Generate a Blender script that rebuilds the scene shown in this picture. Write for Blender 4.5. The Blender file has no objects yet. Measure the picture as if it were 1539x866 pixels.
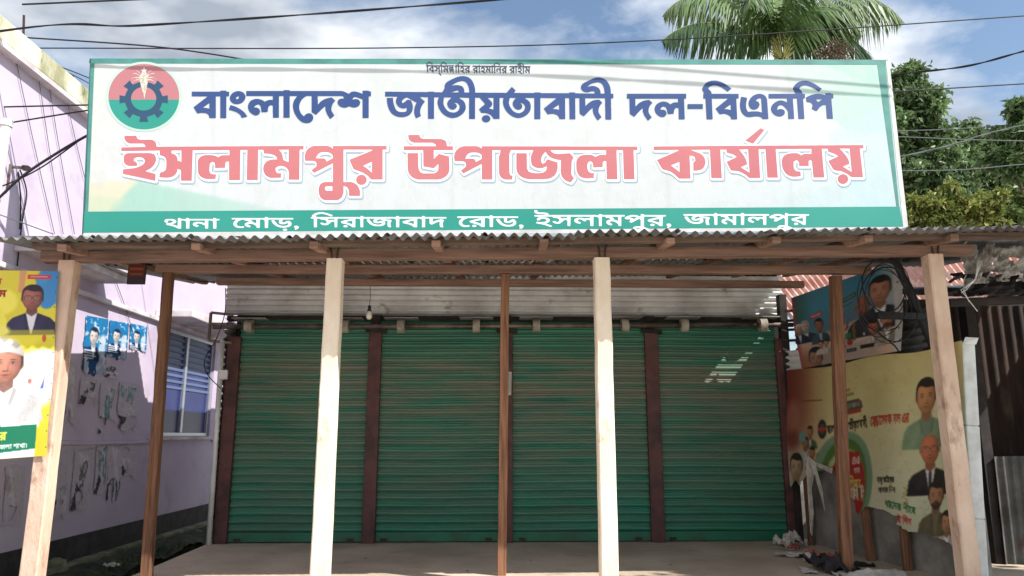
import bpy, bmesh, math, random
import numpy as np
from mathutils import Vector, Matrix
random.seed(7); rng = np.random.default_rng(11)
S = bpy.context.scene
COL = S.collection

# ------------------------------------------------------------------ camera
F_PX, CX, CY = 1111.0, 769.5, 433.0
PITCH, YAW = math.radians(11.3), math.radians(1.5)
CAM = Vector((0.0, 0.0, 1.5))
fw = Vector((math.sin(YAW)*math.cos(PITCH), math.cos(YAW)*math.cos(PITCH), math.sin(PITCH)))
rt = Vector((math.cos(YAW), -math.sin(YAW), 0.0))
up = rt.cross(fw)
cam = bpy.data.cameras.new('camera'); cam.sensor_width = 36.0; cam.lens = F_PX/1539*36.0
cam.clip_start = 0.05; cam.clip_end = 2000
camo = bpy.data.objects.new('camera', cam); COL.objects.link(camo)
camo.location = CAM
camo.rotation_euler = (math.radians(90)+PITCH, 0, -YAW)
S.camera = camo

# ------------------------------------------------------------------ sun, sky, exposure
SUN_DIR = Vector((0.74, -0.43, 0.80)).normalized()
sl = bpy.data.lights.new('sun', 'SUN'); sl.energy = 5.0; sl.angle = math.radians(0.5); sl.color = (1.0, 0.965, 0.92)
so = bpy.data.objects.new('sun', sl); COL.objects.link(so)
so.rotation_euler = (-SUN_DIR).to_track_quat('-Z', 'Y').to_euler(); so.location = (6, -6, 12)
W = bpy.data.worlds.new('World'); S.world = W; W.use_nodes = True
nt = W.node_tree; nt.nodes.clear()
def nn(t, **k):
    n = nt.nodes.new(t)
    for a, b in k.items(): setattr(n, a, b)
    return n
sky = nn('ShaderNodeTexSky', sky_type='NISHITA', sun_disc=False)
sky.sun_elevation = math.asin(SUN_DIR.z); sky.sun_rotation = math.atan2(SUN_DIR.x, SUN_DIR.y)
sky.air_density = 1.2; sky.dust_density = 0.6; sky.altitude = 20
tc = nn('ShaderNodeTexCoord'); sep = nn('ShaderNodeSeparateXYZ'); nt.links.new(tc.outputs['Generated'], sep.inputs[0])
za = nn('ShaderNodeMath', operation='ADD'); za.inputs[1].default_value = 0.25; nt.links.new(sep.outputs['Z'], za.inputs[0])
zm = nn('ShaderNodeMath', operation='MAXIMUM'); zm.inputs[1].default_value = 0.1; nt.links.new(za.outputs[0], zm.inputs[0])
dv = nn('ShaderNodeVectorMath', operation='SCALE')
iv = nn('ShaderNodeMath', operation='DIVIDE'); iv.inputs[0].default_value = 1.0; nt.links.new(zm.outputs[0], iv.inputs[1])
nt.links.new(tc.outputs['Generated'], dv.inputs[0]); nt.links.new(iv.outputs[0], dv.inputs['Scale'])
mp = nn('ShaderNodeMapping'); mp.inputs['Location'].default_value = (0.9, 2.35, 0.4); mp.inputs['Scale'].default_value = (1.0, 1.35, 1.0)
nt.links.new(dv.outputs[0], mp.inputs['Vector'])
n1 = nn('ShaderNodeTexNoise'); n1.inputs['Scale'].default_value = 1.45; n1.inputs['Detail'].default_value = 9; n1.inputs['Roughness'].default_value = 0.56
n1.inputs['Distortion'].default_value = 0.25
n2 = nn('ShaderNodeTexNoise'); n2.inputs['Scale'].default_value = 1.9; n2.inputs['Detail'].default_value = 5; n2.inputs['Roughness'].default_value = 0.55
nt.links.new(mp.outputs[0], n1.inputs['Vector']); nt.links.new(mp.outputs[0], n2.inputs['Vector'])
# more cloud towards the west (left of the view), open blue towards the east
gx = nn('ShaderNodeMath', operation='MULTIPLY_ADD'); gx.inputs[1].default_value = -0.16; gx.inputs[2].default_value = 0.06
nt.links.new(sep.outputs['X'], gx.inputs[0])
ad = nn('ShaderNodeMath', operation='ADD'); nt.links.new(n1.outputs['Fac'], ad.inputs[0]); nt.links.new(gx.outputs[0], ad.inputs[1])
cr = nn('ShaderNodeValToRGB'); cr.color_ramp.elements[0].position = 0.45; cr.color_ramp.elements[1].position = 0.58
cr.color_ramp.elements[0].color = (0, 0, 0, 1); cr.color_ramp.elements[1].color = (1, 1, 1, 1)
nt.links.new(ad.outputs[0], cr.inputs[0])
cc = nn('ShaderNodeValToRGB'); e = cc.color_ramp.elements
e[0].position = 0.38; e[0].color = (2.6, 2.95, 3.5, 1); e[1].position = 0.62; e[1].color = (8.2, 8.4, 8.6, 1)
nt.links.new(n2.outputs['Fac'], cc.inputs[0])
mx = nn('ShaderNodeMix', data_type='RGBA')
nt.links.new(cr.outputs[0], mx.inputs[0]); nt.links.new(sky.outputs[0], mx.inputs[6]); nt.links.new(cc.outputs[0], mx.inputs[7])
bg = nn('ShaderNodeBackground'); bg.inputs[1].default_value = 0.12
wo = nn('ShaderNodeOutputWorld'); nt.links.new(mx.outputs[2], bg.inputs[0]); nt.links.new(bg.outputs[0], wo.inputs[0])
S.view_settings.view_transform = 'Standard'; S.view_settings.look = 'None'
S.view_settings.exposure = 0.50; S.view_settings.gamma = 1.0; S.view_settings.use_curve_mapping = False
S.render.engine = 'CYCLES'; S.cycles.max_bounces = 8; S.cycles.diffuse_bounces = 6

# ------------------------------------------------------------------ helpers
def ray(px, py): return fw + rt*((px-CX)/F_PX) + up*((CY-py)/F_PX)
def at(px, py, Y=None, X=None, Z=None):
    """Point where a picture position meets the plane Y=, X= or Z= of the place."""
    d = ray(px, py)
    t = (Y-CAM.y)/d.y if Y is not None else (X-CAM.x)/d.x if X is not None else (Z-CAM.z)/d.z
    return CAM + d*t
def atp(px, py, P, N):
    d = ray(px, py); return CAM + d*((P-CAM).dot(N)/d.dot(N))
def lin(c): c = c/255.0; return c/12.92 if c <= .04045 else ((c+.055)/1.055)**2.4
def rgb(r, g, b, k=1.0): return (lin(r)*k, lin(g)*k, lin(b)*k)
lin_v = lambda a: np.where(a <= .04045, a/12.92, ((a+.055)/1.055)**2.4)

class MB:
    def __init__(s): s.v = []; s.f = []; s.c = None; s.sm = False; s.uv = None
    def q(s, *p):
        n = len(s.v); s.v += [Vector(a) for a in p]; s.f.append(tuple(range(n, n+len(p)))); return s
    def box(s, x0, y0, z0, x1, y1, z1):
        c = [Vector((x, y, z)) for x in (x0, x1) for y in (y0, y1) for z in (z0, z1)]
        return s.hexa(c)
    def hexa(s, c):
        n = len(s.v); s.v += c
        s.f += [tuple(n+i for i in t) for t in ((0,1,3,2),(4,6,7,5),(0,4,5,1),(2,3,7,6),(0,2,6,4),(1,5,7,3))]; return s
    def bar(s, a, b, w, h, side=None, w2=None, h2=None):
        a, b = Vector(a), Vector(b); d = (b-a).normalized()
        if side is None: side = d.cross(Vector((0,0,1))) if abs(d.z) < .9 else Vector((1,0,0))
        side = (Vector(side)-d*Vector(side).dot(d)).normalized(); u = side.cross(d).normalized()
        w2 = w if w2 is None else w2; h2 = h if h2 is None else h2
        c = []
        for p, ww, hh in ((a, w, h), (b, w2, h2)):
            for i in (-1, 1):
                for j in (-1, 1): c.append(p+side*(i*ww/2)+u*(j*hh/2))
        return s.hexa(c)
    def tube(s, pts, r, n=8, cap=True, r2=None):
        pts = [Vector(p) for p in pts]; m = len(pts); base = len(s.v); ref = None
        for i, p in enumerate(pts):
            d = (pts[min(i+1, m-1)]-pts[max(i-1, 0)]).normalized()
            if ref is None: ref = d.orthogonal().normalized()
            ref = (ref-d*ref.dot(d)).normalized(); o = d.cross(ref)
            rr = r if r2 is None else r+(r2-r)*i/(m-1)
            for k in range(n):
                t = 2*math.pi*k/n; s.v.append(p+ref*(math.cos(t)*rr)+o*(math.sin(t)*rr))
        for i in range(m-1):
            for k in range(n):
                s.f.append((base+i*n+k, base+i*n+(k+1) % n, base+(i+1)*n+(k+1) % n, base+(i+1)*n+k))
        if cap:
            s.f.append(tuple(base+k for k in reversed(range(n)))); s.f.append(tuple(base+(m-1)*n+k for k in range(n)))
        return s
    def corr(s, p00, p10, p11, p01, waves, amp, rows=2, jit=0.0, ph=0.0, res=8):
        """Corrugated sheet: waves follow one another from p00 to p10, each ridge runs to p01 / p11."""
        p00, p10, p11, p01 = map(Vector, (p00, p10, p11, p01))
        nrm = (p10-p00).cross(p01-p00).normalized(); n = int(waves*res); base = len(s.v)
        for j in range(rows):
            v = j/(rows-1)
            for i in range(n+1):
                u = i/n; p = (p00*(1-u)+p10*u)*(1-v)+(p01*(1-u)+p11*u)*v
                w = math.cos(2*math.pi*waves*u+ph)
                s.v.append(p+nrm*(amp*w+(random.uniform(-jit, jit) if jit else 0)))
        for j in range(rows-1):
            for i in range(n):
                a = base+j*(n+1)+i; s.f.append((a, a+1, a+n+2, a+n+1))
        return s
    def build(s, name, mat, parent=None, bevel=0.0, smooth=False, solid=0.0, colors=None):
        me = bpy.data.meshes.new(name)
        if parent is not None: off = parent['base']
        else:
            lo = [min(v[i] for v in s.v) for i in range(3)]; hi = [max(v[i] for v in s.v) for i in range(3)]
            off = ((lo[0]+hi[0])/2, (lo[1]+hi[1])/2, lo[2])
        off = Vector(off)
        me.from_pydata([tuple(Vector(v)-off) for v in s.v], [], s.f)
        if bevel or solid:
            bm = bmesh.new(); bm.from_mesh(me)
            bmesh.ops.recalc_face_normals(bm, faces=bm.faces)
            if bevel: bmesh.ops.bevel(bm, geom=list(bm.edges), offset=bevel, segments=2, profile=.5, affect='EDGES', clamp_overlap=True)
            if solid: bmesh.ops.solidify(bm, geom=list(bm.faces), thickness=solid)
            bm.to_mesh(me); bm.free()
        if colors is not None:
            ca = me.color_attributes.new('Col', 'FLOAT_COLOR', 'POINT')
            ca.data.foreach_set('color', np.asarray(colors, dtype=np.float32).ravel())
        if smooth: me.polygons.foreach_set('use_smooth', [True]*len(me.polygons))
        me.materials.append(mat); me.update()
        o = bpy.data.objects.new(name, me); COL.objects.link(o)
        if parent is not None:
            o.parent = parent; o['base'] = tuple(off)
        else: o.location = off; o['base'] = tuple(off)
        return o
def tag(o, label=None, cat=None, group=None, kind=None):
    for k, v in (('label', label), ('category', cat), ('group', group), ('kind', kind)):
        if v: o[k] = v
    return o
def thing(name, loc, label, cat, group=None):
    o = bpy.data.objects.new(name, None); COL.objects.link(o); o.location = loc; o['base'] = tuple(loc)
    o.empty_display_size = .2
    return tag(o, label, cat, group)
def copy_thing(o, loc, label):
    r = o.copy(); COL.objects.link(r); r.location = loc; r['label'] = label; r['base'] = tuple(loc)
    for ch in list(o.children):
        c = ch.copy(); COL.objects.link(c); c.parent = r
        for g in ch.children:
            d = g.copy(); COL.objects.link(d); d.parent = c
    return r

# ------------------------------------------------------------------ materials
def material(name, col, rough=.7, metal=0.0, spec=.4, var=None, vscale=4.0, vmix=(.4, .65), detail=6, stretch=(1, 1, 1),
             bump=0.0, bscale=30.0, bstretch=None, attr=False, spots=None, sscale=12.0, smix=(.58, .68), trans=0.0, vary=0.0, band=None):
    m = bpy.data.materials.new(name); m.use_nodes = True; t = m.node_tree; b = t.nodes['Principled BSDF']
    L = t.links.new; N = t.nodes.new
    b.inputs['Roughness'].default_value = rough; b.inputs['Metallic'].default_value = metal
    b.inputs['Specular IOR Level'].default_value = spec
    geo = N('ShaderNodeTexCoord'); src = None
    def noise(scale, st, det=detail, ro=.6):
        mp = N('ShaderNodeMapping'); mp.inputs['Scale'].default_value = st; L(geo.outputs['Object'], mp.inputs[0])
        n = N('ShaderNodeTexNoise'); n.inputs['Scale'].default_value = scale; n.inputs['Detail'].default_value = det; n.inputs['Roughness'].default_value = ro
        L(mp.outputs[0], n.inputs['Vector']); return n
    def mixin(a, colr, scale, rng_, st):
        n = noise(scale, st); r = N('ShaderNodeMapRange'); r.inputs[1].default_value, r.inputs[2].default_value = rng_
        L(n.outputs['Fac'], r.inputs[0]); x = N('ShaderNodeMix'); x.data_type = 'RGBA'; L(r.outputs[0], x.inputs[0])
        L(a, x.inputs[6]); x.inputs[7].default_value = (*colr, 1); return x.outputs[2]
    if attr:
        a = N('ShaderNodeAttribute'); a.attribute_name = 'Col'; src = a.outputs['Color']
    else:
        c = N('ShaderNodeRGB'); c.outputs[0].default_value = (*col, 1); src = c.outputs[0]
    if var: src = mixin(src, var, vscale, vmix, stretch)
    if spots: src = mixin(src, spots, sscale, smix, stretch)
    if vary:                                     # every separate piece a little lighter or darker
        oi = N('ShaderNodeObjectInfo'); mr = N('ShaderNodeMapRange'); mr.inputs[3].default_value = 1-vary; mr.inputs[4].default_value = 1.08; L(oi.outputs['Random'], mr.inputs[0])
        vx = N('ShaderNodeVectorMath'); vx.operation = 'SCALE'; L(src, vx.inputs[0]); L(mr.outputs[0], vx.inputs['Scale']); src = vx.outputs[0]
    if band:                                     # dust that settled at one height, in streaks along the slats
        bc, stops = band; sx = N('ShaderNodeSeparateXYZ'); L(geo.outputs['Object'], sx.inputs[0]); dv_ = N('ShaderNodeMath'); dv_.operation = 'DIVIDE'; dv_.inputs[1].default_value = 2.6; L(sx.outputs['Z'], dv_.inputs[0])
        rp = N('ShaderNodeValToRGB'); L(dv_.outputs[0], rp.inputs[0])
        while len(rp.color_ramp.elements) < len(stops): rp.color_ramp.elements.new(.5)
        for el, (ps_, vl) in zip(rp.color_ramp.elements, stops): el.position = ps_; el.color = (vl, vl, vl, 1)
        ns = noise(2.0, (.5, 1, 5.0)); mr2 = N('ShaderNodeMapRange'); mr2.inputs[1].default_value = .3; mr2.inputs[2].default_value = .6; L(ns.outputs['Fac'], mr2.inputs[0])
        ml = N('ShaderNodeMath'); ml.operation = 'MULTIPLY'; L(rp.outputs[0], ml.inputs[0]); L(mr2.outputs[0], ml.inputs[1])
        x2 = N('ShaderNodeMix'); x2.data_type = 'RGBA'; L(ml.outputs[0], x2.inputs[0]); L(src, x2.inputs[6]); x2.inputs[7].default_value = (*bc, 1); src = x2.outputs[2]
    L(src, b.inputs['Base Color'])
    if bump:
        n = noise(bscale, bstretch or stretch, 8, .65); bp = N('ShaderNodeBump'); bp.inputs['Strength'].default_value = min(1, bump); bp.inputs['Distance'].default_value = .02
        L(n.outputs['Fac'], bp.inputs['Height']); L(bp.outputs[0], b.inputs['Normal'])
    if trans:
        tr = N('ShaderNodeBsdfTranslucent'); L(src, tr.inputs[0]); ms = N('ShaderNodeMixShader'); ms.inputs[0].default_value = trans
        L(b.outputs[0], ms.inputs[1]); L(tr.outputs[0], ms.inputs[2]); L(ms.outputs[0], t.nodes['Material Output'].inputs[0])
    return m
M = {}
M['earth'] = material('earth', rgb(208,200,186), .95, var=rgb(172,162,146), vscale=.9, bump=.5, bscale=18, spots=rgb(214,206,194), sscale=5)
M['floor'] = material('floor', rgb(210,192,170), .85, var=rgb(182,164,142), vscale=1.1, bump=.3, bscale=16, spots=rgb(158,142,122), sscale=3.2, smix=(.6, .78))
M['mud'] = material('mud', rgb(70,72,50), .95, var=rgb(38,36,28), vscale=3, bump=.8, bscale=12, spots=rgb(92,104,58), sscale=5)
M['pink'] = material('pink', rgb(196,184,200), .85, var=rgb(184,170,190), vscale=1.1, bump=.12, bscale=40, spots=rgb(166,154,164), sscale=2.4, smix=(.56, .8))
M['parapet'] = material('parapet', rgb(214,210,190), .9, var=rgb(150,148,112), vscale=2.2, vmix=(.42, .62), bump=.35, bscale=25, spots=rgb(88,92,60), sscale=4.5, smix=(.58, .66), stretch=(1, 1, .5))
M['cream'] = material('cream', rgb(214,206,206), .85, var=rgb(176,166,166), vscale=3, bump=.2)
M['tar'] = material('tar', rgb(40,36,38), .8, var=rgb(62,56,54), vscale=5, bump=.3)
M['kerb'] = material('kerb', rgb(140,134,112), .95, var=rgb(84,88,60), vscale=4, bump=.6, bscale=20)
M['alu'] = material('alu', rgb(176,180,188), .4, metal=.7, spec=.5)
M['glass'] = material('glass', rgb(32,40,98), .3, spec=.25, var=rgb(42,54,112), vscale=2)
M['grille'] = material('grille', rgb(92,108,148), .6)
M['whitepaint'] = material('whitepaint', rgb(228,226,226), .6, var=rgb(200,196,196), vscale=3)
M['rebar'] = material('rebar', rgb(70,56,50), .8, metal=.4)
M['concrete'] = material('concrete', rgb(240,228,208), .9, var=rgb(214,192,166), vscale=2.2, bump=.3, bscale=38, spots=rgb(190,152,124), sscale=9, smix=(.58, .74), stretch=(1, 1, .45))
M['concrete_ruddy'] = material('concrete_ruddy', rgb(216,190,168), .9, var=rgb(184,152,130), vscale=2.6, bump=.4, bscale=34, spots=rgb(150,116,98), sscale=9, smix=(.54, .72), stretch=(1, 1, .45))
M['wood'] = material('wood', rgb(162,128,110), .85, var=rgb(120,92,78), vscale=3, stretch=(.6, 6, 8), bump=.35, bscale=9, vary=.4)
M['woodpost'] = material('woodpost', rgb(150,106,78), .8, var=rgb(108,74,54), vscale=4, stretch=(9, 9, .5), bump=.4, bscale=7, spots=rgb(84,58,46), sscale=3, vary=.35)
M['woodold'] = material('woodold', rgb(112,92,78), .85, var=rgb(78,62,54), vscale=3, stretch=(.6, 6, 8), bump=.4, bscale=9)
M['tin'] = material('tin', rgb(236,236,234), .40, metal=.12, spec=.5, var=rgb(204,202,198), vscale=2.2, bump=.12, bscale=14, spots=rgb(150,136,126), sscale=5, smix=(.62, .75), vary=.12)
M['roof'] = material('roof', rgb(150,150,152), .5, metal=.25, var=rgb(112,110,108), vscale=1.4, bump=.15, bscale=14, spots=rgb(92,76,68), sscale=3, smix=(.56, .72), vary=.35)
M['rust'] = material('rust', rgb(66,50,42), .95, metal=.05, var=rgb(36,30,28), vscale=2.2, stretch=(2, 1, .6), bump=.4, spots=rgb(92,76,64), sscale=3, smix=(.58, .75))
M['greytin'] = material('greytin', rgb(150,156,158), .55, metal=.5, var=rgb(104,104,104), vscale=2.5, bump=.3, spots=rgb(104,78,62), sscale=4, smix=(.58, .7))
M['oldtin'] = material('oldtin', rgb(104,104,100), .75, metal=.2, var=rgb(66,60,54), vscale=2.5, bump=.3, spots=rgb(88,62,48), sscale=4, smix=(.52, .68))
M['redroof'] = material('redroof', rgb(206,164,150), .75, metal=.1, var=rgb(176,122,108), vscale=1.6, spots=rgb(220,200,188), sscale=2.4, smix=(.5, .7), stretch=(1, 2.5, 1))
M['shutter'] = material('shutter', rgb(30,126,100), .40, spec=.55, var=rgb(34,106,86), vscale=2.2, bump=.1, bscale=30, stretch=(.5, 1, 4), vary=.15, band=(rgb(116,116,98), ((0, .15), (.3, .5), (.55, .7), (.66, .98), (.78, .88), (.88, .3), (1, .15))))
M['shutbar'] = material('shutbar', rgb(22,110,80), .45, spec=.5, var=rgb(40,86,64), vscale=4)
M['maroon'] = material('maroon', rgb(96,60,56), .6, var=rgb(66,42,40), vscale=5, bump=.2)
M['dark'] = material('dark', rgb(40,36,34), .85, var=rgb(58,50,46), vscale=6, bump=.3)
M['pipe'] = material('pipe', rgb(132,120,110), .5, metal=.5, var=rgb(84,70,62), vscale=5)
M['drum'] = material('drum', rgb(170,164,150), .7, var=rgb(120,112,100), vscale=8, bump=.3)
M['cable'] = material('cable', rgb(26,26,28), .6)
M['cablegrey'] = material('cablegrey', rgb(92,98,98), .7)
M['brownbox'] = material('brownbox', rgb(96,48,36), .7, var=rgb(60,50,52), vscale=12)
M['bulb'] = material('bulb', rgb(238,232,216), .3, spec=.5)
M['plaster'] = material('plaster', rgb(150,148,140), .9, var=rgb(112,108,102), vscale=3, bump=.4)
M['print'] = material('print', (1, 1, 1), .42, spec=.35, attr=True, bump=.45, bscale=1.6, bstretch=(1.2, 1.2, .5))
M['paperprint'] = material('paperprint', (1, 1, 1), .8, spec=.2, attr=True)
M['ink_blue'] = material('ink_blue', rgb(50,74,122), .42, spec=.35, var=rgb(66,84,134), vscale=.6)
M['ink_pink'] = material('ink_pink', rgb(188,116,118), .42, spec=.35, var=rgb(182,106,112), vscale=.7)
M['ink_white'] = material('ink_white', rgb(226,230,232), .42, spec=.35)
M['ink_shadow'] = material('ink_shadow', rgb(150,166,180), .42, spec=.35)
M['ink_dark'] = material('ink_dark', rgb(60,69,88), .42, spec=.35)
M['ink_red'] = material('ink_red', rgb(177,117,122), .42, spec=.35)
M['ink_green'] = material('ink_green', rgb(44,140,124), .42, spec=.35, var=rgb(54,148,134), vscale=.5)
M['ink_gear'] = material('ink_gear', rgb(46,77,102), .42, spec=.35)
M['ink_sheaf'] = material('ink_sheaf', rgb(207,203,188), .42, spec=.35, var=rgb(179,172,155), vscale=40, vmix=(.45, .55))
M['ink_halo'] = material('ink_halo', rgb(179,203,190), .42, spec=.35)
M['teal'] = material('teal', rgb(79,141,132), .5, spec=.35, var=rgb(68,121,115), vscale=5)
M['flexedge'] = material('flexedge', rgb(212,214,212), .5, var=rgb(188,188,183), vscale=6)
M['poly'] = material('poly', rgb(214,210,204), .35, spec=.5, var=rgb(140,134,128), vscale=9, trans=.35)
M['paper'] = material('paper', rgb(206,200,190), .85, var=rgb(168,160,150), vscale=9)
M['pinkpaper'] = material('pinkpaper', rgb(176,104,92), .85, var=rgb(140,80,72), vscale=9)
M['rag'] = material('rag', rgb(52,46,48), .9, var=rgb(30,28,30), vscale=10, bump=.6, bscale=16)
M['brick'] = material('brick', rgb(122,80,66), .95, var=rgb(86,60,52), vscale=10, bump=.6)
M['bark'] = material('bark', rgb(98,86,72), .95, var=rgb(66,58,48), vscale=6, bump=.8, bscale=14)
M['leaf'] = material('leaf', (1, 1, 1), .5, spec=.4, attr=True, trans=.3)
M['frond'] = material('frond', (1, 1, 1), .4, spec=.5, attr=True, trans=.18)
M['rachis'] = material('rachis', rgb(150,150,86), .6, var=rgb(110,116,64), vscale=4)
M['deadleaf'] = material('deadleaf', rgb(112,96,78), .9, var=rgb(78,68,56), vscale=8)
M['branch'] = material('branch', rgb(176,164,140), .9, var=rgb(120,110,92), vscale=8, bump=.4)

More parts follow.
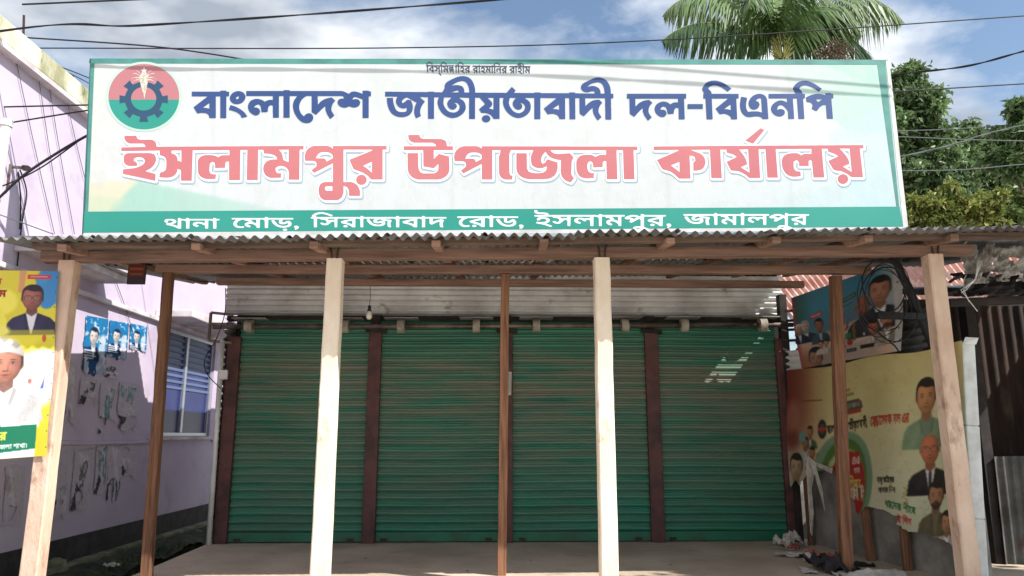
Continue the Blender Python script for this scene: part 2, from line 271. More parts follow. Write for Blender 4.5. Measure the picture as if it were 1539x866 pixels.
# ------------------------------------------------------------------ lettering outlines
# Flat letter shapes (plain integers: a first point, then steps), drawn by hand for this signboard.
LET = {
'blue': [(6948,1657,0,80,3,5,120,0,10,2,87,1,1,2,-19,34,-5,16,-3,12,0,34,7,24,14,26,17,22,18,16,29,16,22,7,24,4,12,0,40,-10,12,-1,0,38,-8,19,-14,11,-26,7,-60,0,-22,-3,-16,-4,-12,-5,-18,-12,-17,-17,-9,-14,-16,-34,-12,-36,-13,-54,-4,-38,0,-24,-3,-14,-4,-1,-100,0,-4,1,-1,10,2,8,0,36,2,24,8,44,9,34,14,40,20,38,20,29,16,18,18,16,22,15,44,20,30,9,24,4,48,2,38,-4,30,-7,18,-6,30,-14,26,-19,16,-18,18,-33,9,-26,6,-36,0,-32,-2,-18,-5,-22,-6,-18,-20,-49,-4,-2,-46,-8,-18,-1,-55,46,-17,10,-12,5,-16,-25,0,-4,21,-32,17,-16,27,-16,27,-12,6,0,170,94,1,6,-21,38,-10,30,-11,50,0,20,-2,8,2,36,9,42,22,52,4,2,80,-39,6,-5,-12,-38,-5,-22,0,-22,7,-34,12,-36,16,-32,20,-31,31,-39,0,-4,-9,-9,-76,-64,-7,-7,1,-2,70,-1,10,2,68,1,1,4,0,382,1,4,4,1,98,0,5,-3,0,-384,5,-3,74,0,4,0,2,3,-17,54,-4,24,0,26,5,28,12,40,9,24,21,38,16,25,20,24,30,28,30,21,26,14,30,12,32,9,32,4,26,0,18,-2,38,-9,18,-6,44,-22,36,-25,25,-25,9,-12,16,-26,10,-26,5,-18,0,-42,-7,-30,-6,-18,-10,-20,-13,-20,-17,-17,-68,-43,-7,-6,81,-1,10,2,98,1,1,4,0,374,1,4,4,1,96,0,5,-3,0,-378,5,-3,72,0,7,3,90,100,7,10,-10,11,-100,85,40,62,4,3,64,2,16,2,38,11,28,12,15,8,21,17,10,13,28,43,6,2,96,0,5,-3,0,-374,1,-4,71,0,0,6,-8,36,-2,34,4,38,7,28,12,32,18,34,24,35,21,25,19,19,25,21,27,18,20,12,42,16,36,9,24,2,36,-4,42,-13,38,-17,20,-13,30,-23,19,-21,15,-22,14,-32,7,-30,2,-36,-7,-42,-6,-18,-7,-16,-10,-14,-16,-16,-33,-22,-38,-22,-1,-2,179,-1,3,5,0,374,1,4,4,1,98,0,5,-3,0,-376,3,-4,288,2,-1,4,-219,177,-7,7,0,4,65,100,14,1,58,-8,30,0,34,7,34,14,8,5,15,15,11,16,6,12,5,24,3,3,100,-1,1,-4,0,-120,-2,-10,0,-216,-2,-8,0,-20,5,-3,68,2,3,3,2,22,0,82,2,10,0,84,2,10,2,168,5,3,96,0,3,-5,0,-54,-2,-10,0,-156,-2,-10,0,-144,5,-3,70,0,3,5,2,202,2,10,1,66,72,46,4,0,110,-115,43,-33,7,-2,1,58,11,40,11,28,17,30,26,40,22,30,4,-1,16,-14,46,-43,-2,-8,-32,-48,-14,-28,-5,-18,0,-32,5,-24,13,-34,17,-29,32,-40,0,-5,-52,-52,-42,1,-48,6,-35,11,-27,14,-24,16,-28,21,-44,45,-3,-4,0,-44,-2,-10,-2,-82,5,-3,30,0,10,2,312,0,3,3,0,32,2,10,0,94,2,10,0,96,2,10,0,94,2,8,0,26,5,3,96,0,3,-5,0,-88,-2,-10,0,-94,-2,-10,-2,-174,5,-3,34,0,3,-5,0,-74,-5,-3,-36,0,-3,-3,-4,-74,-11,-50,-14,-36,-8,-16,-18,-28,-13,-18,-25,-25,-26,-17,-16,-8,-30,-10,-18,-5,-30,-4,-32,0,-18,2,-28,7,-30,10,-144,68,-24,12,-28,21,-14,21,-8,22,-1,28,7,20,13,20,15,15,8,5,22,10,36,7,32,-2,60,-16,30,0,18,2,5,5,2,22,0,8,-5,3,-282,-2,-10,-2,-52,0,-4,-1,-1,-12,-5,-3,-100,0,-3,3,-1,12,-4,1,-10,-2,-498,-2,-4,-1,-2,-10,-4,-1,-100,0,-3,3,-1,6,-4,1,-238,0,-10,-2,-108,0,-2,-1,-1,-2,27,-40,-52,-49,-18,-15,-11,10,-82,94,-5,3,-38,0,-10,-2,-290,0,-10,-2,-214,0,-2,-3,1,-50,-6,-36,-9,-36,-16,-46,-14,-28,-14,-23,-7,-9,-25,-25,-26,-18,-20,-9,-30,-10,-44,-7,-58,4,-40,9,-42,14,-78,36,-52,28,-31,20,-19,19,-12,23,-7,22,0,40,-9,22,-24,39,-11,15,-5,3,-32,0,-10,-2,-96,0,-4,-1,-2,-8,-4,-1,-98,0,-4,1,-2,6,-4,1,-296,-2,-10,-2,-162,0,-10,-2,-164,0,-10,-2,-110,0),
(13295,2153,1,-20,-2,-10,0,-38,-2,-10,0,-36,-2,-10,0,-36,-2,-10,0,-36,-2,-10,0,-38,-2,-10,0,-36,-2,-8,-2,-62,3,-5,34,0,5,-3,-1,-80,-4,-1,-482,-1,-2,-18,-8,-20,-7,-10,-43,-44,14,-23,10,-10,23,-13,23,-8,22,-5,48,0,32,7,24,8,34,15,28,17,31,20,61,47,52,-44,14,-13,0,-2,-91,-68,-43,-26,-52,-24,-36,-12,-36,-9,-28,-4,-50,0,-30,4,-32,9,-20,8,-24,14,-22,17,-17,17,-19,26,-29,56,39,86,-2,3,-10,0,-3,3,0,78,3,3,32,0,5,3,2,54,2,8,0,30,2,8,0,28,2,8,0,30,2,8,0,28,2,8,0,30,2,8,0,30,2,8,0,28,2,8,0,30,3,20,4,1,98,0,5,-3,-2,-62,-2,-10,0,-38,-2,-10,0,-36,-2,-10,0,-36,-2,-10,0,-36,-2,-10,0,-38,-2,-10,0,-36,-2,-10,1,-20,4,-1,278,0,5,1,-1,4,-212,171,-6,7,1,4,49,67,26,31,60,-9,30,0,20,5,18,6,26,12,14,8,18,14,14,18,5,14,2,20,3,3),
(14822,1599,-109,-74,-28,-16,-46,-22,-26,-10,-54,-15,-24,-4,-50,0,-44,9,-34,12,-20,10,-14,9,-21,19,-23,27,-14,23,-17,38,51,84,0,4,-482,1,-3,5,0,72,3,5,324,0,5,3,0,18,2,8,-1,43,-4,0,-42,-21,-38,-12,-12,-3,-34,0,-28,7,-22,8,-34,18,-24,17,-28,30,-16,33,-7,30,0,18,5,22,6,16,19,30,23,23,28,19,28,12,32,7,24,0,22,-5,24,-10,14,-9,12,-14,6,-13,4,-14,0,-24,-6,-14,-6,-9,-20,-14,-18,-7,-12,-3,-22,0,-20,5,-28,9,-6,1,-2,-2,12,-42,8,-15,9,-9,11,-8,18,-8,26,0,22,10,14,9,27,27,30,34,13,20,7,20,4,26,0,18,2,8,0,58,3,18,4,1,98,-1,1,-24,-2,-6,-6,-110,-2,-6,-4,-80,-2,-6,0,-22,-4,-34,-4,-78,5,-3,68,0,3,5,4,74,4,32,0,22,2,6,0,22,2,6,0,20,2,6,0,22,2,6,10,146,5,3,98,0,3,-3,0,-22,-2,-6,0,-24,-2,-6,0,-24,-2,-6,0,-24,-4,-36,0,-26,-2,-6,0,-24,-2,-6,0,-24,-2,-6,0,-24,-2,-6,0,-24,-4,-36,0,-26,-2,-6,3,-5,28,0,3,-3,0,-76,-3,-3,-40,-1,-4,-24,-6,-12,-11,-16,-39,-40,6,-12,15,-18,19,-12,24,-12,32,-7,14,0,28,4,26,7,36,12,21,8,39,20,29,18,59,46,4,-1,43,-39,12,-12),
(8145,1549,0,-2,7,-6,51,-36,56,-26,32,-10,36,-7,22,0,28,7,10,4,13,8,16,16,11,16,18,36,11,36,6,34,2,36,-2,12,-5,3,-80,-1,-5,-50,-5,-16,-8,-16,-16,-21,-16,-11,-14,-6,-22,-7,-24,-4,-22,-2,-32,0,-32,4),
(10906,1689,-73,0,-3,-40,-7,-22,-6,-12,-16,-21,-12,-10,-14,-9,-24,-12,-38,-11,-34,-2,-28,4,-46,12,-5,-1,0,-2,25,-25,24,-17,22,-10,34,-12,62,-13,30,0,26,7,17,8,20,18,9,12,14,26,10,32,5,22,8,60),
(6690,1653,-5,-3,-32,0,-3,-3,0,-8,-3,-3,-104,0,-3,5,0,50,-3,3,-42,-17,-54,-18,-26,-7,-36,-2,-16,2,-28,8,-17,11,-27,23,-66,-33,-56,-19,-940,0,-4,-1,-1,-12,-5,-3,-102,0,-3,3,-1,12,-4,1,-662,0,-4,1,-1,4,0,80,1,4,4,1,474,1,1,4,-1,67,-24,-2,-26,0,-30,4,-28,9,-38,21,-30,-21,-18,-10,-32,-12,-28,-7,-20,-2,-32,0,-26,4,-28,9,-20,10,-20,13,-15,15,-11,16,-12,24,-6,18,-5,26,0,16,5,28,6,18,10,20,13,20,23,23,30,21,24,12,26,7,14,0,28,-8,17,-11,8,-8,7,-12,6,-16,1,-28,-11,-27,-12,-14,-14,-9,-26,-10,-12,-3,-16,0,-8,2,-9,-1,1,-4,9,-16,19,-16,42,-21,32,15,7,6,7,14,5,14,10,60,2,32,5,3,8,-2,52,0,8,-2,36,-1,3,-12,6,-52,9,-28,3,-6,12,-12,23,-15,38,8,3,5,0,140,2,10,0,60,1,4,4,1,96,0,5,-3,0,-384,1,-4,78,-1,5,3,0,386,5,3,100,0,4,-1,1,-4,0,-384,5,-3,128,1,0,4,-30,40,-12,18,-13,24,-9,28,-7,28,-2,18,0,38,2,18,11,46,10,30,18,40,28,46,35,44,27,25,18,13,30,16,36,11,44,4,34,-7,18,-7,18,-12,18,-19,10,-16,9,-26,0,-24,-5,-18,-6,-14,-12,-17,-20,-13,-20,-7,-18,-2,-22,5,-30,14,-9,6,-26,28,-5,1,-41,-39,-15,-24,-14,-32,-7,-24,-4,-26,0,-34,5,-26,8,-30,18,-38,19,-26,31,-31,46,-32,6,-2,88,0,5,3,0,286,2,6,65,40,12,6,116,-115,48,-40,4,0,3,61,7,26,10,28,15,34,17,28,34,51,4,2,60,-52,11,-13,-35,-54,-12,-22,-7,-20,0,-32,9,-38,14,-36,16,-27,28,-30,3,-5,0,-4,-65,-58,-70,13,-52,17,-42,22,-40,29,-32,36,-8,8,-4,1,-1,-88,-2,-10,0,-48,1,-4,430,-1,24,7,8,5,6,9,8,16,1,4,-11,3,-48,4,-12,3,-20,8,-9,6,-14,22,-4,12,-2,20,7,24,6,12,18,23,16,11,20,10,16,6,28,7,28,0,30,-7,32,-17,10,0,10,3,38,13,32,4,20,0,24,-4,32,-13,14,-9,16,-19,6,-16,7,-26,0,-10,-21,-35,-6,-5,-14,-8,-28,-7,-32,0,-34,8,-5,-1,0,-4,7,-14,8,-13,10,-7,16,-7,20,2,18,5,72,24,26,10,5,4,0,332,5,3,100,0,4,-1,1,-4,0,-384,3,-3,32,0,5,-3),
(8106,1665,53,-5,62,-21,18,-5,26,0,3,3,2,26,-3,5,-156,0,-4,-1),
(3461,1655,-1,78,3,5,276,1,-1,4,-15,13,-230,177,0,4,66,110,16,-1,46,-8,30,-1,34,1,32,7,20,8,18,15,16,29,8,34,112,0,1,-4,0,-386,5,-3,74,0,3,5,0,386,5,3,98,0,4,-1,1,-390,5,-3,44,-1,1,-78,-1,-4,-46,-1,-3,-3,0,-12,-3,-3,-100,0,-4,1,-1,14,-5,3,-504,0),
(4149,1799,8,20,17,24,15,12,20,12,22,8,20,5,42,0,22,-5,20,-6,24,-12,20,-13,24,-24,14,-25,9,-26,2,-24,-5,-22,-10,-22,-11,-16,-20,-18,-19,-10,-22,-8,-22,-5,-38,0,-24,5,-40,16,-30,21,-20,22,-14,27,-5,14,-2,10,0,26),
(15023,2143,1,-6,-2,-6,-2,-44,-2,-6,0,-18,-2,-6,0,-18,-2,-6,0,-18,-2,-6,-2,-44,-2,-6,0,-18,-2,-6,-12,-154,3,-5,30,0,3,-3,0,-72,-1,-4,-40,-2,-2,-2,-1,-8,-3,-3,-96,0,-3,5,2,28,-3,2,-52,-15,-46,-8,-60,0,-20,2,-48,11,-32,10,-30,12,-54,26,-1,12,7,68,16,5,36,5,24,8,9,6,10,10,19,26,-18,62,0,6,10,7,74,36,4,-1,44,-57,22,-22,24,-17,20,-10,16,-5,40,1,3,12,14,222,3,14,4,1),
(11308,1695,1,84,42,1,3,3,0,44,2,10,0,94,2,10,0,96,3,20,76,49,4,1,10,-9,59,-67,42,-44,43,-35,3,3,-4,24,0,24,7,28,10,28,22,42,53,74,3,2,4,-1,62,-55,-4,-8,-36,-50,-12,-24,-7,-28,0,-22,7,-36,9,-26,17,-27,29,-33,7,-10,0,-2,-56,-52,-10,-1,-76,12,-42,15,-42,22,-24,17,-48,50,-4,1,-3,-30,0,-66,-2,-10,0,-30,3,-3,764,0,4,1,1,4,-1,67,-6,0,-22,-6,-22,0,-26,4,-14,5,-16,8,-32,20,-9,-4,-20,-18,-17,-10,-38,-14,-22,-5,-22,0,-28,4,-42,13,-20,10,-22,15,-13,13,-15,22,-8,18,-7,30,0,16,4,26,7,20,10,20,11,16,21,21,24,17,17,10,17,6,18,5,24,0,24,-8,17,-13,7,-10,8,-18,3,-12,0,-14,-7,-24,-4,-6,-10,-13,-14,-9,-24,-9,-48,1,0,-4,6,-20,10,-14,38,-20,28,8,12,7,10,13,8,18,11,38,7,46,2,8,4,1,12,-2,30,0,8,-2,30,0,20,-3,3,-12,2,-26,5,-22,10,-22,28,-27,4,-1,8,2,26,8,5,4,2,24,0,132,2,8,1,32,4,1,96,0,5,-3,-2,-80,-2,-10,0,-46,-2,-10,0,-46,-2,-10,0,-46,-2,-10,0,-46,-2,-10,0,-46,-2,-8,3,-3,32,0,5,-3,0,-80,-3,-5,-1060,0),
(13857,2147,1,-24,-2,-6,0,-24,-2,-6,0,-24,-4,-34,-4,-84,-2,-6,-4,-82,-4,-34,0,-24,-13,-34,-8,-16,-5,-8,-17,-17,-16,-11,-26,-12,-28,-7,-16,0,-6,-2,-40,4,-18,5,-32,12,-22,12,-21,14,-26,26,-15,22,-12,24,-11,38,-2,22,5,30,12,28,12,17,18,17,14,8,12,4,12,3,30,0,10,-3,24,-10,14,-9,13,-13,13,-24,7,-28,0,-10,-3,-10,-12,-30,-2,-2,-44,-16,-1,-4,2,-10,4,-6,13,-11,22,-13,16,-5,18,0,18,3,3,20,2,56,2,6,6,116,4,36,0,18,-3,3,-42,-13,-44,-9,-90,0,-66,8,-14,-1,-24,-52,-7,-26,-2,-24,4,-54,16,-82,0,-12,-7,-3,-72,-14,-22,-4,-4,1,-3,6,-10,62,-6,52,-2,24,2,42,11,52,11,32,20,32,27,27,18,13,22,13,14,5,18,5,50,0,72,-12,54,0,42,9,26,10,6,6,10,19,6,4,96,0),
(4311,1739,1,8,-5,18,-4,8,-6,7,-14,10,-22,-5,-4,-10,-1,-6,7,-13,8,-8,14,-6,24,-4),
(8009,1757,58,-1,10,2,73,1,-2,4,-29,21,-31,31,-17,30,-3,10,0,28,7,24,8,18,13,20,11,11,10,7,16,8,24,7,20,0,16,-5,22,-12,11,-10,6,-10,11,-24,-9,-22,-10,-16,-11,-8,-24,-10,-1,-2,9,-3,20,-2,12,0,10,3,6,2,16,11,23,27,6,10,0,34,-3,14,-8,18,-9,14,-21,21,-18,11,-14,6,-16,4,-20,3,-28,-2,-30,-7,-12,-4,-24,-12,-16,-11,-21,-21,-25,-36,-14,-26,-10,-28,-5,-36,2,-6,0,-20),
(8797,1765,100,-1,5,3,-1,215,-4,0,-30,-13,-44,-10,-5,-2,3,-5,35,-27,15,-20,7,-20,0,-20,-3,-10,-6,-12,-11,-16,-53,-49,-9,-11),
(9197,1765,48,-1,10,2,54,1,0,2,-14,11,-17,17,-15,20,-10,20,-5,18,0,26,11,34,15,24,20,20,29,16,16,5,24,0,10,-3,14,-6,12,-7,9,-9,7,-12,5,-18,0,-16,-3,-8,-12,-21,-12,-11,-17,-6,-1,-2,1,-2,35,0,18,8,16,11,12,14,8,14,4,13,3,16,-3,20,-6,16,-17,26,-15,15,-16,11,-30,14,-24,5,-16,0,-36,-9,-26,-12,-28,-19,-17,-17,-23,-32,-22,-40,-12,-34,-3,-12,0,-28,7,-32),
(14840,1791,-1,2,-42,20,-42,29,-4,-2,-14,-20,-16,-16,-16,-11,0,-2),
(3662,1943,0,-2,10,-8,62,-44,35,-24,6,-4,2,1,1,95,-1,4,-6,0,-46,-13),
(12402,1881,0,80,3,5,266,0,5,-3,0,-80,-3,-5,-266,0),
(13067,1967,0,-2,7,-6,94,-68,7,-4,2,1,3,11,4,86,-3,1,-56,-14,-20,-2,-30,0),
(9971,1965,0,-2,5,-4,71,-48,30,-20,4,0,1,24,2,8,1,59,-4,0,-30,-9,-22,-5,-50,0),
(4460,2105,-25,-42,-17,-24,-23,-23,-38,-29,-56,-36,-50,-26,-44,-16,-48,-13,-4,1,-26,76,-1,8,75,20,52,18,28,14,36,27,17,19,8,12,15,36,2,2,94,-21),
(8692,2153,5,12,8,15,18,15,26,11,28,2,12,-3,20,-7,12,-8,10,-10,10,-17,5,-24,-3,-12,-6,-14,-14,-17,-22,-13,-16,-5,-18,-2,-30,7,-16,8,-12,9,-8,11,-6,12,-3,10)],
'pink': [(13785,2345,-58,-32,-6,-2,-4,2,-256,205,-21,17,0,4,135,54,8,2,191,-232,9,-12),
(7365,2435,-2,24,1,20,7,22,14,28,7,10,16,14,13,6,48,17,328,0,60,29,5,30,-5,3,-574,0,-3,5,0,62,1,4,350,2,1,34,2,8,0,176,2,10,0,60,3,5,184,32,4,-2,75,-71,3,-1,3,5,0,66,-11,38,-6,12,-12,15,-28,19,-34,11,-186,0,-22,-7,-23,-14,-13,-14,-12,-22,-15,-42,-5,-264,-6,-3,-182,0,-3,5,2,274,10,52,7,22,10,20,12,18,23,28,24,20,21,12,30,12,46,15,364,0,52,-10,22,-7,30,-14,40,-25,21,-21,17,-26,12,-24,8,-24,5,-22,0,-70,-2,-10,0,-84,-2,-10,-1,-68,-4,-2,-184,-47,-5,3,-59,65,-20,20,-4,2,-1,-153,5,-3,338,0,3,-5,-1,-66,-4,-1,-102,-1,-3,-10,-2,-26,-7,-30,-14,-29,-20,-14,-50,-19,-84,-1,-10,-2,-196,0,-10,-2,-42,0,-38,-21,-13,-12,-4,-10,0,-24,-3,-3),
(2186,2663,0,60,1,4,4,1,226,-2,10,-2,116,0,10,-2,114,0,10,-2,128,0,10,-2,66,1,1,4,-2,8,-1,72,36,6,28,10,20,10,17,16,9,16,9,28,0,18,2,6,0,76,-8,56,-3,10,-7,14,-20,18,-23,12,-56,18,-3,10,-6,60,1,12,74,7,64,2,54,-6,46,-15,16,-8,26,-19,20,-25,18,-32,5,-22,2,-28,1,-3,4,0,56,19,2,2,1,186,1,4,4,1,184,0,4,-1,3,-10,0,-50,2,-10,0,-52,2,-10,0,-50,2,-10,0,-52,2,-10,0,-50,2,-10,0,-52,2,-10,0,-50,2,-10,2,-108,5,-3,116,0,10,-2,254,0,10,-2,254,0,8,-2,5,3,0,82,-1,4,-6,2,-38,1,-8,-2,-28,0,-8,2,-28,0,-16,2,-28,9,-44,26,-44,-25,-24,-8,-62,-8,-84,0,-32,4,-46,15,-23,12,-23,20,-19,26,-5,12,-7,22,0,34,2,10,0,38,2,10,0,38,2,8,0,40,2,8,0,18,5,16,10,20,17,24,13,13,26,19,40,18,36,9,36,4,40,0,8,-2,58,-2,6,-2,18,0,3,-3,8,-70,-1,-10,-4,-1,-48,0,-28,-7,-14,-8,-7,-6,-11,-18,-5,-24,0,-36,8,-82,2,-16,3,-3,46,-23,20,10,9,6,5,8,5,16,2,16,0,46,2,10,3,3,30,0,10,-2,124,-4,12,-2,3,-3,2,-12,0,-46,3,-30,20,-16,12,-5,8,0,20,4,3,5,1,326,4,1,192,-1,3,-24,0,-124,2,-10,0,-124,2,-10,2,-248,5,-3,114,-2,4,1,1,4,0,74,-2,10,0,88,-2,10,0,86,-2,10,0,88,-2,10,-2,162,5,3,192,0,3,-5,0,-120,2,-10,0,-126,2,-10,2,-264,2,-10,3,-3,86,0,5,3,4,58,3,4,6,3,60,2,38,4,50,11,26,10,23,12,20,18,7,14,8,30,-4,3,-66,0,-24,2,-24,5,-28,8,-30,14,-22,15,-13,13,-15,22,-14,30,-7,26,-2,16,0,40,5,24,16,40,15,24,23,23,10,7,28,14,30,9,24,4,18,-2,58,0,10,-2,58,0,24,-3,1,-36,2,-8,-1,-36,-4,-1,-48,0,-10,-3,-18,-9,-6,-7,-6,-14,-5,-22,-3,-32,25,-22,23,-12,36,-9,32,0,34,9,26,12,12,8,21,18,19,28,6,14,7,36,0,58,-4,46,1,20,188,1,3,-5,2,-226,2,-10,0,-126,2,-10,0,-126,2,-8,0,-30,5,-3,62,-2,3,-5,0,-58,-1,-4,-4,-1,-94,0,-10,2,-336,0,-10,2,-334,0,-10,2,-336,0,-10,2,-334,0,-10,2,-336,0,-10,2,-334,0,-10,2,-336,0,-10,2,-124,0,-5,-3,0,-30,-9,-32,-10,-20,-7,-10,-19,-14,-34,-14,-22,-5,-174,2,-10,2,-16,-3,-28,-12,-15,-12,-9,-16,-10,-29,-2,-3,-4,-1,-34,0,-10,2,-120,0,-8,2,-38,1,-1,34,3,14,5,16,18,32,21,21,18,11,18,8,18,5,228,0,12,3,19,10,9,10,8,14,3,10,-1,10,-58,1,-10,2,-80,0,-10,2,-82,0,-10,2,-80,0,-10,2,-80,0,-12,2),
(15566,3197,-56,-512,3,-5,56,0,4,-1,1,-58,-3,-5,-506,2,-10,2,-334,0,-10,2,-332,0,-10,2,-332,0,-10,2,-334,0,-10,2,-332,0,-10,2,-334,0,-10,2,-236,0,-10,2,-196,0,-10,2,-196,0,-10,2,-402,2,-10,2,-134,0,-5,3,0,60,3,5,72,0,10,-2,254,0,10,-2,96,0,4,1,0,4,-4,8,-360,156,-22,10,-2,4,90,155,20,13,20,8,84,22,22,8,20,10,23,14,53,41,51,51,15,8,12,5,190,0,5,-3,-2,-76,-2,-10,0,-40,-2,-10,0,-40,-2,-10,0,-38,-2,-10,0,-40,-2,-8,0,-40,-2,-10,0,-40,-2,-10,0,-24,3,-3,34,-2,20,5,34,19,4,11,7,50,-1,12,-32,18,-3,4,0,148,1,4,28,1,8,-2,28,0,34,-6,32,-9,17,-6,13,-8,11,-8,14,-16,15,-25,12,-33,7,-32,0,-26,-7,-34,-6,-16,-10,-20,-16,-25,-30,-30,-20,-13,-16,-9,-154,-55,-6,-2,-1,-2,199,-1,10,-2,132,0,5,3,4,108,2,8,0,30,2,10,0,30,2,10,0,30,2,8,0,30,2,10,0,30,2,10,0,30,2,8,0,30,2,10,0,30,2,10,0,30,2,10,0,30,5,7,180,0,5,-3,-4,-100,-2,-8,0,-30,-2,-10,0,-28,-2,-10,0,-30,-2,-10,0,-30,-2,-8,0,-30,-2,-10,0,-30,-2,-10,0,-30,-2,-8,0,-30,-2,-10,0,-30,-2,-10,0,-30,-2,-10,0,-6,3,-3,104,0,3,3,4,40,2,12,3,3,80,21,30,10,24,12,41,30,-3,3,-26,13,-134,63,-18,11,76,154,34,5,36,2,56,8,26,7,28,10,44,22,42,26,10,7,36,36,14,9,14,6,186,1,5,-3,0,-10,-2,-8,-4,-98,-2,-6,-4,-98,-2,-6,-4,-98,-2,-6,0,-28,-2,-8,0,-28,-2,-6,-4,-98,-2,-6,1,-12,116,-1,5,3,2,8,0,24,4,34,0,24,2,6,0,24,2,6,0,24,4,34,0,24,2,6,0,24,2,6,0,24,2,6,0,24,4,34,0,24,2,6,0,24,2,6,0,24,2,6,5,84,6,3,180,0,5,-3,0,-12,-2,-6,0,-20,-2,-6,0,-20,-2,-6,0,-20,-2,-6,0,-20,-2,-6,0,-20,-2,-6,0,-20,-2,-6,0,-20,-2,-6,0,-20,-2,-6,0,-20,-2,-6,0,-20,-2,-6,0,-20,-2,-6,0,-20,-2,-6,0,-20,-2,-6,0,-20,-2,-6,0,-20,-2,-6,0,-20,-6,-58,0,-24,165,-1,10,-2,238,0,10,-2,216,0,3,5,-1,84,-28,1,-38,-4,-52,0,-14,2,-14,5,-40,22,-11,-6,-20,-18,-17,-10,-38,-7,-60,0,-70,8,-30,7,-26,10,-25,14,-25,27,-16,31,-11,38,0,34,10,76,11,40,18,36,27,40,21,21,28,19,38,16,36,9,18,2,50,0,76,-10,10,-3,1,-26,-5,-56,-79,-8,-7,-5,-28,-41,-9,-32,1,-88,4,-4,44,-29,31,19,7,8,9,22,2,14,0,42,3,5,170,-2,3,-3,0,-8,-2,-10,0,-42,-2,-8,0,-14,11,-11,18,-12,26,15,3,6,29,294,4,1,190,-1,1,-18,-2,-8,0,-18,-4,-28,0,-18,-12,-120,-2,-42,-2,-6,-10,-132,-4,-28,0,-18,-4,-28,0,-18,-4,-30,1,-4,4,-1,74,0,10,-2,16,0,4,3,6,50,116,42,20,10,44,28,-14,9,-160,75,-5,4,73,124,19,30,21,12,30,8,78,9,26,7,22,8,72,38,23,14,39,32,28,12,192,1),
(6973,2633,-4,-1,-960,0,-5,3,-1,49,-4,-2,-12,-14,-26,-17,-26,-12,-32,-9,-214,0,-36,4,-26,7,-34,16,-25,16,-23,21,-16,21,-12,22,-10,28,-9,38,-2,18,0,18,8,56,3,8,4,1,124,0,36,4,16,7,14,14,4,8,3,12,0,26,-3,28,-69,52,-17,15,7,11,37,40,4,0,20,-10,310,-161,4,-1,3,2,0,328,-5,3,-122,0,-30,4,-34,11,-24,14,-9,8,-10,14,-13,32,-7,28,-4,30,0,26,9,52,10,34,14,25,24,24,22,15,16,8,22,7,214,0,25,-7,25,-14,25,-20,13,-16,12,-22,19,-58,0,-110,1,-4,4,-1,24,0,10,3,12,6,17,14,11,16,12,26,5,20,2,18,0,54,3,16,190,1,5,-3,2,-52,2,-6,-2,-22,-7,-26,-10,-30,-14,-28,-17,-24,-15,-15,-34,-24,-30,-13,-22,-7,-26,-4,-64,0,-40,4,-16,0,-3,-3,0,-578,3,-5,512,1,1,12,-9,6,-394,160,-6,4,0,4,70,160,4,6,158,58,16,8,44,28,42,31,15,15,26,32,19,12,10,3,194,-1,1,-4,0,-532,5,-3,66,-1,1,-4),
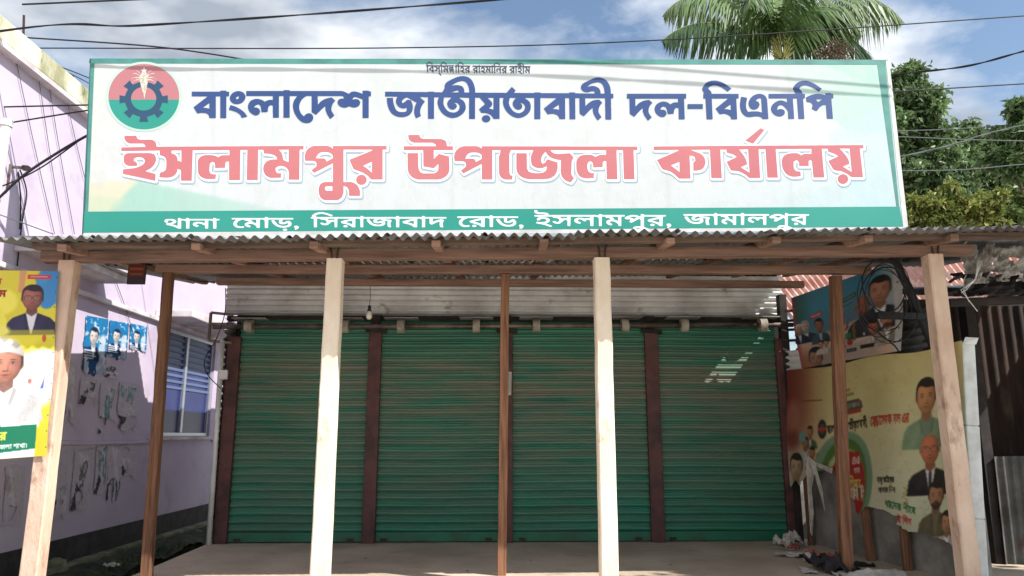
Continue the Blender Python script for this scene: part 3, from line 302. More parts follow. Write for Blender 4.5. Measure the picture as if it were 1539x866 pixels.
(8190,2829,2,34,6,30,0,10,3,6,116,1,44,4,10,3,12,6,14,16,5,18,0,24,-3,28,-82,63,-4,5,3,6,41,46,6,-1,322,-168,2,1,1,4,1,274,4,1,184,0,3,-5,0,-522,5,-3,140,0,3,5,-5,30,-8,30,-19,54,0,62,2,10,0,170,2,10,1,50,15,38,11,20,6,9,13,13,27,16,28,10,26,5,70,0,8,-2,28,0,5,-3,8,-64,-5,-4,-36,-8,-17,-50,0,-332,27,-68,4,-1,398,0,2,1,0,4,-22,44,-14,38,-5,18,-4,32,0,34,2,20,14,76,3,6,40,26,22,12,36,11,26,4,50,0,20,-4,14,-5,50,-22,8,-2,1,20,-2,22,-5,16,-4,9,-16,18,-22,15,-12,6,-30,9,-46,6,-64,0,-8,-2,-42,-2,-18,-5,-58,-20,-27,-60,0,-48,-2,-10,0,-94,-2,-10,0,-96,-3,-12,-4,-1,-178,0,-4,1,-1,4,0,256,4,38,5,22,6,18,8,18,10,16,24,29,15,13,27,18,20,10,22,8,80,21,272,0,22,-4,46,-4,34,-7,28,-10,20,-10,30,-19,17,-15,17,-21,19,-35,11,-34,9,-44,0,-52,-2,-10,0,-38,-2,-4,-171,-52,-14,-4,-4,1,-22,43,-5,8,-12,12,-14,8,-21,8,-8,3,-3,-1,-15,-36,-7,-24,0,-16,7,-30,10,-26,12,-22,21,-28,29,-31,8,8,30,44,24,24,36,25,28,14,34,12,46,11,54,8,20,5,1,34,-2,10,0,48,-2,8,0,48,-2,10,0,50,4,32,11,36,10,20,19,28,17,18,23,20,31,16,66,20,4,-1,6,-8,47,-67,-7,-13,-26,-33,-10,-20,-3,-12,8,-222,9,-28,23,-44,1,-6,-39,-44,-29,-29,-128,8,-6,2,-24,0,-36,4,-20,0,-40,-4,-28,-7,-26,-12,-13,-10,-16,-18,-9,-12,0,-4,390,-1,10,2,598,1,1,4,0,72,-3,5,-92,-2,-14,2,-32,11,-50,26,-6,-2,-32,-22,-12,-6,-26,-7,-34,-4,-40,0,-8,2,-54,2,-30,7,-30,11,-26,18,-19,19,-11,16,-8,16,-9,34,-2,74,2,8,0,40,2,20,5,24,8,28,14,30,12,19,18,20,13,11,17,10,14,6,22,7,34,6,22,2,54,0,40,-4,34,0,5,-5,6,-86,-11,-3,-30,0,-14,-2,-22,-9,-10,-7,-10,-12,-14,-27,-7,-24,-4,-24,0,-36,7,-32,4,-9,19,-17,25,-16,28,17,11,11,7,16,5,32,0,36,3,3,52,0,10,-2,102,-2,5,-3,0,-26,2,-8,0,-46,3,-12,14,-10,14,-7,10,1,20,7,3,5,0,66,2,10,0,64,2,10,0,64,2,10,0,66,2,24,5,3,182,0,4,-1,1,-18,-2,-8,0,-54,-2,-10,-4,-182,-2,-8,0,-54,-2,-10,0,-54,-2,-10,0,-54,-2,-10,0,-48,5,-3,108,0,3,3,0,30,2,8,0,54,2,10,0,52,2,10,0,54,2,10,0,54,2,10,0,52,2,10,0,54,2,10,2,100,5,3,182,0,5,-3,0,-40,-2,-10,0,-54,-2,-10,0,-54,-2,-10,0,-52,-2,-10,0,-54,-2,-10,0,-54,-2,-10,0,-52,-2,-10,-2,-88,5,-3,62,-1,1,-4,0,-58,-1,-4,-4,-1,-270,0,-10,-2,-928,0,-10,-2,-1582,-2,-5,3,0,34,-1,2,-2,1,-22,-17,-24,-12,-30,-10,-14,-3,-202,0,-40,4,-28,7,-28,12,-37,24,-26,26,-17,26,-14,36,-7,28),
(15149,2685,8,-3,160,0,4,1,17,170,0,16,4,26,0,16,4,26,2,38,4,26,0,16,4,26,0,16,4,26,-1,15,-8,-3,-144,-88,0,-3,6,-3,103,-46,4,-2,2,-4,-13,-50,-8,-24,-18,-34,-39,-54,-58,-66,-37,-36),
(13330,2699,85,-1,10,-2,62,0,5,3,6,118,2,6,0,26,2,6,0,26,2,6,0,26,2,6,0,26,2,6,0,26,2,6,0,26,2,6,0,26,2,6,0,26,2,6,0,26,2,6,-2,2,-152,-92,0,-2,3,-3,94,-43,14,-7,2,-3,-10,-48,-10,-32,-22,-44,-24,-39,-48,-64),
(5205,2923,-4,0,-50,-20,-40,-17,-15,-79,-13,-40,-9,-18,-40,-42,-1,-4,148,-1,10,-2,14,1,1,218),
(3271,2918,-2,1,-46,-16,-20,-8,-1,-20,2,-8,-3,-12,-12,-28,-13,-20,-11,-11,-14,-9,-22,-10,-32,-12,-6,-4,3,-34,3,-10,170,-1,4,1),
(5698,2855,19,-44,30,-36,11,-10,15,-8,14,-5,32,-6,22,0,8,-2,12,2,30,0,30,4,16,5,22,10,22,15,16,21,7,14,-1,40,-112,60,-4,-4,-4,-16,-8,-15,-17,-17,-11,-4,-52,-5,-12,2,-68,0,-10,2,-6,-1),
(8392,2861,17,-40,19,-26,20,-20,21,-12,34,-9,18,-2,54,0,36,4,18,5,26,12,13,8,12,10,8,12,-1,64,-102,55,-2,0,-2,-5,-4,-16,-4,-9,-18,-20,-10,-5,-30,-5,-78,0,-10,2,-30,0),
(2801,3263,3,-32,0,-44,2,-8,-1,-42,-20,-6,-154,-39,-3,-3,9,-6,58,-30,38,-25,35,-35,17,-24,14,-26,10,-26,5,-20,2,-16,0,-26,-9,-28,-26,-48,-78,-19,-392,2,-40,13,-12,6,-11,8,-9,18,-7,34,-2,18,0,38,3,14,9,28,18,26,13,10,24,12,26,7,36,4,48,0,10,-2,56,-1,1,-12,-5,-46,-60,-42,12,-26,7,-12,23,-12,14,-4,14,-3,48,0,24,5,20,6,16,8,7,6,21,34,-8,32,-4,10,-6,9,-18,18,-18,13,-52,26,-46,16,-58,15,-182,18,-3,3,-2,20,0,44,-2,10,1,10,296,61,284,62),
(6707,3113,-2,1,-18,-16,-52,-48,-34,-25,-39,-26,-8,-6,0,-4,149,-67,4,0),
(12255,3102,-4,0,-67,-57,-80,-56,-2,-4,139,-58,10,-3,3,23,0,92,2,10),
(15106,3231,7,32,10,18,12,14,14,10,20,10,34,7,34,-7,20,-10,14,-10,12,-14,10,-18,7,-32,-5,-26,-6,-14,-10,-15,-12,-12,-14,-9,-18,-8,-20,-5,-26,0,-18,5,-18,8,-14,9,-13,13,-9,14,-6,14),
(6614,3229,-5,-16,-8,-16,-5,-8,-18,-18,-22,-12,-13,-4,-10,-3,-28,0,-18,5,-14,6,-19,12,-8,8,-11,16,-6,12,-7,26,0,16,5,20,6,14,9,14,17,17,12,8,18,7,22,5,16,0,20,-5,16,-6,20,-13,11,-11,12,-18,5,-16,3,-10),
(5995,3439,-4,1,-110,0,-8,-11,-16,-28,0,-6,24,-33,112,0,3,5)],
'pink_edge': [(11769,2648,0,78,9,16,14,8,325,0,-15,8,-256,111,-8,6,-9,15,0,18,74,130,25,39,26,17,28,12,84,21,34,14,16,11,54,41,51,51,17,10,24,11,210,-1,14,-8,9,-16,0,-44,-4,-58,1,-24,20,9,76,-2,34,-6,32,-9,20,-8,24,-14,17,-14,25,-38,18,-44,7,-32,0,-44,-7,-32,-6,-16,-14,-28,-20,-31,-32,-31,-42,-26,-1,-2,3,-1,32,0,8,-2,94,0,5,3,12,244,2,8,4,110,2,8,4,110,11,20,16,9,198,0,16,-9,8,-14,1,-38,-2,-8,-16,-346,-6,-88,0,-8,5,-3,43,1,8,38,7,10,14,8,82,21,30,10,12,7,0,3,-6,3,-128,61,-8,6,-9,15,0,18,85,166,16,9,68,6,56,8,54,16,36,18,30,18,16,12,37,37,19,12,24,11,202,0,16,-9,8,-14,-1,-66,-26,-424,1,-6,4,-1,52,0,5,3,32,482,9,16,16,10,202,1,16,-9,8,-14,1,-30,-36,-448,0,-10,5,-3,384,-2,10,-2,176,0,5,3,0,22,-3,3,-94,-2,-28,6,-28,15,-6,-2,-20,-15,-18,-10,-38,-6,-78,0,-68,8,-42,10,-34,16,-20,14,-24,26,-25,45,-10,38,0,50,2,20,8,56,10,40,28,54,28,38,19,19,24,17,34,18,22,8,52,11,68,0,86,-13,14,-8,8,-14,-1,-78,-3,-20,-8,-14,-16,-9,-70,-7,-18,-22,-5,-8,-6,-26,0,-62,2,-4,17,-10,11,6,5,12,3,16,0,46,9,14,14,8,188,-1,16,-9,10,-13,3,13,18,192,5,10,10,10,12,5,204,0,18,-9,8,-14,1,-14,-42,-466,0,-12,5,-3,41,1,4,28,9,14,6,4,94,33,37,17,-1,3,-129,61,-5,4,-9,14,0,18,76,132,23,35,32,19,18,6,18,5,76,9,0,2,-33,20,-15,15,-13,19,-10,22,-4,24,2,34,4,16,8,16,11,16,12,14,20,14,34,16,30,5,40,-4,26,-11,30,-20,20,-26,10,-20,4,-14,4,-40,34,13,204,0,18,-9,9,-16,0,-16,-52,-466,1,-12,36,-2,14,-8,8,-14,1,-76,-9,-16,-10,-7,-8,-2,-178,0,-10,2,-332,0,-10,2,-334,0,-10,2,-332,0,-10,2,-332,0,-10,2,-334,0,-10,2,-48,0,-3,-1,1,-5,171,-207,13,-18,6,-12,0,-18,-8,-14,-12,-9,-66,-34,-16,0,-19,11,-278,224,-8,14,0,14,9,18,14,8,64,26,1,2,-3,1,-740,4,-10,2,-196,0,-10,2,-196,0,-10,2,-546,4,-18,9),
(7261,2644,0,80,5,12,4,6,14,8,50,1,4,3,-7,16,2,288,10,54,6,22,14,28,17,24,23,28,16,14,27,18,20,10,72,25,380,0,62,-13,22,-8,28,-14,46,-29,21,-21,15,-22,22,-42,13,-46,-4,-254,-5,-12,-10,-10,-12,-7,-182,-46,-18,0,-10,4,-40,38,-1,-43,1,-4,4,-1,318,1,-15,62,-2,48,8,60,11,20,16,9,114,0,28,2,26,5,6,6,3,20,-4,22,-73,55,-9,11,-4,10,0,14,11,18,42,48,14,8,16,1,6,-3,282,-147,4,0,1,235,9,16,18,9,200,0,10,-5,10,-10,5,-12,0,-500,5,-3,74,0,3,3,-3,10,-23,70,2,256,2,10,0,50,30,66,23,27,42,25,28,10,28,5,84,0,8,-2,30,0,16,-9,8,-14,9,-66,-1,-18,-8,-14,-6,-5,-12,-6,-16,-2,-5,-3,-10,-28,0,-316,19,-48,52,-1,1,3,-8,18,0,272,8,58,16,42,24,36,14,16,17,15,34,23,28,14,22,8,80,21,288,0,68,-8,32,-6,30,-11,32,-16,22,-14,25,-20,27,-36,20,-40,10,-28,2,-1,5,55,10,36,14,28,24,34,31,31,22,15,32,16,70,21,14,-1,16,-10,50,-68,8,-12,5,-12,0,-10,-5,-10,-37,-50,-6,-20,8,-206,8,-28,25,-48,1,-16,-10,-18,-62,-66,-2,-6,596,2,2,16,-3,3,-70,0,-14,2,-32,10,-40,22,-44,-26,-26,-6,-36,-4,-54,0,-62,4,-48,12,-24,12,-28,20,-19,19,-16,22,-16,36,-4,22,-2,34,2,106,10,58,8,22,14,28,17,24,18,21,36,25,22,10,20,6,56,9,72,0,40,-4,34,0,16,-9,10,-16,9,-88,-1,-16,-8,-14,-14,-9,-58,-5,-15,-6,-11,-14,-9,-18,-8,-42,0,-22,6,-28,19,-15,6,3,8,8,5,16,2,20,0,38,9,14,14,8,70,1,10,-2,104,-2,16,-9,8,-14,1,-28,2,-8,0,-44,1,-4,2,0,9,300,9,16,18,9,200,0,16,-9,6,-10,3,-6,0,-32,-2,-10,0,-52,-2,-10,0,-54,-2,-10,0,-54,-2,-10,0,-54,-2,-10,0,-52,-2,-10,0,-54,-2,-10,0,-54,-2,-18,3,-5,50,0,3,3,2,16,0,54,2,10,0,52,2,10,0,54,2,10,0,54,2,10,0,52,2,10,0,54,2,10,0,54,3,49,8,13,16,9,202,0,16,-9,9,-18,-4,-182,-2,-10,-4,-180,-2,-8,0,-54,-2,-10,0,-50,5,-3,38,-1,14,-8,9,-18,0,-76,-9,-16,-14,-9,-274,0,-10,-2,-928,0,-10,-2,-1598,-2,-12,4,-14,12,-28,-12,-28,-6,-216,0,-52,6,-38,12,-36,20,-21,15,-37,37,-1,-63,-9,-16,-16,-9,-85,-1,-2,-4,-2,-22,-5,-18,-14,-30,-12,-17,-32,-20,-50,-18,-288,-2,-10,-2,-42,0,-20,-11,-11,-8,-2,-4,0,-22,-5,-10,-10,-11,-12,-4,-212,0,-13,5,-5,4,-9,14,-2,40,2,20,6,22,18,36,14,18,21,16,20,10,42,16,1,2,-181,1,-16,9),
(7015,2638,-9,-16,-18,-9,-976,0,-13,5,-15,15,-30,-14,-32,-8,-230,0,-36,4,-26,6,-42,20,-44,32,-24,27,-3,-2,-1,-64,-8,-14,-18,-9,-2622,16,-5,-3,-2,-18,-7,-22,-14,-28,-11,-16,-25,-19,-30,-14,-36,-8,-198,1,-20,-8,-9,-8,-17,-42,-10,-10,-10,-5,-182,2,-8,2,-38,0,-14,9,-5,6,-4,10,0,48,6,26,26,48,25,24,22,14,26,12,18,5,33,1,-5,3,-170,2,-18,4,-10,7,-9,16,0,76,9,18,14,8,54,2,-17,22,-10,28,-6,40,0,58,10,36,19,32,9,12,12,10,30,18,-3,3,-60,4,-13,7,-10,10,-4,10,-2,20,-2,76,9,18,14,8,28,7,268,54,284,62,16,0,18,-9,9,-16,2,-72,2,-10,-1,-58,-8,-14,-14,-9,-96,-24,-4,-3,42,-29,35,-35,27,-40,14,-28,8,-22,7,-36,0,-40,-2,-12,-17,-38,-20,-36,-9,-10,1,-3,24,-2,25,1,2,24,-2,10,0,26,9,16,14,8,36,5,36,14,14,15,6,12,5,18,2,26,0,60,-4,34,-7,30,-10,11,-14,9,-26,10,-34,9,-14,9,-5,6,-6,18,-6,62,0,24,9,16,16,9,104,8,76,-2,26,-4,36,-11,34,-16,33,-24,19,-24,14,-22,12,-24,3,-16,3,-4,4,2,1,4,0,170,9,16,18,9,200,0,18,-9,11,-22,6,-236,4,-70,0,-52,4,-70,0,-50,3,-38,98,-1,10,-2,254,0,10,-2,224,0,5,3,0,24,-3,3,-56,-2,-52,4,-24,6,-40,23,-50,-25,-36,-6,-38,-4,-96,0,-22,2,-30,6,-32,12,-32,18,-24,21,-21,28,-12,24,-6,22,0,50,2,10,0,38,2,10,4,112,6,20,12,24,13,18,24,27,30,21,48,22,36,9,34,4,94,-2,54,-4,10,-5,10,-10,7,-20,6,-60,-1,-26,-8,-14,-14,-9,-50,0,-14,-2,-16,-5,-11,-10,-4,-24,0,-20,8,-82,2,-6,19,-10,6,6,5,22,0,48,2,12,9,14,16,9,46,0,10,-2,124,-4,14,-3,8,-4,10,-10,5,-10,2,-14,0,-46,2,-18,3,-2,1,302,5,12,9,10,11,5,206,0,12,-5,10,-10,5,-10,2,-20,0,-126,2,-10,4,-360,5,-3,56,-2,3,5,0,36,-2,10,0,88,-2,10,-4,282,-2,10,0,82,9,14,16,9,208,0,18,-9,9,-16,0,-122,2,-10,0,-126,2,-10,0,-126,2,-10,1,-118,36,0,3,38,2,6,8,12,19,10,62,3,62,8,38,10,18,8,16,13,-2,3,-32,0,-46,6,-28,8,-38,18,-18,12,-23,21,-20,28,-14,28,-10,34,-2,16,0,58,4,24,10,28,16,30,14,20,24,24,15,10,36,18,30,9,24,4,162,-4,20,-2,10,-5,10,-10,5,-10,0,-32,2,-10,-1,-53,-8,-13,-14,-9,-52,0,-14,-5,-5,-6,-4,-24,1,-11,21,-15,25,-7,28,-2,34,8,24,12,21,19,9,12,8,16,7,38,-4,120,9,16,18,9,198,0,18,-9,9,-16,4,-364,2,-10,0,-126,2,-16,3,-3,46,-3,0,6,-13,42,-6,38,0,34,8,56,11,22,16,9,126,0,20,2,18,2,10,9,3,8,0,12,-3,20,-78,60,-9,16,0,16,8,14,36,42,15,12,10,5,18,-1,248,-129,48,-24,2,1,0,251,-104,2,-30,4,-30,8,-24,12,-20,14,-21,27,-14,28,-8,30,-6,40,0,42,4,30,14,56,23,38,33,32,19,12,24,12,24,7,228,0,24,-7,40,-22,26,-22,20,-26,12,-24,19,-58,1,-89,4,1,11,10,7,10,8,18,7,36,0,54,2,16,5,10,10,10,12,5,204,0,16,-9,8,-14,5,-62,-5,-48,-14,-44,-9,-20,37,-1,20,-5,24,-10,26,-17,12,-13,20,-34,7,-22,3,-29,26,21,24,11,208,0,18,-9,9,-18,0,-510,5,-3,44,-1,14,-8,4,-6,5,-12),
(15312,2822,-35,-44,-42,-46,-4,-8,73,0,9,86),
(13480,2845,-36,-55,-35,-46,1,-5,34,-2,28,1,3,8),
(6597,2742,-4,4,-15,6,-266,107,-21,13,-8,16,0,18,70,160,11,18,20,12,104,37,2,3,-32,17,-16,12,-23,29,-10,20,-6,26,1,39,-30,-10,-34,-6,-102,1,0,-522),
(5186,2888,-16,-4,-21,-10,-15,-74,-10,-30,-11,-22,1,-5,72,1),
(7576,2751,32,0,5,3,2,18,2,246,9,18,14,8,10,3,172,30,20,0,6,-3,12,-7,24,-22,2,3,-8,26,-12,15,-22,13,-22,7,-172,0,-22,-7,-21,-18,-10,-20,-10,-32,-2,-152,-2,-10,0,-98,-8,-18),
(9534,2751,44,0,3,3,-10,22,-12,42,-4,34,0,48,4,34,12,62,11,20,56,36,20,10,18,6,44,9,64,0,24,-5,22,-8,0,4,-8,9,-18,12,-20,7,-60,9,-46,0,-50,-4,-48,-15,-14,-6,-19,-42,-2,-152,-2,-10,0,-96,-3,-12,-8,-14),
(10149,2752,-3,2,-24,1,-36,4,-30,-2,-14,-3,-3,-2),
(3250,2886,-4,-2,-4,-26,-8,-20,-24,-41,-14,-14,-43,-25,99,0,1,124),
(5757,2836,8,-12,27,-27,46,-10,54,0,32,4,30,10,24,20,6,11,1,12,-3,5,-62,33,-5,-2,-8,-12,-15,-15,-26,-14,-52,-4,-28,2),
(8452,2840,11,-14,25,-23,50,-10,42,0,34,4,18,4,24,13,12,10,1,32,-3,5,-54,28,-24,-28,-24,-14,-30,-4,-78,0),
(9810,2927,-5,-5,-6,-24,6,-30,12,-30,14,-20,11,-13,4,-2,17,23,24,26,-17,1,-15,9,-27,50,-12,13),
(12484,2929,-3,-37,0,-36,3,-3,14,2,16,10,5,33,-3,4,-21,12),
(2459,2892,11,-7,26,-6,34,0,32,6,16,6,10,13,5,10,-7,22,-18,19,-22,15,-30,13,-3,-3,-2,-38,-5,-10,-4,-6,-41,-28),
(6688,3054,-59,-44,-1,-4,48,-23,12,-3),
(12234,3046,-52,-37,-5,-5,1,-2,48,-21,8,-1),
(15334,3053,-4,0,-44,-27,-3,-4,29,-15,18,-6,5,41),
(13494,3066,-8,-2,-47,-30,33,-17,18,-6),
(5902,3410,8,-7,64,0,3,3,0,12,-5,3,-62,0)],
'pink_shadow': [(11778,2664,0,81,10,18,15,10,292,2,-235,105,-12,8,-10,16,0,24,100,171,54,31,90,23,39,18,69,53,36,39,42,24,222,-1,15,-10,10,-18,-1,-113,87,1,63,-13,33,-12,43,-34,33,-57,9,-27,3,-87,-12,-42,-18,-33,-19,-25,-49,-44,7,-4,93,0,7,4,25,477,10,18,18,11,204,0,18,-11,10,-15,0,-72,-21,-369,1,-42,7,-4,27,2,7,32,20,22,114,32,-4,6,-116,57,-9,6,-10,18,0,24,85,165,30,14,96,9,75,22,60,33,53,48,40,23,213,0,18,-11,10,-15,-27,-456,1,-33,7,-4,36,0,4,4,31,456,6,33,22,19,210,1,18,-11,10,-15,-35,-468,0,-18,7,-4,202,1,-73,21,-43,24,-21,21,-18,27,-21,48,-4,66,16,105,30,66,27,39,28,29,36,23,51,21,33,7,57,3,108,-12,19,-11,12,-18,0,-57,-7,-52,-27,-20,-66,-8,-22,-28,-6,-33,0,-45,13,-11,9,8,4,18,1,48,10,15,15,10,174,1,39,-10,20,188,10,18,9,7,12,4,207,0,21,-11,10,-15,0,-21,-41,-462,1,-8,6,-2,26,1,8,30,17,19,113,41,-5,7,-115,56,-12,18,0,21,103,173,54,26,60,7,7,4,-31,32,-19,34,-3,12,-1,54,9,27,20,31,30,24,30,15,21,4,48,0,36,-13,28,-19,27,-33,20,-62,24,7,210,0,18,-11,10,-18,-51,-468,1,-24,37,-5,9,-7,10,-18,0,-78,-10,-18,-12,-8,-273,-2,-1671,12,-4,-5,10,-13,172,-212,0,-27,-10,-18,-78,-43,-24,1,-25,15,-267,216,-12,18,0,27,10,15,42,21,-3,4,-1578,13,-99,4,-15,9),
(7272,2658,-1,84,4,12,22,19,42,1,3,4,1,306,16,72,37,61,32,32,55,34,69,22,387,0,84,-22,72,-42,22,-22,38,-64,13,-44,-3,-267,-10,-16,-18,-11,-147,-39,0,-3,18,-1,185,1,-12,63,-1,48,10,63,10,15,18,11,123,0,48,10,3,9,-3,25,-78,59,-10,18,0,21,10,16,42,49,18,11,27,0,279,-141,2,224,10,18,15,10,210,1,18,-11,10,-15,0,-498,8,-7,54,0,5,4,-21,66,-1,219,4,105,24,60,22,30,15,13,42,24,30,9,102,4,45,-3,18,-11,13,-27,6,-75,-12,-21,-35,-15,-9,-24,-1,-312,17,-44,30,-2,6,4,-2,291,10,60,18,42,36,48,58,43,42,18,84,22,288,0,75,-9,66,-19,52,-31,30,-27,41,-61,14,52,18,36,41,51,38,28,30,15,66,19,24,-1,19,-13,60,-87,-1,-28,-37,-50,-6,-18,6,-201,10,-25,2,160,15,63,37,62,26,25,49,28,60,13,117,0,54,-4,22,-19,6,-27,6,-93,-10,-15,-15,-9,-57,-5,-16,-7,-11,-14,-13,-49,0,-30,6,-21,13,-9,10,15,4,66,10,15,15,10,189,-5,24,-14,8,204,10,18,9,7,12,4,201,0,12,-4,15,-15,4,-13,-15,-486,5,-7,36,0,4,7,12,456,6,39,8,12,18,11,207,0,18,-11,10,-21,-14,-489,4,-4,42,-4,15,-15,4,-13,0,-84,-10,-15,-21,-10,-2817,-6,-27,14,-48,-14,-243,0,-64,13,-35,18,-60,44,-2,-47,-10,-18,-18,-10,-81,-2,-11,-51,-18,-30,-13,-12,-33,-18,-48,-16,-333,-3,-33,-19,-5,-34,-15,-15,-13,-4,-216,0,-13,4,-18,24,0,54,9,36,33,54,44,30,-139,2,-18,10),
(7037,2655,-10,-18,-21,-10,-978,0,-27,16,-69,-22,-201,0,-45,3,-54,13,-57,33,-33,28,-4,-4,-3,-48,-8,-12,-21,-10,-2613,15,-7,-5,-13,-45,-21,-33,-37,-27,-30,-12,-33,-7,-186,3,-18,-4,-16,-13,-20,-46,-21,-12,-219,3,-22,7,-18,21,3,72,21,45,18,24,50,36,-7,5,-111,0,-18,10,-10,18,-1,84,11,21,12,9,42,3,-16,39,-6,45,0,54,6,30,18,36,36,39,-47,10,-12,8,-10,15,-3,105,12,21,19,11,576,120,24,-1,21,-18,9,-58,24,14,81,6,99,0,78,-19,49,-31,18,-18,35,-49,2,142,10,18,9,7,12,4,204,0,13,-5,18,-24,16,-498,7,-19,39,-3,537,-3,7,4,-4,14,-105,3,-24,7,-36,19,-39,-19,-45,-10,-144,-3,-69,16,-56,33,-32,39,-18,45,6,216,6,30,12,24,21,30,37,34,51,27,75,16,78,0,81,-6,18,-11,10,-15,3,-18,6,-87,-10,-15,-15,-9,-54,-1,-27,-7,-7,-7,-6,-33,3,-33,6,-54,10,-9,7,6,3,21,1,54,10,15,15,10,201,-5,21,-10,2,203,10,18,9,7,12,4,216,-1,15,-10,10,-18,6,-510,8,-7,42,0,4,4,-12,510,5,13,15,15,12,4,213,0,18,-11,8,-12,8,-516,8,-7,18,2,6,40,9,13,15,10,123,10,45,13,13,9,-55,6,-66,24,-45,33,-37,57,-9,30,-6,42,3,57,18,54,45,60,58,34,36,10,132,0,81,-7,16,-16,6,-24,0,-87,-10,-15,-15,-9,-63,-4,-7,-11,-2,-18,18,-15,48,-10,36,10,28,15,14,14,16,28,6,42,-5,114,10,18,21,11,204,0,18,-11,10,-18,10,-513,4,-4,24,0,4,4,-14,63,-1,48,10,63,10,15,18,11,132,0,27,4,12,6,0,33,-76,57,-12,21,0,21,9,15,55,58,33,3,285,-148,7,0,-1,234,-132,5,-33,10,-39,23,-25,28,-21,48,-9,63,3,60,15,63,25,43,26,26,52,31,27,7,228,0,33,-10,36,-21,31,-28,18,-24,27,-78,2,-78,10,6,12,36,4,90,10,16,12,9,12,4,207,0,18,-11,8,-12,5,-39,0,-66,-18,-69,59,-11,42,-28,26,-36,13,-45,42,20,213,0,21,-11,10,-21,1,-504,4,-4,42,-1,22,-19,3,-12),
(15319,2815,-55,-61,-1,-6,50,1),
(14624,2760,-7,8,-96,0,-45,17,-24,-16,-35,-15,200,-1),
(13486,2830,-47,-67,44,1),
(5191,2896,-22,-13,-26,-114,45,-4,7,4,0,120),
(6576,2766,-8,7,-243,98,-21,12,-7,9,-3,39,76,169,27,21,88,32,-36,27,-20,27,-15,39,-3,39,-50,-10,-102,-2,0,-506),
(7606,2774,12,0,4,4,3,258,11,21,24,14,171,30,30,0,21,-10,-14,17,-40,14,-153,0,-30,-10,-16,-16,-21,-54,-5,-264),
(7910,2775,-22,25,0,-24),
(9565,2837,-3,-60,21,-3,3,4),
(10919,2781,-7,5,-36,-3,-39,3,-69,29,-42,-22,-54,-10,-78,0,-66,6,-57,22,-33,23,-27,27,-14,-26,-50,-54,10,-4,555,0),
(3262,2858,-36,-54,-28,-23,64,1),
(2866,2831,-26,-47,29,1,1,26),
(5789,2844,26,-24,48,-10,36,0,60,13,15,8,21,25,-15,13,-45,21,-21,-23,-24,-14,-96,-4),
(8484,2850,10,-13,18,-11,27,-7,45,-3,48,6,27,10,18,15,1,21,-4,7,-45,22,-18,-21,-30,-17,-93,-4),
(9829,2934,-8,-21,10,-36,19,-34,12,-8,25,30,-22,12,-26,48),
(2760,3105,59,-54,45,-72,15,-63,-1,-53,51,11,45,20,13,28,3,27,0,66,-9,54,-6,9,-25,16,-54,17,-15,11,-12,24,-24,-17),
(12507,2880,16,9,4,21,-19,15,-5,-6),
(2489,2913,26,-10,45,3,31,10,9,12,0,9,-4,13,-15,16,-42,26,-4,-4,-7,-39,-10,-13),
(9803,3102,-10,7,-42,7,-75,0,-45,-7,-42,-15,-19,-40,-2,-88,18,65,14,14,49,31,60,22),
(6697,3055,-6,0,-30,-23,-1,-8,37,-14),
(12244,3049,-34,-22,-1,-6,34,-12),
(15340,3057,-22,-12,-2,-6,24,-8),
(13501,3070,-21,-9,-8,-10,26,-10,4,7),
(5987,3429,-7,5,-45,0,-7,-5,7,-4,45,0)],
}
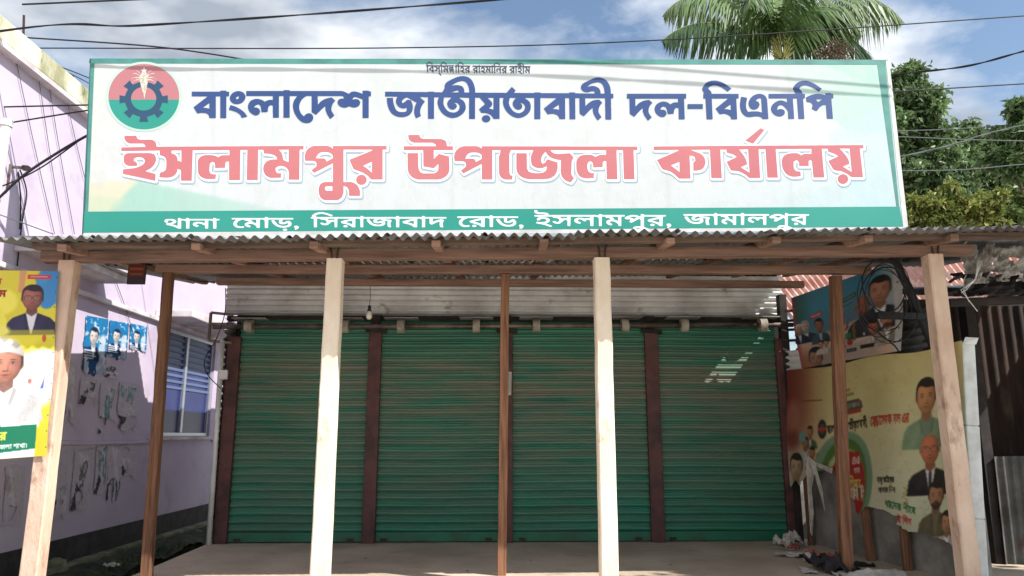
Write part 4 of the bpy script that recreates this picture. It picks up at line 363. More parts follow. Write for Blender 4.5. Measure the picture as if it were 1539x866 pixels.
WORD = {
'road1': [(645,27,-6,-6,-29,-1,-12,-22,-9,-2,-16,2,-3,25,-6,2,-16,-4,-250,-1,-9,-4,-8,-18,-8,-2,-17,2,-4,25,-4,1,-50,-4,-14,-22,-20,-2,-6,10,-2,184,-66,-42,39,-29,12,-33,-7,-34,-20,-22,-20,-9,-59,1,-18,9,-12,13,-5,37,13,25,18,6,15,-18,-7,-21,5,-13,12,-6,17,0,21,9,6,10,-2,22,-25,21,-50,11,-2,13,5,20,9,10,25,6,46,25,23,18,31,34,29,1,7,-10,0,-184,6,-6,29,2,17,16,6,14,0,162,6,6,21,0,8,-2,3,-8,2,-187,174,-3,7,10,-2,56,-42,-23,-21,-5,-33,1,-14,5,-21,16,-9,26,0,20,6,17,13,19,21,13,12,3,19,-26,-5,-9,-23,-17,-4,-8,4,-12,22,-14,33,13,43,38,3,75,25,2,7,-2,3,-8,1,-184,5,-6,30,2,16,16,6,14,1,162,6,6,21,0,7,-2,3,-8,0,-184,6,-6,29,-2)],
'road2': [(0,27,2,25,55,4,-31,58,-5,22,0,37,5,25,16,29,18,18,25,9,42,0,22,-14,-5,-17,-9,-10,-29,8,-26,-11,-13,-16,-9,-25,1,-29,17,-42,26,-27,25,-15,15,0,2,17,46,17,14,20,-2,7,-18,6,-25,21,-5,16,0,30,12,24,28,22,21,4,9,-30,-28,-24,-4,-13,14,-17,29,0,21,15,33,38,3,39,10,6,20,0,6,-6,1,-188,10,-6,21,0,12,6,15,21,1,167,6,6,20,0,8,-2,3,-8,3,-188,123,0,3,75,5,17,13,13,17,5,25,0,42,-28,6,14,0,17,-14,25,-30,14,-29,-1,-35,-17,-20,-26,-36,-90,-13,-3,-23,10,22,71,34,56,38,28,33,10,33,0,34,-10,27,-22,11,-20,6,-42,-10,-38,-18,-26,-28,2,-26,31,-12,7,-10,-1,-4,-8,0,-59,10,-6,112,0,6,-10,0,-17,-6,-6,-279,0,-8,-3,-12,-20,-9,-2,-17,2,-2,21,-6,4,-371,-2),
(289,145,-41,-25,-8,-30,-20,-34,69,1),
(739,296,25,-13,19,-31,0,-25,-5,-13,-22,-14,-21,5,-6,9,1,26,15,16,-12,30),
(605,273,-9,17,2,17,12,13,26,-1,14,-21,-6,-17,-13,-10)],
'road3': [(1637,27,-10,-6,-241,0,-9,-5,-8,-18,-9,-2,-16,3,-4,24,-4,1,-13,-3,-254,-1,-13,-21,-8,-3,-17,3,-3,24,-5,3,-17,-5,-362,0,-8,-3,-9,-19,-8,-3,-17,3,-3,24,-5,3,-17,-5,-500,0,-21,-19,0,-8,8,-13,22,-21,41,-14,37,10,26,12,54,39,12,-3,10,-14,-1,-9,-13,-14,-54,-36,-54,-18,-38,-1,-33,10,-29,21,-30,43,-1,12,8,17,-2,5,-17,4,-2,20,6,10,25,1,6,5,1,184,6,10,25,0,6,-6,0,-183,6,-10,33,1,1,17,49,12,17,12,9,18,6,29,-15,22,-17,4,-24,-24,-26,11,5,17,15,20,14,9,21,5,29,-5,18,-17,36,-60,8,-5,13,4,14,19,1,104,10,6,16,0,6,-6,1,-183,6,-10,169,1,-2,5,-96,40,-30,18,-5,12,14,33,37,12,38,21,40,39,10,16,8,2,21,0,6,-6,1,-183,6,-10,25,-1,12,6,13,12,5,14,1,158,2,8,8,2,17,0,6,-6,0,-183,7,-10,137,1,1,4,-14,17,-10,25,2,21,8,22,17,12,25,5,54,-13,1,16,-17,21,-25,10,-33,-6,-26,-15,-13,-15,-24,-44,-17,-43,-12,-2,-20,6,6,38,34,68,30,29,37,17,63,0,33,-17,17,-24,6,-23,-4,-38,-8,-17,14,-1,25,5,-2,92,10,42,13,6,16,-1,6,-9,-7,-42,-1,-50,13,-37,-1,-17,-14,-17,-54,-7,-18,-9,-2,-9,116,-2,19,15,8,21,1,158,6,6,20,0,8,-2,3,-8,2,-187,162,-2,6,1,-1,5,-42,15,-75,38,-13,9,0,8,14,34,28,7,42,21,33,28,25,32,25,1,8,-2,2,-8,1,-184,6,-5,24,-1,19,15,9,17,0,162,6,6,21,0,8,-2,2,-8,1,-184,6,-5,37,-1,10,6,0,105,5,12,18,13,8,0,58,-50,26,-16,8,0,-2,78,4,25,6,22,22,5,9,-2,5,-8,-8,-38,0,-54,15,-58,-21,-22,-17,0,-59,29,-33,25,-6,-7,0,-59,10,-6,150,0,6,-6),
(196,56,85,-1,6,5,-1,26,-42,-2,-21,12),
(882,106,-30,-4,-25,18,-17,5,-12,-4,-6,-11,16,-24,28,-18),
(502,186,-81,-50,39,-22,42,-13),
(1244,186,-38,-26,-40,-20,-2,-5,59,-29,20,-4),
(444,244,2,-21,-10,-13,-22,-6,-17,11,-5,16,10,22,29,1)],
'road4': [(0,27,2,25,55,4,-31,58,-5,22,0,37,5,25,16,29,18,18,25,9,42,0,22,-14,-5,-17,-9,-10,-29,8,-26,-11,-13,-16,-9,-25,1,-29,17,-42,26,-27,25,-15,147,0,-2,4,-108,50,-22,17,17,37,26,8,54,29,27,26,15,22,13,5,20,0,6,-6,1,-188,10,-6,21,0,12,6,14,21,1,167,6,6,21,0,8,-2,2,-8,3,-188,124,0,4,84,11,16,14,10,30,0,20,-9,22,-17,4,1,6,15,-2,13,-21,31,-21,8,-33,-1,-29,-15,-30,-40,-29,-78,-17,-3,-18,10,5,29,13,34,34,60,24,23,18,9,33,10,33,0,34,-10,26,-22,13,-28,0,-50,-17,-42,-10,-10,-25,5,-33,36,-8,4,-9,-2,-6,-13,0,-54,10,-6,117,0,6,-10,0,-17,-6,-6,-284,-1,-8,-4,-8,-18,-8,-2,-17,2,-3,25,-6,1,-12,-3,-350,0),
(281,186,-37,-26,-41,-20,0,-4,19,-14,50,-21,8,1),
(727,296,26,-10,16,-22,5,-33,-9,-21,-13,-9,-21,2,-13,16,2,21,16,16,-14,30),
(222,214,-16,-10,-18,2,-12,13,1,26,21,12,16,-4,10,-13)],
'road5': [(1045,25,-10,-7,-250,0,-13,-18,-8,-2,-16,2,-4,25,-5,1,-25,-8,-542,0,-5,-6,-6,-25,-13,-13,-30,-9,-62,-2,-18,-13,-4,-34,-28,-1,-6,6,1,37,5,14,15,15,23,11,70,4,15,10,-7,6,-120,3,0,29,33,3,20,13,-25,30,1,34,8,5,21,-3,11,-24,23,-10,16,1,17,8,14,18,-1,21,-18,17,-37,10,-54,-8,-9,14,0,17,67,24,42,20,54,36,19,-14,2,-13,-72,-49,39,-34,6,-20,-1,-30,-5,-16,-25,-26,-46,-12,0,-9,104,-1,6,6,3,17,49,12,13,11,9,14,5,30,-19,26,-8,3,-8,-3,-21,-24,-25,14,-1,8,11,17,28,22,37,1,13,-5,48,-72,10,-9,12,4,15,22,0,104,11,6,16,0,6,-6,3,-196,224,0,2,25,-6,7,-33,-5,-29,12,-29,-15,-38,-1,-25,9,-22,26,-1,42,10,21,13,14,17,11,25,6,6,-6,4,-21,-5,-8,-22,-15,-9,-14,0,-13,8,-13,18,-5,12,5,13,9,16,29,9,2,17,-3,3,-20,8,-12,22,-1,18,22,1,108,10,6,21,0,5,-6,1,-192,11,-6,28,6,17,16,6,18,1,158,6,6,16,0,8,-2,3,-8,0,-188,6,-6,29,0,6,6,3,17,41,11,18,22,-2,8,-30,13,-16,21,-5,33,13,29,18,18,25,12,9,-1,6,-16,-1,-17,-24,-21,-4,-16,14,-16,21,-2,21,11,38,44,5,13,2,32,22,3,7,-2,3,-8,0,-188,6,-6,33,-2),
(1518,21,-246,-3,-16,-19,-17,-1,-10,6,-2,51,-38,-27,-29,-10,-46,2,-46,28,-25,31,0,13,21,21,34,-3,8,5,5,14,-15,33,18,22,13,-3,62,-62,21,-15,8,2,10,15,0,137,-51,2,-27,15,-7,8,-6,21,11,30,33,17,25,1,33,-14,21,-20,50,34,8,-2,14,-17,-4,-12,-61,-46,-1,-213,6,-10,170,2,-3,6,-108,47,-21,14,-2,16,10,25,46,16,31,18,25,20,28,38,32,0,3,-196,6,-6,29,-3),
(288,54,89,-2,5,6,0,29,-34,-6,-30,15,-12,-22),
(968,146,-46,-28,-4,-24,-25,-40,75,1),
(1105,71,13,-12,26,-7,12,1,28,18,-36,33,-17,-18,-25,-10),
(1444,184,-74,-42,-4,-5,2,-4,42,-21,34,-9),
(1535,297,21,-8,22,-27,4,-20,-4,-21,-14,-18,-25,0,-13,13,0,21,18,21,-15,29),
(1343,212,-6,21,7,17,24,6,15,-6,8,-21,-10,-19,-21,-4),
(1220,300,-6,10,-12,8,-17,0,-10,-10,2,-8,12,-6,21,0)],
'road6': [(1033,27,-10,-6,-287,-1,-16,-22,-10,-2,-16,2,-3,21,-5,4,-267,-2,-13,-5,-8,-18,-17,-2,-8,2,-3,25,-6,2,-16,-4,-338,0,-10,6,0,17,6,10,113,2,1,4,-10,13,-14,33,6,30,8,12,13,9,25,5,54,-13,-1,20,-20,21,-25,6,-29,-6,-25,-15,-22,-27,-28,-72,-12,-5,-25,6,-1,9,16,50,26,46,30,29,37,17,63,1,20,-7,26,-24,10,-29,-6,-50,-13,-12,-25,-7,-38,24,-12,1,-10,-6,-3,-9,4,-12,16,-17,26,-13,17,19,25,18,49,9,-5,30,0,58,9,42,10,14,20,-5,10,-9,-12,-46,0,-46,12,-38,0,-16,-10,-17,-58,-7,-18,-10,-3,-8,117,-2,20,18,7,18,3,162,28,2,6,-6,1,-188,5,-6,26,0,7,2,1,17,46,16,15,21,-5,9,-31,15,-13,18,-2,38,13,24,27,22,22,4,9,-30,-29,-24,-4,-13,14,-17,26,-2,20,13,38,42,4,43,25,2,7,-2,3,-8,1,-184,6,-6,29,2,14,8,9,17,0,167,6,6,21,0,7,-2,3,-8,3,-188,220,-2,6,10,-1,22,-5,2,-12,-4,-30,0,-20,9,-26,-13,-33,-5,-37,14,-18,21,-1,46,17,30,27,17,17,5,8,-6,6,-25,-28,-21,-8,-12,0,-17,9,-10,17,-5,16,6,14,13,11,25,9,2,16,-5,4,-17,9,-15,8,-4,10,2,15,10,6,11,1,108,5,6,22,0,7,-2,3,-8,0,-184,6,-6,28,-2),
(1510,24,-250,-4,-15,-22,-14,-2,-10,6,-2,55,-29,-23,-42,-17,-50,5,-38,24,-29,34,-1,10,26,25,30,-5,12,8,0,18,-14,24,18,22,21,-7,75,-71,10,2,12,21,0,129,-6,6,-28,-4,-26,5,-18,10,-12,21,0,25,8,17,31,14,33,0,25,-10,25,-22,50,36,18,-18,-4,-17,-62,-46,0,-209,6,-10,169,2,-2,4,-41,16,-84,42,-6,13,14,33,38,12,38,21,26,22,24,33,32,0,3,-192,6,-6,33,-2),
(594,145,-42,-25,-8,-30,-19,-34,69,1),
(1096,73,6,-9,25,-10,25,2,21,17,-37,31,-17,-20),
(1436,186,-82,-50,40,-22,42,-13),
(1331,214,-1,26,10,13,16,4,21,-12,1,-26,-12,-13,-18,-2),
(1165,306,4,-8,12,-6,17,1,12,9,-12,13,-17,5,-12,-5)],
'bism': [(1112,27,-5,-8,-9,-2,-200,0,-21,4,-208,3,-38,-4,-17,-18,0,-8,8,-13,22,-21,37,-14,50,10,75,48,8,-1,10,-13,0,-9,-10,-10,-45,-32,-33,-17,-38,-10,-38,2,-46,24,-39,52,0,8,11,17,-5,6,-508,0,-19,-19,0,-8,10,-17,17,-17,42,-14,48,10,77,49,15,-15,-1,-9,-14,-14,-54,-36,-54,-18,-30,-1,-33,10,-31,22,-32,46,10,29,-19,4,-5,17,6,13,25,2,6,5,1,180,6,13,20,1,10,-6,1,-188,6,-5,21,-3,146,4,0,4,-108,50,-22,13,-2,8,10,25,8,9,47,16,33,20,46,52,26,-1,6,-12,0,-180,6,-5,25,-3,8,5,5,17,50,11,12,9,9,16,5,38,-14,20,-21,2,-21,-22,-24,12,18,30,19,13,29,5,16,-8,17,-17,42,-63,13,0,14,11,4,13,0,100,8,12,-10,25,92,67,17,-17,-3,-8,-78,-67,7,-12,3,-188,29,-3,25,2,6,5,0,180,6,13,21,0,6,-9,1,-184,6,-5,24,-3,11,4,5,17,43,14,15,19,-2,11,-26,13,-21,26,-1,34,14,26,34,22,12,-1,8,-27,-25,-16,-6,-25,11,-13,33,0,21,11,30,35,5,13,2,34,21,5,9,-2,5,-8,2,-187,26,-3,16,-8,138,0,6,10,0,13,-6,5,-25,-7,-25,11,-34,-15,-29,5,-25,20,-6,27,13,29,14,13,23,12,-8,37,13,25,22,13,13,-8,0,-9,-15,-12,-7,-13,9,-14,18,2,13,20,11,6,9,-6,4,-16,12,-2,14,23,2,54,13,6,10,-10,1,-109,15,-8,5,-8,-5,-9,-13,-2,-6,-6,0,-71,6,-6,21,-2),
(1754,31,-5,-8,-9,-2,-434,0,-19,-19,6,-21,21,-21,42,-14,48,10,77,49,16,-19,-33,-30,-58,-34,-37,-10,-50,6,-33,20,-35,43,-5,13,10,26,-12,4,-30,-4,-15,-22,-13,-2,-10,6,-3,26,-21,-7,-13,6,0,21,25,15,11,18,1,167,10,6,12,0,10,-10,2,-187,34,-5,20,3,6,5,1,184,6,9,21,1,10,-10,1,-184,5,-5,46,-2,17,-15,11,6,-10,8,9,17,-18,15,-9,18,-2,17,6,13,26,0,11,-30,26,-4,21,3,17,9,5,13,0,21,-8,16,-26,11,-76,-3,-10,22,6,9,54,15,109,60,13,-14,0,-12,-72,-46,0,-4,22,-12,17,-17,9,-21,-1,-33,-9,-18,-20,-20,-38,-11,-9,-10,96,-4,142,3,4,5,-109,50,-21,13,-2,8,10,25,8,9,47,15,34,21,46,52,24,0,7,-13,0,-180,6,-5,26,-3),
(1838,31,1,17,9,6,144,2,-2,6,-100,44,-26,15,-5,10,14,31,41,14,38,21,31,30,15,22,12,5,17,-1,6,-9,2,-187,34,-4,17,11,8,17,2,163,6,9,17,1,10,-10,1,-184,6,-5,45,-1,17,-15,12,1,2,4,-13,8,13,17,-18,15,-10,14,0,25,4,8,6,4,20,-3,12,-30,26,-4,34,11,8,14,2,17,-13,20,-19,10,-78,-2,-10,9,0,17,93,36,67,44,18,-14,0,-12,-72,-46,1,-4,33,-21,12,-17,5,-20,-5,-34,-20,-25,-27,-13,-25,-6,0,-7,100,-3,8,4,0,13,5,5,29,6,16,10,10,12,1,13,-27,15,-17,17,-6,13,1,34,13,21,34,23,13,-1,8,-27,-25,-16,-6,-25,10,-13,33,0,21,11,29,34,6,14,2,33,13,6,17,-1,6,-9,0,-184,6,-5,21,-3,13,3,8,5,10,17,0,167,6,9,17,1,9,-2,6,-8,0,-184,6,-5,21,-3,25,3,6,10,0,179,6,9,17,1,9,-2,6,-8,2,-187,29,-4,146,2,6,10,-2,59,-46,-27,-37,-5,-40,18,-11,17,-5,21,12,33,26,25,14,5,9,-9,6,-16,-24,-24,0,-26,25,-10,29,8,43,39,2,75,5,5,17,1,9,-2,5,-8,2,-187,26,-5,141,3,4,5,-108,50,-21,13,-2,8,15,31,50,19,21,12,33,28,21,29,20,4,10,-2,5,-8,1,-184,6,-5,24,-2,7,-13,-3,-14,-12,-5,-212,3,-254,-4,-16,-22,16,-26,27,-20,27,-6,47,10,32,16,45,33,18,-15,-5,-15,-58,-41,-38,-16,-29,-6,-33,2,-25,8,-17,12,-38,43,-7,17,12,22,-17,8,-33,-5,-8,-18,-13,-5,-13,6,-2,21,-6,4,-12,-5,-26,-1,-404,1,-29,-2,-12,-20,-13,-4,-9,6,-3,26,-21,-6,-221,-1,-9,2),
(3300,31,2,17,8,6,143,2,-7,9,-94,41,-25,15,-6,10,15,31,43,15,40,24,27,26,14,23,13,4,17,-1,6,-9,2,-187,29,-5,18,8,8,13,1,171,6,9,21,1,11,-10,0,-184,6,-5,46,-1,16,-15,13,1,1,4,-12,8,13,17,-21,17,-8,12,2,34,8,4,21,-4,11,-30,26,-4,34,11,9,14,1,17,-10,18,-21,12,-79,-2,-9,9,-3,17,4,4,74,24,84,52,18,-14,0,-12,-71,-46,41,-37,10,-25,-2,-21,-20,-33,-30,-18,-29,-8,-1,-4,105,-4,25,5,2,183,6,13,21,1,9,-6,2,-188,6,-5,24,-3,8,4,4,17,47,16,10,17,-2,11,-25,13,-22,26,0,34,8,16,27,26,17,6,8,-2,9,-26,-30,-23,-1,-22,14,-11,33,2,21,15,26,31,4,13,3,34,21,5,9,-2,5,-8,1,-184,5,-5,26,-2,6,-13,-2,-13,-8,-6,-246,-1,-10,-10,-2,-16,-12,-25,-29,-29,-51,-22,-38,-6,-54,1,-38,9,-27,22,-8,16,9,26,14,9,37,9,59,1,8,10,-4,5,-146,1,-8,-5,-9,-16,-12,-4,-13,5,-3,22,-5,3,-12,-4,-222,-1,-9,2),
(3660,-40,13,-9,21,-5,58,0,25,5,47,22,16,25,4,18,-25,8,-29,-4,-19,-34,-23,-14,-25,-5,-59,-1),
(408,56,90,-1,6,5,-1,30,-39,-6,-24,16),
(823,150,-41,-27,-12,-33,-23,-34,76,1),
(2510,149,-41,-26,-12,-33,-23,-34,76,1),
(4069,149,-42,-26,-12,-37,-22,-30,76,1),
(982,127,-42,0,-6,-12,1,-13,13,-10,21,5,13,18),
(1013,127,0,-21,10,-9,17,4,8,9,2,13,-6,6),
(252,188,-42,-28,-40,-20,0,-4,49,-26,33,-9),
(1677,188,-33,-24,-49,-24,0,-4,49,-26,33,-9),
(1994,186,-46,-30,-36,-16,0,-4,48,-26,34,-9),
(3140,188,-42,-28,-40,-20,-1,-4,49,-26,34,-9),
(3456,186,-54,-34,-28,-12,0,-4,49,-26,33,-9),
(1050,156,-3,9,-28,9,-29,-11,-26,2,-4,-5,4,-8,9,-2,67,0),
(1620,244,0,-25,-18,-13,-12,0,-18,17,0,17,14,13,20,0),
(1888,231,8,17,14,6,21,-4,10,-19,-10,-18,-17,-8,-16,8),
(3035,240,13,13,21,0,13,-13,0,-21,-18,-13,-12,0,-17,17),
(3404,231,-8,-16,-19,-10,-19,10,-8,16,8,17,15,6,21,-4)],
'name': [(637,27,-6,-10,-13,-5,-341,0,-5,-6,10,-16,-3,-13,-22,-21,-51,-34,-54,-18,-42,0,-21,6,-37,24,-25,30,-13,22,2,24,-16,17,4,29,10,6,17,1,6,6,2,183,9,9,8,1,25,-1,9,-9,2,-179,6,-10,114,2,-8,8,-81,41,-9,9,0,8,12,29,9,11,50,18,27,17,48,55,25,1,9,-1,8,-9,4,-51,46,3,21,-5,25,-30,2,-42,-6,-17,-44,-45,139,-2,14,2,-1,4,-79,41,-15,17,6,21,13,23,41,14,14,9,-18,3,-18,13,-8,17,2,17,20,18,25,0,9,-4,14,-22,-10,-34,33,27,24,31,34,1,11,-13,0,-179,6,-6,17,-1,10,-6),
(240,10,-155,2,-10,-6,-4,-8,23,-30,41,-13,38,9,25,12),
(306,163,-2,-44,6,-10,27,14,10,21,-10,8),
(248,166,-13,-4,-35,-26,23,-14,25,-6),
(544,166,-50,-30,20,-14,30,-8)],
'branch': [(567,25,4,29,25,8,-16,21,13,46,20,46,16,25,48,42,33,10,50,0,17,-6,18,-9,21,-21,16,-33,1,-41,-21,-50,-14,-14,-17,0,-17,8,-28,30,-9,2,0,-55,121,-3,1,6,-11,17,6,15,24,24,38,0,1,7,-15,33,22,26,18,-1,57,-56,21,-17,8,-1,7,16,0,121,6,10,13,4,24,-1,11,-13,0,-179,2,-8,8,-3,47,2,-18,34,-10,29,1,67,13,29,28,29,35,14,29,0,17,-5,13,-7,6,-10,-6,-21,-13,-13,-42,2,-13,-6,-12,-21,-4,-25,8,-42,13,-22,21,-20,29,-12,11,0,-16,17,0,13,12,37,21,42,41,45,31,18,17,4,50,1,37,-16,21,-22,9,-18,1,-58,2,-5,9,0,3,5,-1,87,10,38,12,12,9,2,21,-5,10,-13,-12,-75,17,-67,-23,-34,-46,-2,-7,-6,277,0,2,9,-4,4,-27,-2,-29,13,-33,-18,-38,0,-16,6,-21,16,-13,18,-6,29,13,38,25,25,31,14,8,-1,13,-12,6,-22,-10,-15,-25,-17,0,-22,12,-6,17,5,19,30,18,10,13,0,10,-6,10,-29,17,-1,11,14,0,108,6,10,12,4,26,-1,8,-9,2,-188,6,-5,21,4,8,5,7,13,0,167,10,13,29,1,15,-14,0,-184,6,-5,22,-3,9,-16,0,-17,-6,-11,-33,-6,-21,-18,-21,1,-17,22,-754,-3,-8,-2,-17,-17,-16,-1,-9,1,-9,9,-3,38,-50,-26,-46,-2,-33,14,-34,23,-2,-22,-6,-11,-45,-6,-11,-25,-28,-21,-20,-6,-88,-1,-9,-9,-3,-30,-9,-8,-8,-2,-21,0,-10,6,-4,9,0,29,12,29,34,29,-61,2),
(494,21,-9,-9,-8,-2,-233,0,-21,-19,-17,-1,-13,10,-4,42,-50,-30,-50,-2,-41,21,-44,44,-4,12,8,13,27,22,33,-1,2,12,-16,29,6,10,25,17,13,-4,75,-71,8,-2,4,3,7,18,-1,113,-6,6,-41,1,-26,11,-17,23,0,38,26,26,25,9,42,-5,37,-27,50,32,19,-14,8,-17,-14,-19,-52,-39,2,-208,122,-1,-8,9,-73,36,-17,18,0,12,8,21,13,15,42,13,13,10,-26,3,-17,17,-5,17,12,21,19,10,17,-1,12,-7,10,-19,-5,-29,3,0,23,17,26,37,31,2,14,-14,0,-184,6,-5,17,-1,10,-6,5,-8),
(2008,25,0,25,6,10,13,4,33,-2,14,13,-6,19,-25,7,-13,11,-1,25,10,13,34,1,33,-21,38,21,29,-1,9,-8,4,-30,-13,-11,-31,-9,-4,-17,6,-11,12,-4,17,6,14,13,9,21,0,150,6,10,12,4,21,-1,11,-13,0,-179,2,-9,8,-2,25,9,10,18,1,163,10,13,33,0,11,-13,0,-179,2,-9,8,-2,12,2,15,25,19,13,21,6,33,-2,4,4,-37,8,-17,12,8,40,9,8,62,23,29,20,38,41,12,4,21,-1,11,-13,0,-184,10,-6,21,6,14,21,1,163,10,13,29,0,10,-13,1,-184,6,-5,25,-2,9,-9,1,-8,0,-17,-6,-11,-33,-4,-13,-16,-13,-4,-17,2,-16,21,-37,-3,-17,-19,-25,0,-10,13,-2,52,-38,-44,-29,4,-25,32,-21,6,-5,-4,2,-25,-10,-9,-16,-6,-21,6,-33,-6,-25,-20,-21,1,-17,22,-37,-3,-17,-19,-17,-1,-14,6,-5,16,-6,5,-16,-7,-38,0,-29,18,-33,-18,-46,0,-13,4),
(2814,10,-29,2,-10,13,0,225,14,14,29,-1,11,-13,0,-225),
(91,66,27,-6,23,11,-23,24,-28,-24),
(630,62,38,1,4,70,7,17,19,18,8,4,33,0,38,-19,2,18,-9,16,-26,14,-17,1,-21,-6,-25,-15,-30,-52),
(928,66,28,-6,17,8,4,7,-25,17,-24,-21),
(1276,62,48,0,-15,34,-1,29,5,12,22,23,21,8,33,0,21,-6,-2,13,-19,10,-33,0,-33,-17,-30,-52),
(1364,116,-2,-8,6,-12,17,-14,13,-5,10,10,0,9,-14,13,-21,9),
(2544,102,1,69,-6,5,-33,-23,-3,-7),
(406,172,-54,-34,0,-5,46,-21,7,0)],
'cap1': [(202,260,10,-13,1,-179,5,-6,21,-2,9,-8,2,-26,-4,-8,-15,-6,-213,0,-12,4,-6,10,0,21,10,13,150,4,0,42,-37,-18,-25,-6,-34,6,-18,9,-15,15,-9,18,-1,34,10,22,21,21,16,11,13,2,13,-10,10,-26,-27,-28,-1,-9,13,-10,29,5,43,38,3,72,13,9)],
'cap2': [(352,23,-8,-9,-9,-2,-241,0,-17,-20,-13,-4,-20,4,-9,20,-29,5,-6,10,1,25,9,9,17,6,10,19,0,158,5,12,10,6,25,0,13,-10,2,-179,2,-9,8,-2,8,3,13,17,37,11,13,13,-40,34,-8,20,1,34,9,18,21,21,33,17,15,-10,8,-21,-1,-13,-28,-20,-4,-13,6,-9,25,-1,17,8,34,39,1,38,6,10,13,4,29,-4,6,-14,1,-175,6,-6,16,-1,11,-6,4,-8),
(260,128,-26,-14,-16,-50,42,1)],
'party': [(0,27,1,25,20,13,-7,21,28,74,20,30,27,27,29,15,17,6,54,0,31,-11,33,-37,5,-25,-4,-38,6,-7,8,3,-1,79,13,54,14,10,24,-6,14,-12,-11,-46,-1,-46,13,-54,-9,-21,-10,-9,-37,-2,-7,-5,57,-3,29,2,14,17,1,167,14,14,29,-1,10,-13,1,-175,2,-8,8,-3,19,3,-8,16,1,17,25,62,28,42,39,30,50,14,42,-6,25,-12,30,-34,10,-34,-6,-45,-9,-18,-27,-32,68,0,3,183,6,10,13,4,24,-1,11,-13,0,-175,2,-8,8,-3,13,3,16,17,38,12,3,4,-54,38,0,12,16,33,10,7,33,5,38,17,29,20,25,28,12,4,26,-1,10,-13,0,-175,6,-10,24,2,-8,12,0,13,17,50,28,50,47,42,21,8,34,6,33,-4,25,-10,34,-34,9,-25,0,-46,-9,-25,-31,-37,56,0,14,16,0,167,6,10,13,4,25,-1,10,-13,2,-183,117,-1,0,5,-59,28,-30,22,-5,17,10,24,13,14,38,11,38,21,49,55,29,1,14,-14,1,-179,6,-6,17,0,12,6,10,21,2,162,9,9,25,1,14,-14,1,-179,6,-6,25,-1,10,7,0,100,4,12,19,13,17,0,75,-58,4,4,-2,50,4,29,10,37,13,10,29,-9,11,-13,-13,-50,0,-34,17,-66,-20,-29,47,-2,6,10,0,175,11,13,29,1,14,-14,1,-179,6,-6,21,-3,10,-16,-2,-22,-9,-8,-25,-4,-15,-41,-22,-27,-21,-16,-29,-12,-50,-10,-67,0,-25,6,-29,15,-13,15,-6,16,2,25,28,29,-11,2,-58,0,-17,-20,-12,-4,-17,4,-7,18,-6,3,-254,-1,-16,-20,-13,-4,-18,2,-11,20,-8,2,-509,0,-9,-6,-2,-16,-14,-26,-33,-34,-54,-21,-92,-5,-50,14,-29,32,-2,19,5,12,9,15,18,10,-1,5,-104,1,-20,-22,-18,-2,-12,4,-13,20,-346,0,-12,5),
(620,-44,36,3,38,13,21,22,3,16,-36,0,-22,-35),
(1829,-44,44,4,37,16,14,14,4,20,-38,0,-8,-20,-18,-19,-12,-9,-17,0),
(64,65,47,0,-15,45,5,26,13,18,42,17,42,-9,2,7,-4,8,-11,6,-29,5,-21,-6,-22,-13,-25,-38),
(493,65,65,0,-20,37,0,25,14,22,16,1,21,-8,7,-11,-3,-16,5,-5,16,-1,14,6,13,29,-1,16,-7,17,-15,9,-29,6,-41,-17,-26,-35),
(948,174,-9,0,-45,-30,29,-16,13,-13,-4,-25,-19,-21,1,-5,30,-1,6,6),
(1076,65,64,0,-19,29,0,37,14,18,17,1,16,-8,10,-32,20,-1,8,4,14,23,0,24,-10,21,-25,11,-21,0,-37,-17,-30,-48),
(1842,65,-65,42,-13,3,1,-45),
(153,115,3,-18,21,-17,12,0,9,10,-13,17,-21,9),
(1518,166,-8,0,-42,-30,30,-18,20,-4),
(2027,303,12,0,17,-8,26,-30,5,-25,-5,-21,-9,-15,-17,-11,-13,-1,-12,5,-17,22,0,17,17,24,-14,30),
(965,310,0,-29,-17,-17,-30,0,-17,22,0,20,22,22,21,0)],
'country': [(0,27,1,25,9,9,102,3,-8,9,-78,41,-8,9,0,8,17,40,75,30,23,18,21,29,19,14,29,-1,10,-13,0,-175,3,-9,8,-2,21,5,10,19,1,166,13,10,26,0,10,-6,4,-12,0,-175,6,-6,30,-3,3,34,21,29,-21,29,0,12,57,46,46,63,10,6,29,-17,5,-14,-32,-50,-54,-58,27,-8,23,-18,12,-20,3,-34,77,4,-24,13,-26,25,-8,25,1,21,12,29,18,19,25,15,22,3,17,-28,-4,-17,-32,-21,-2,-17,7,-9,17,-1,12,6,12,29,13,10,17,0,12,-8,13,-32,16,3,11,15,0,104,6,10,13,4,25,-1,10,-13,0,-175,3,-9,8,-2,16,2,14,17,1,163,6,14,8,4,25,0,14,-10,1,-179,3,-9,7,-2,42,1,4,5,-21,38,-10,50,5,38,18,34,21,22,20,11,50,1,18,-6,14,-16,-2,-13,-9,-14,-12,-9,-29,8,-18,-6,-12,-12,-10,-42,6,-25,19,-37,15,-14,23,-12,18,-1,6,6,1,100,4,12,23,17,8,0,53,-46,26,-15,7,86,9,33,13,10,29,-9,10,-13,-11,-46,-1,-42,17,-62,-19,-30,67,-2,13,7,4,12,-4,10,-34,11,-9,8,0,26,13,17,38,-5,29,-17,29,18,25,5,13,-4,9,-14,0,-26,-9,-8,-30,-8,-10,-13,6,-16,21,-2,21,12,10,19,2,158,9,9,25,1,12,-4,6,-10,1,-179,6,-6,22,-3,9,-16,0,-17,-6,-10,-33,-7,-13,-18,-12,-4,-21,4,-11,22,-23,-6,-25,0,-16,6,-17,14,-50,-20,-42,4,-358,0,-17,-20,-12,-4,-18,2,-11,20,-9,2,-279,1,-13,10,-4,19,-29,-24,-16,-6,-29,1,-17,5,-29,24,-9,-25,-33,-7,-12,-18,-13,-4,-21,4,-7,18,-5,3,-234,0),
(418,65,2,12,-5,9,-9,0,-8,-5,-2,-8,5,-9),
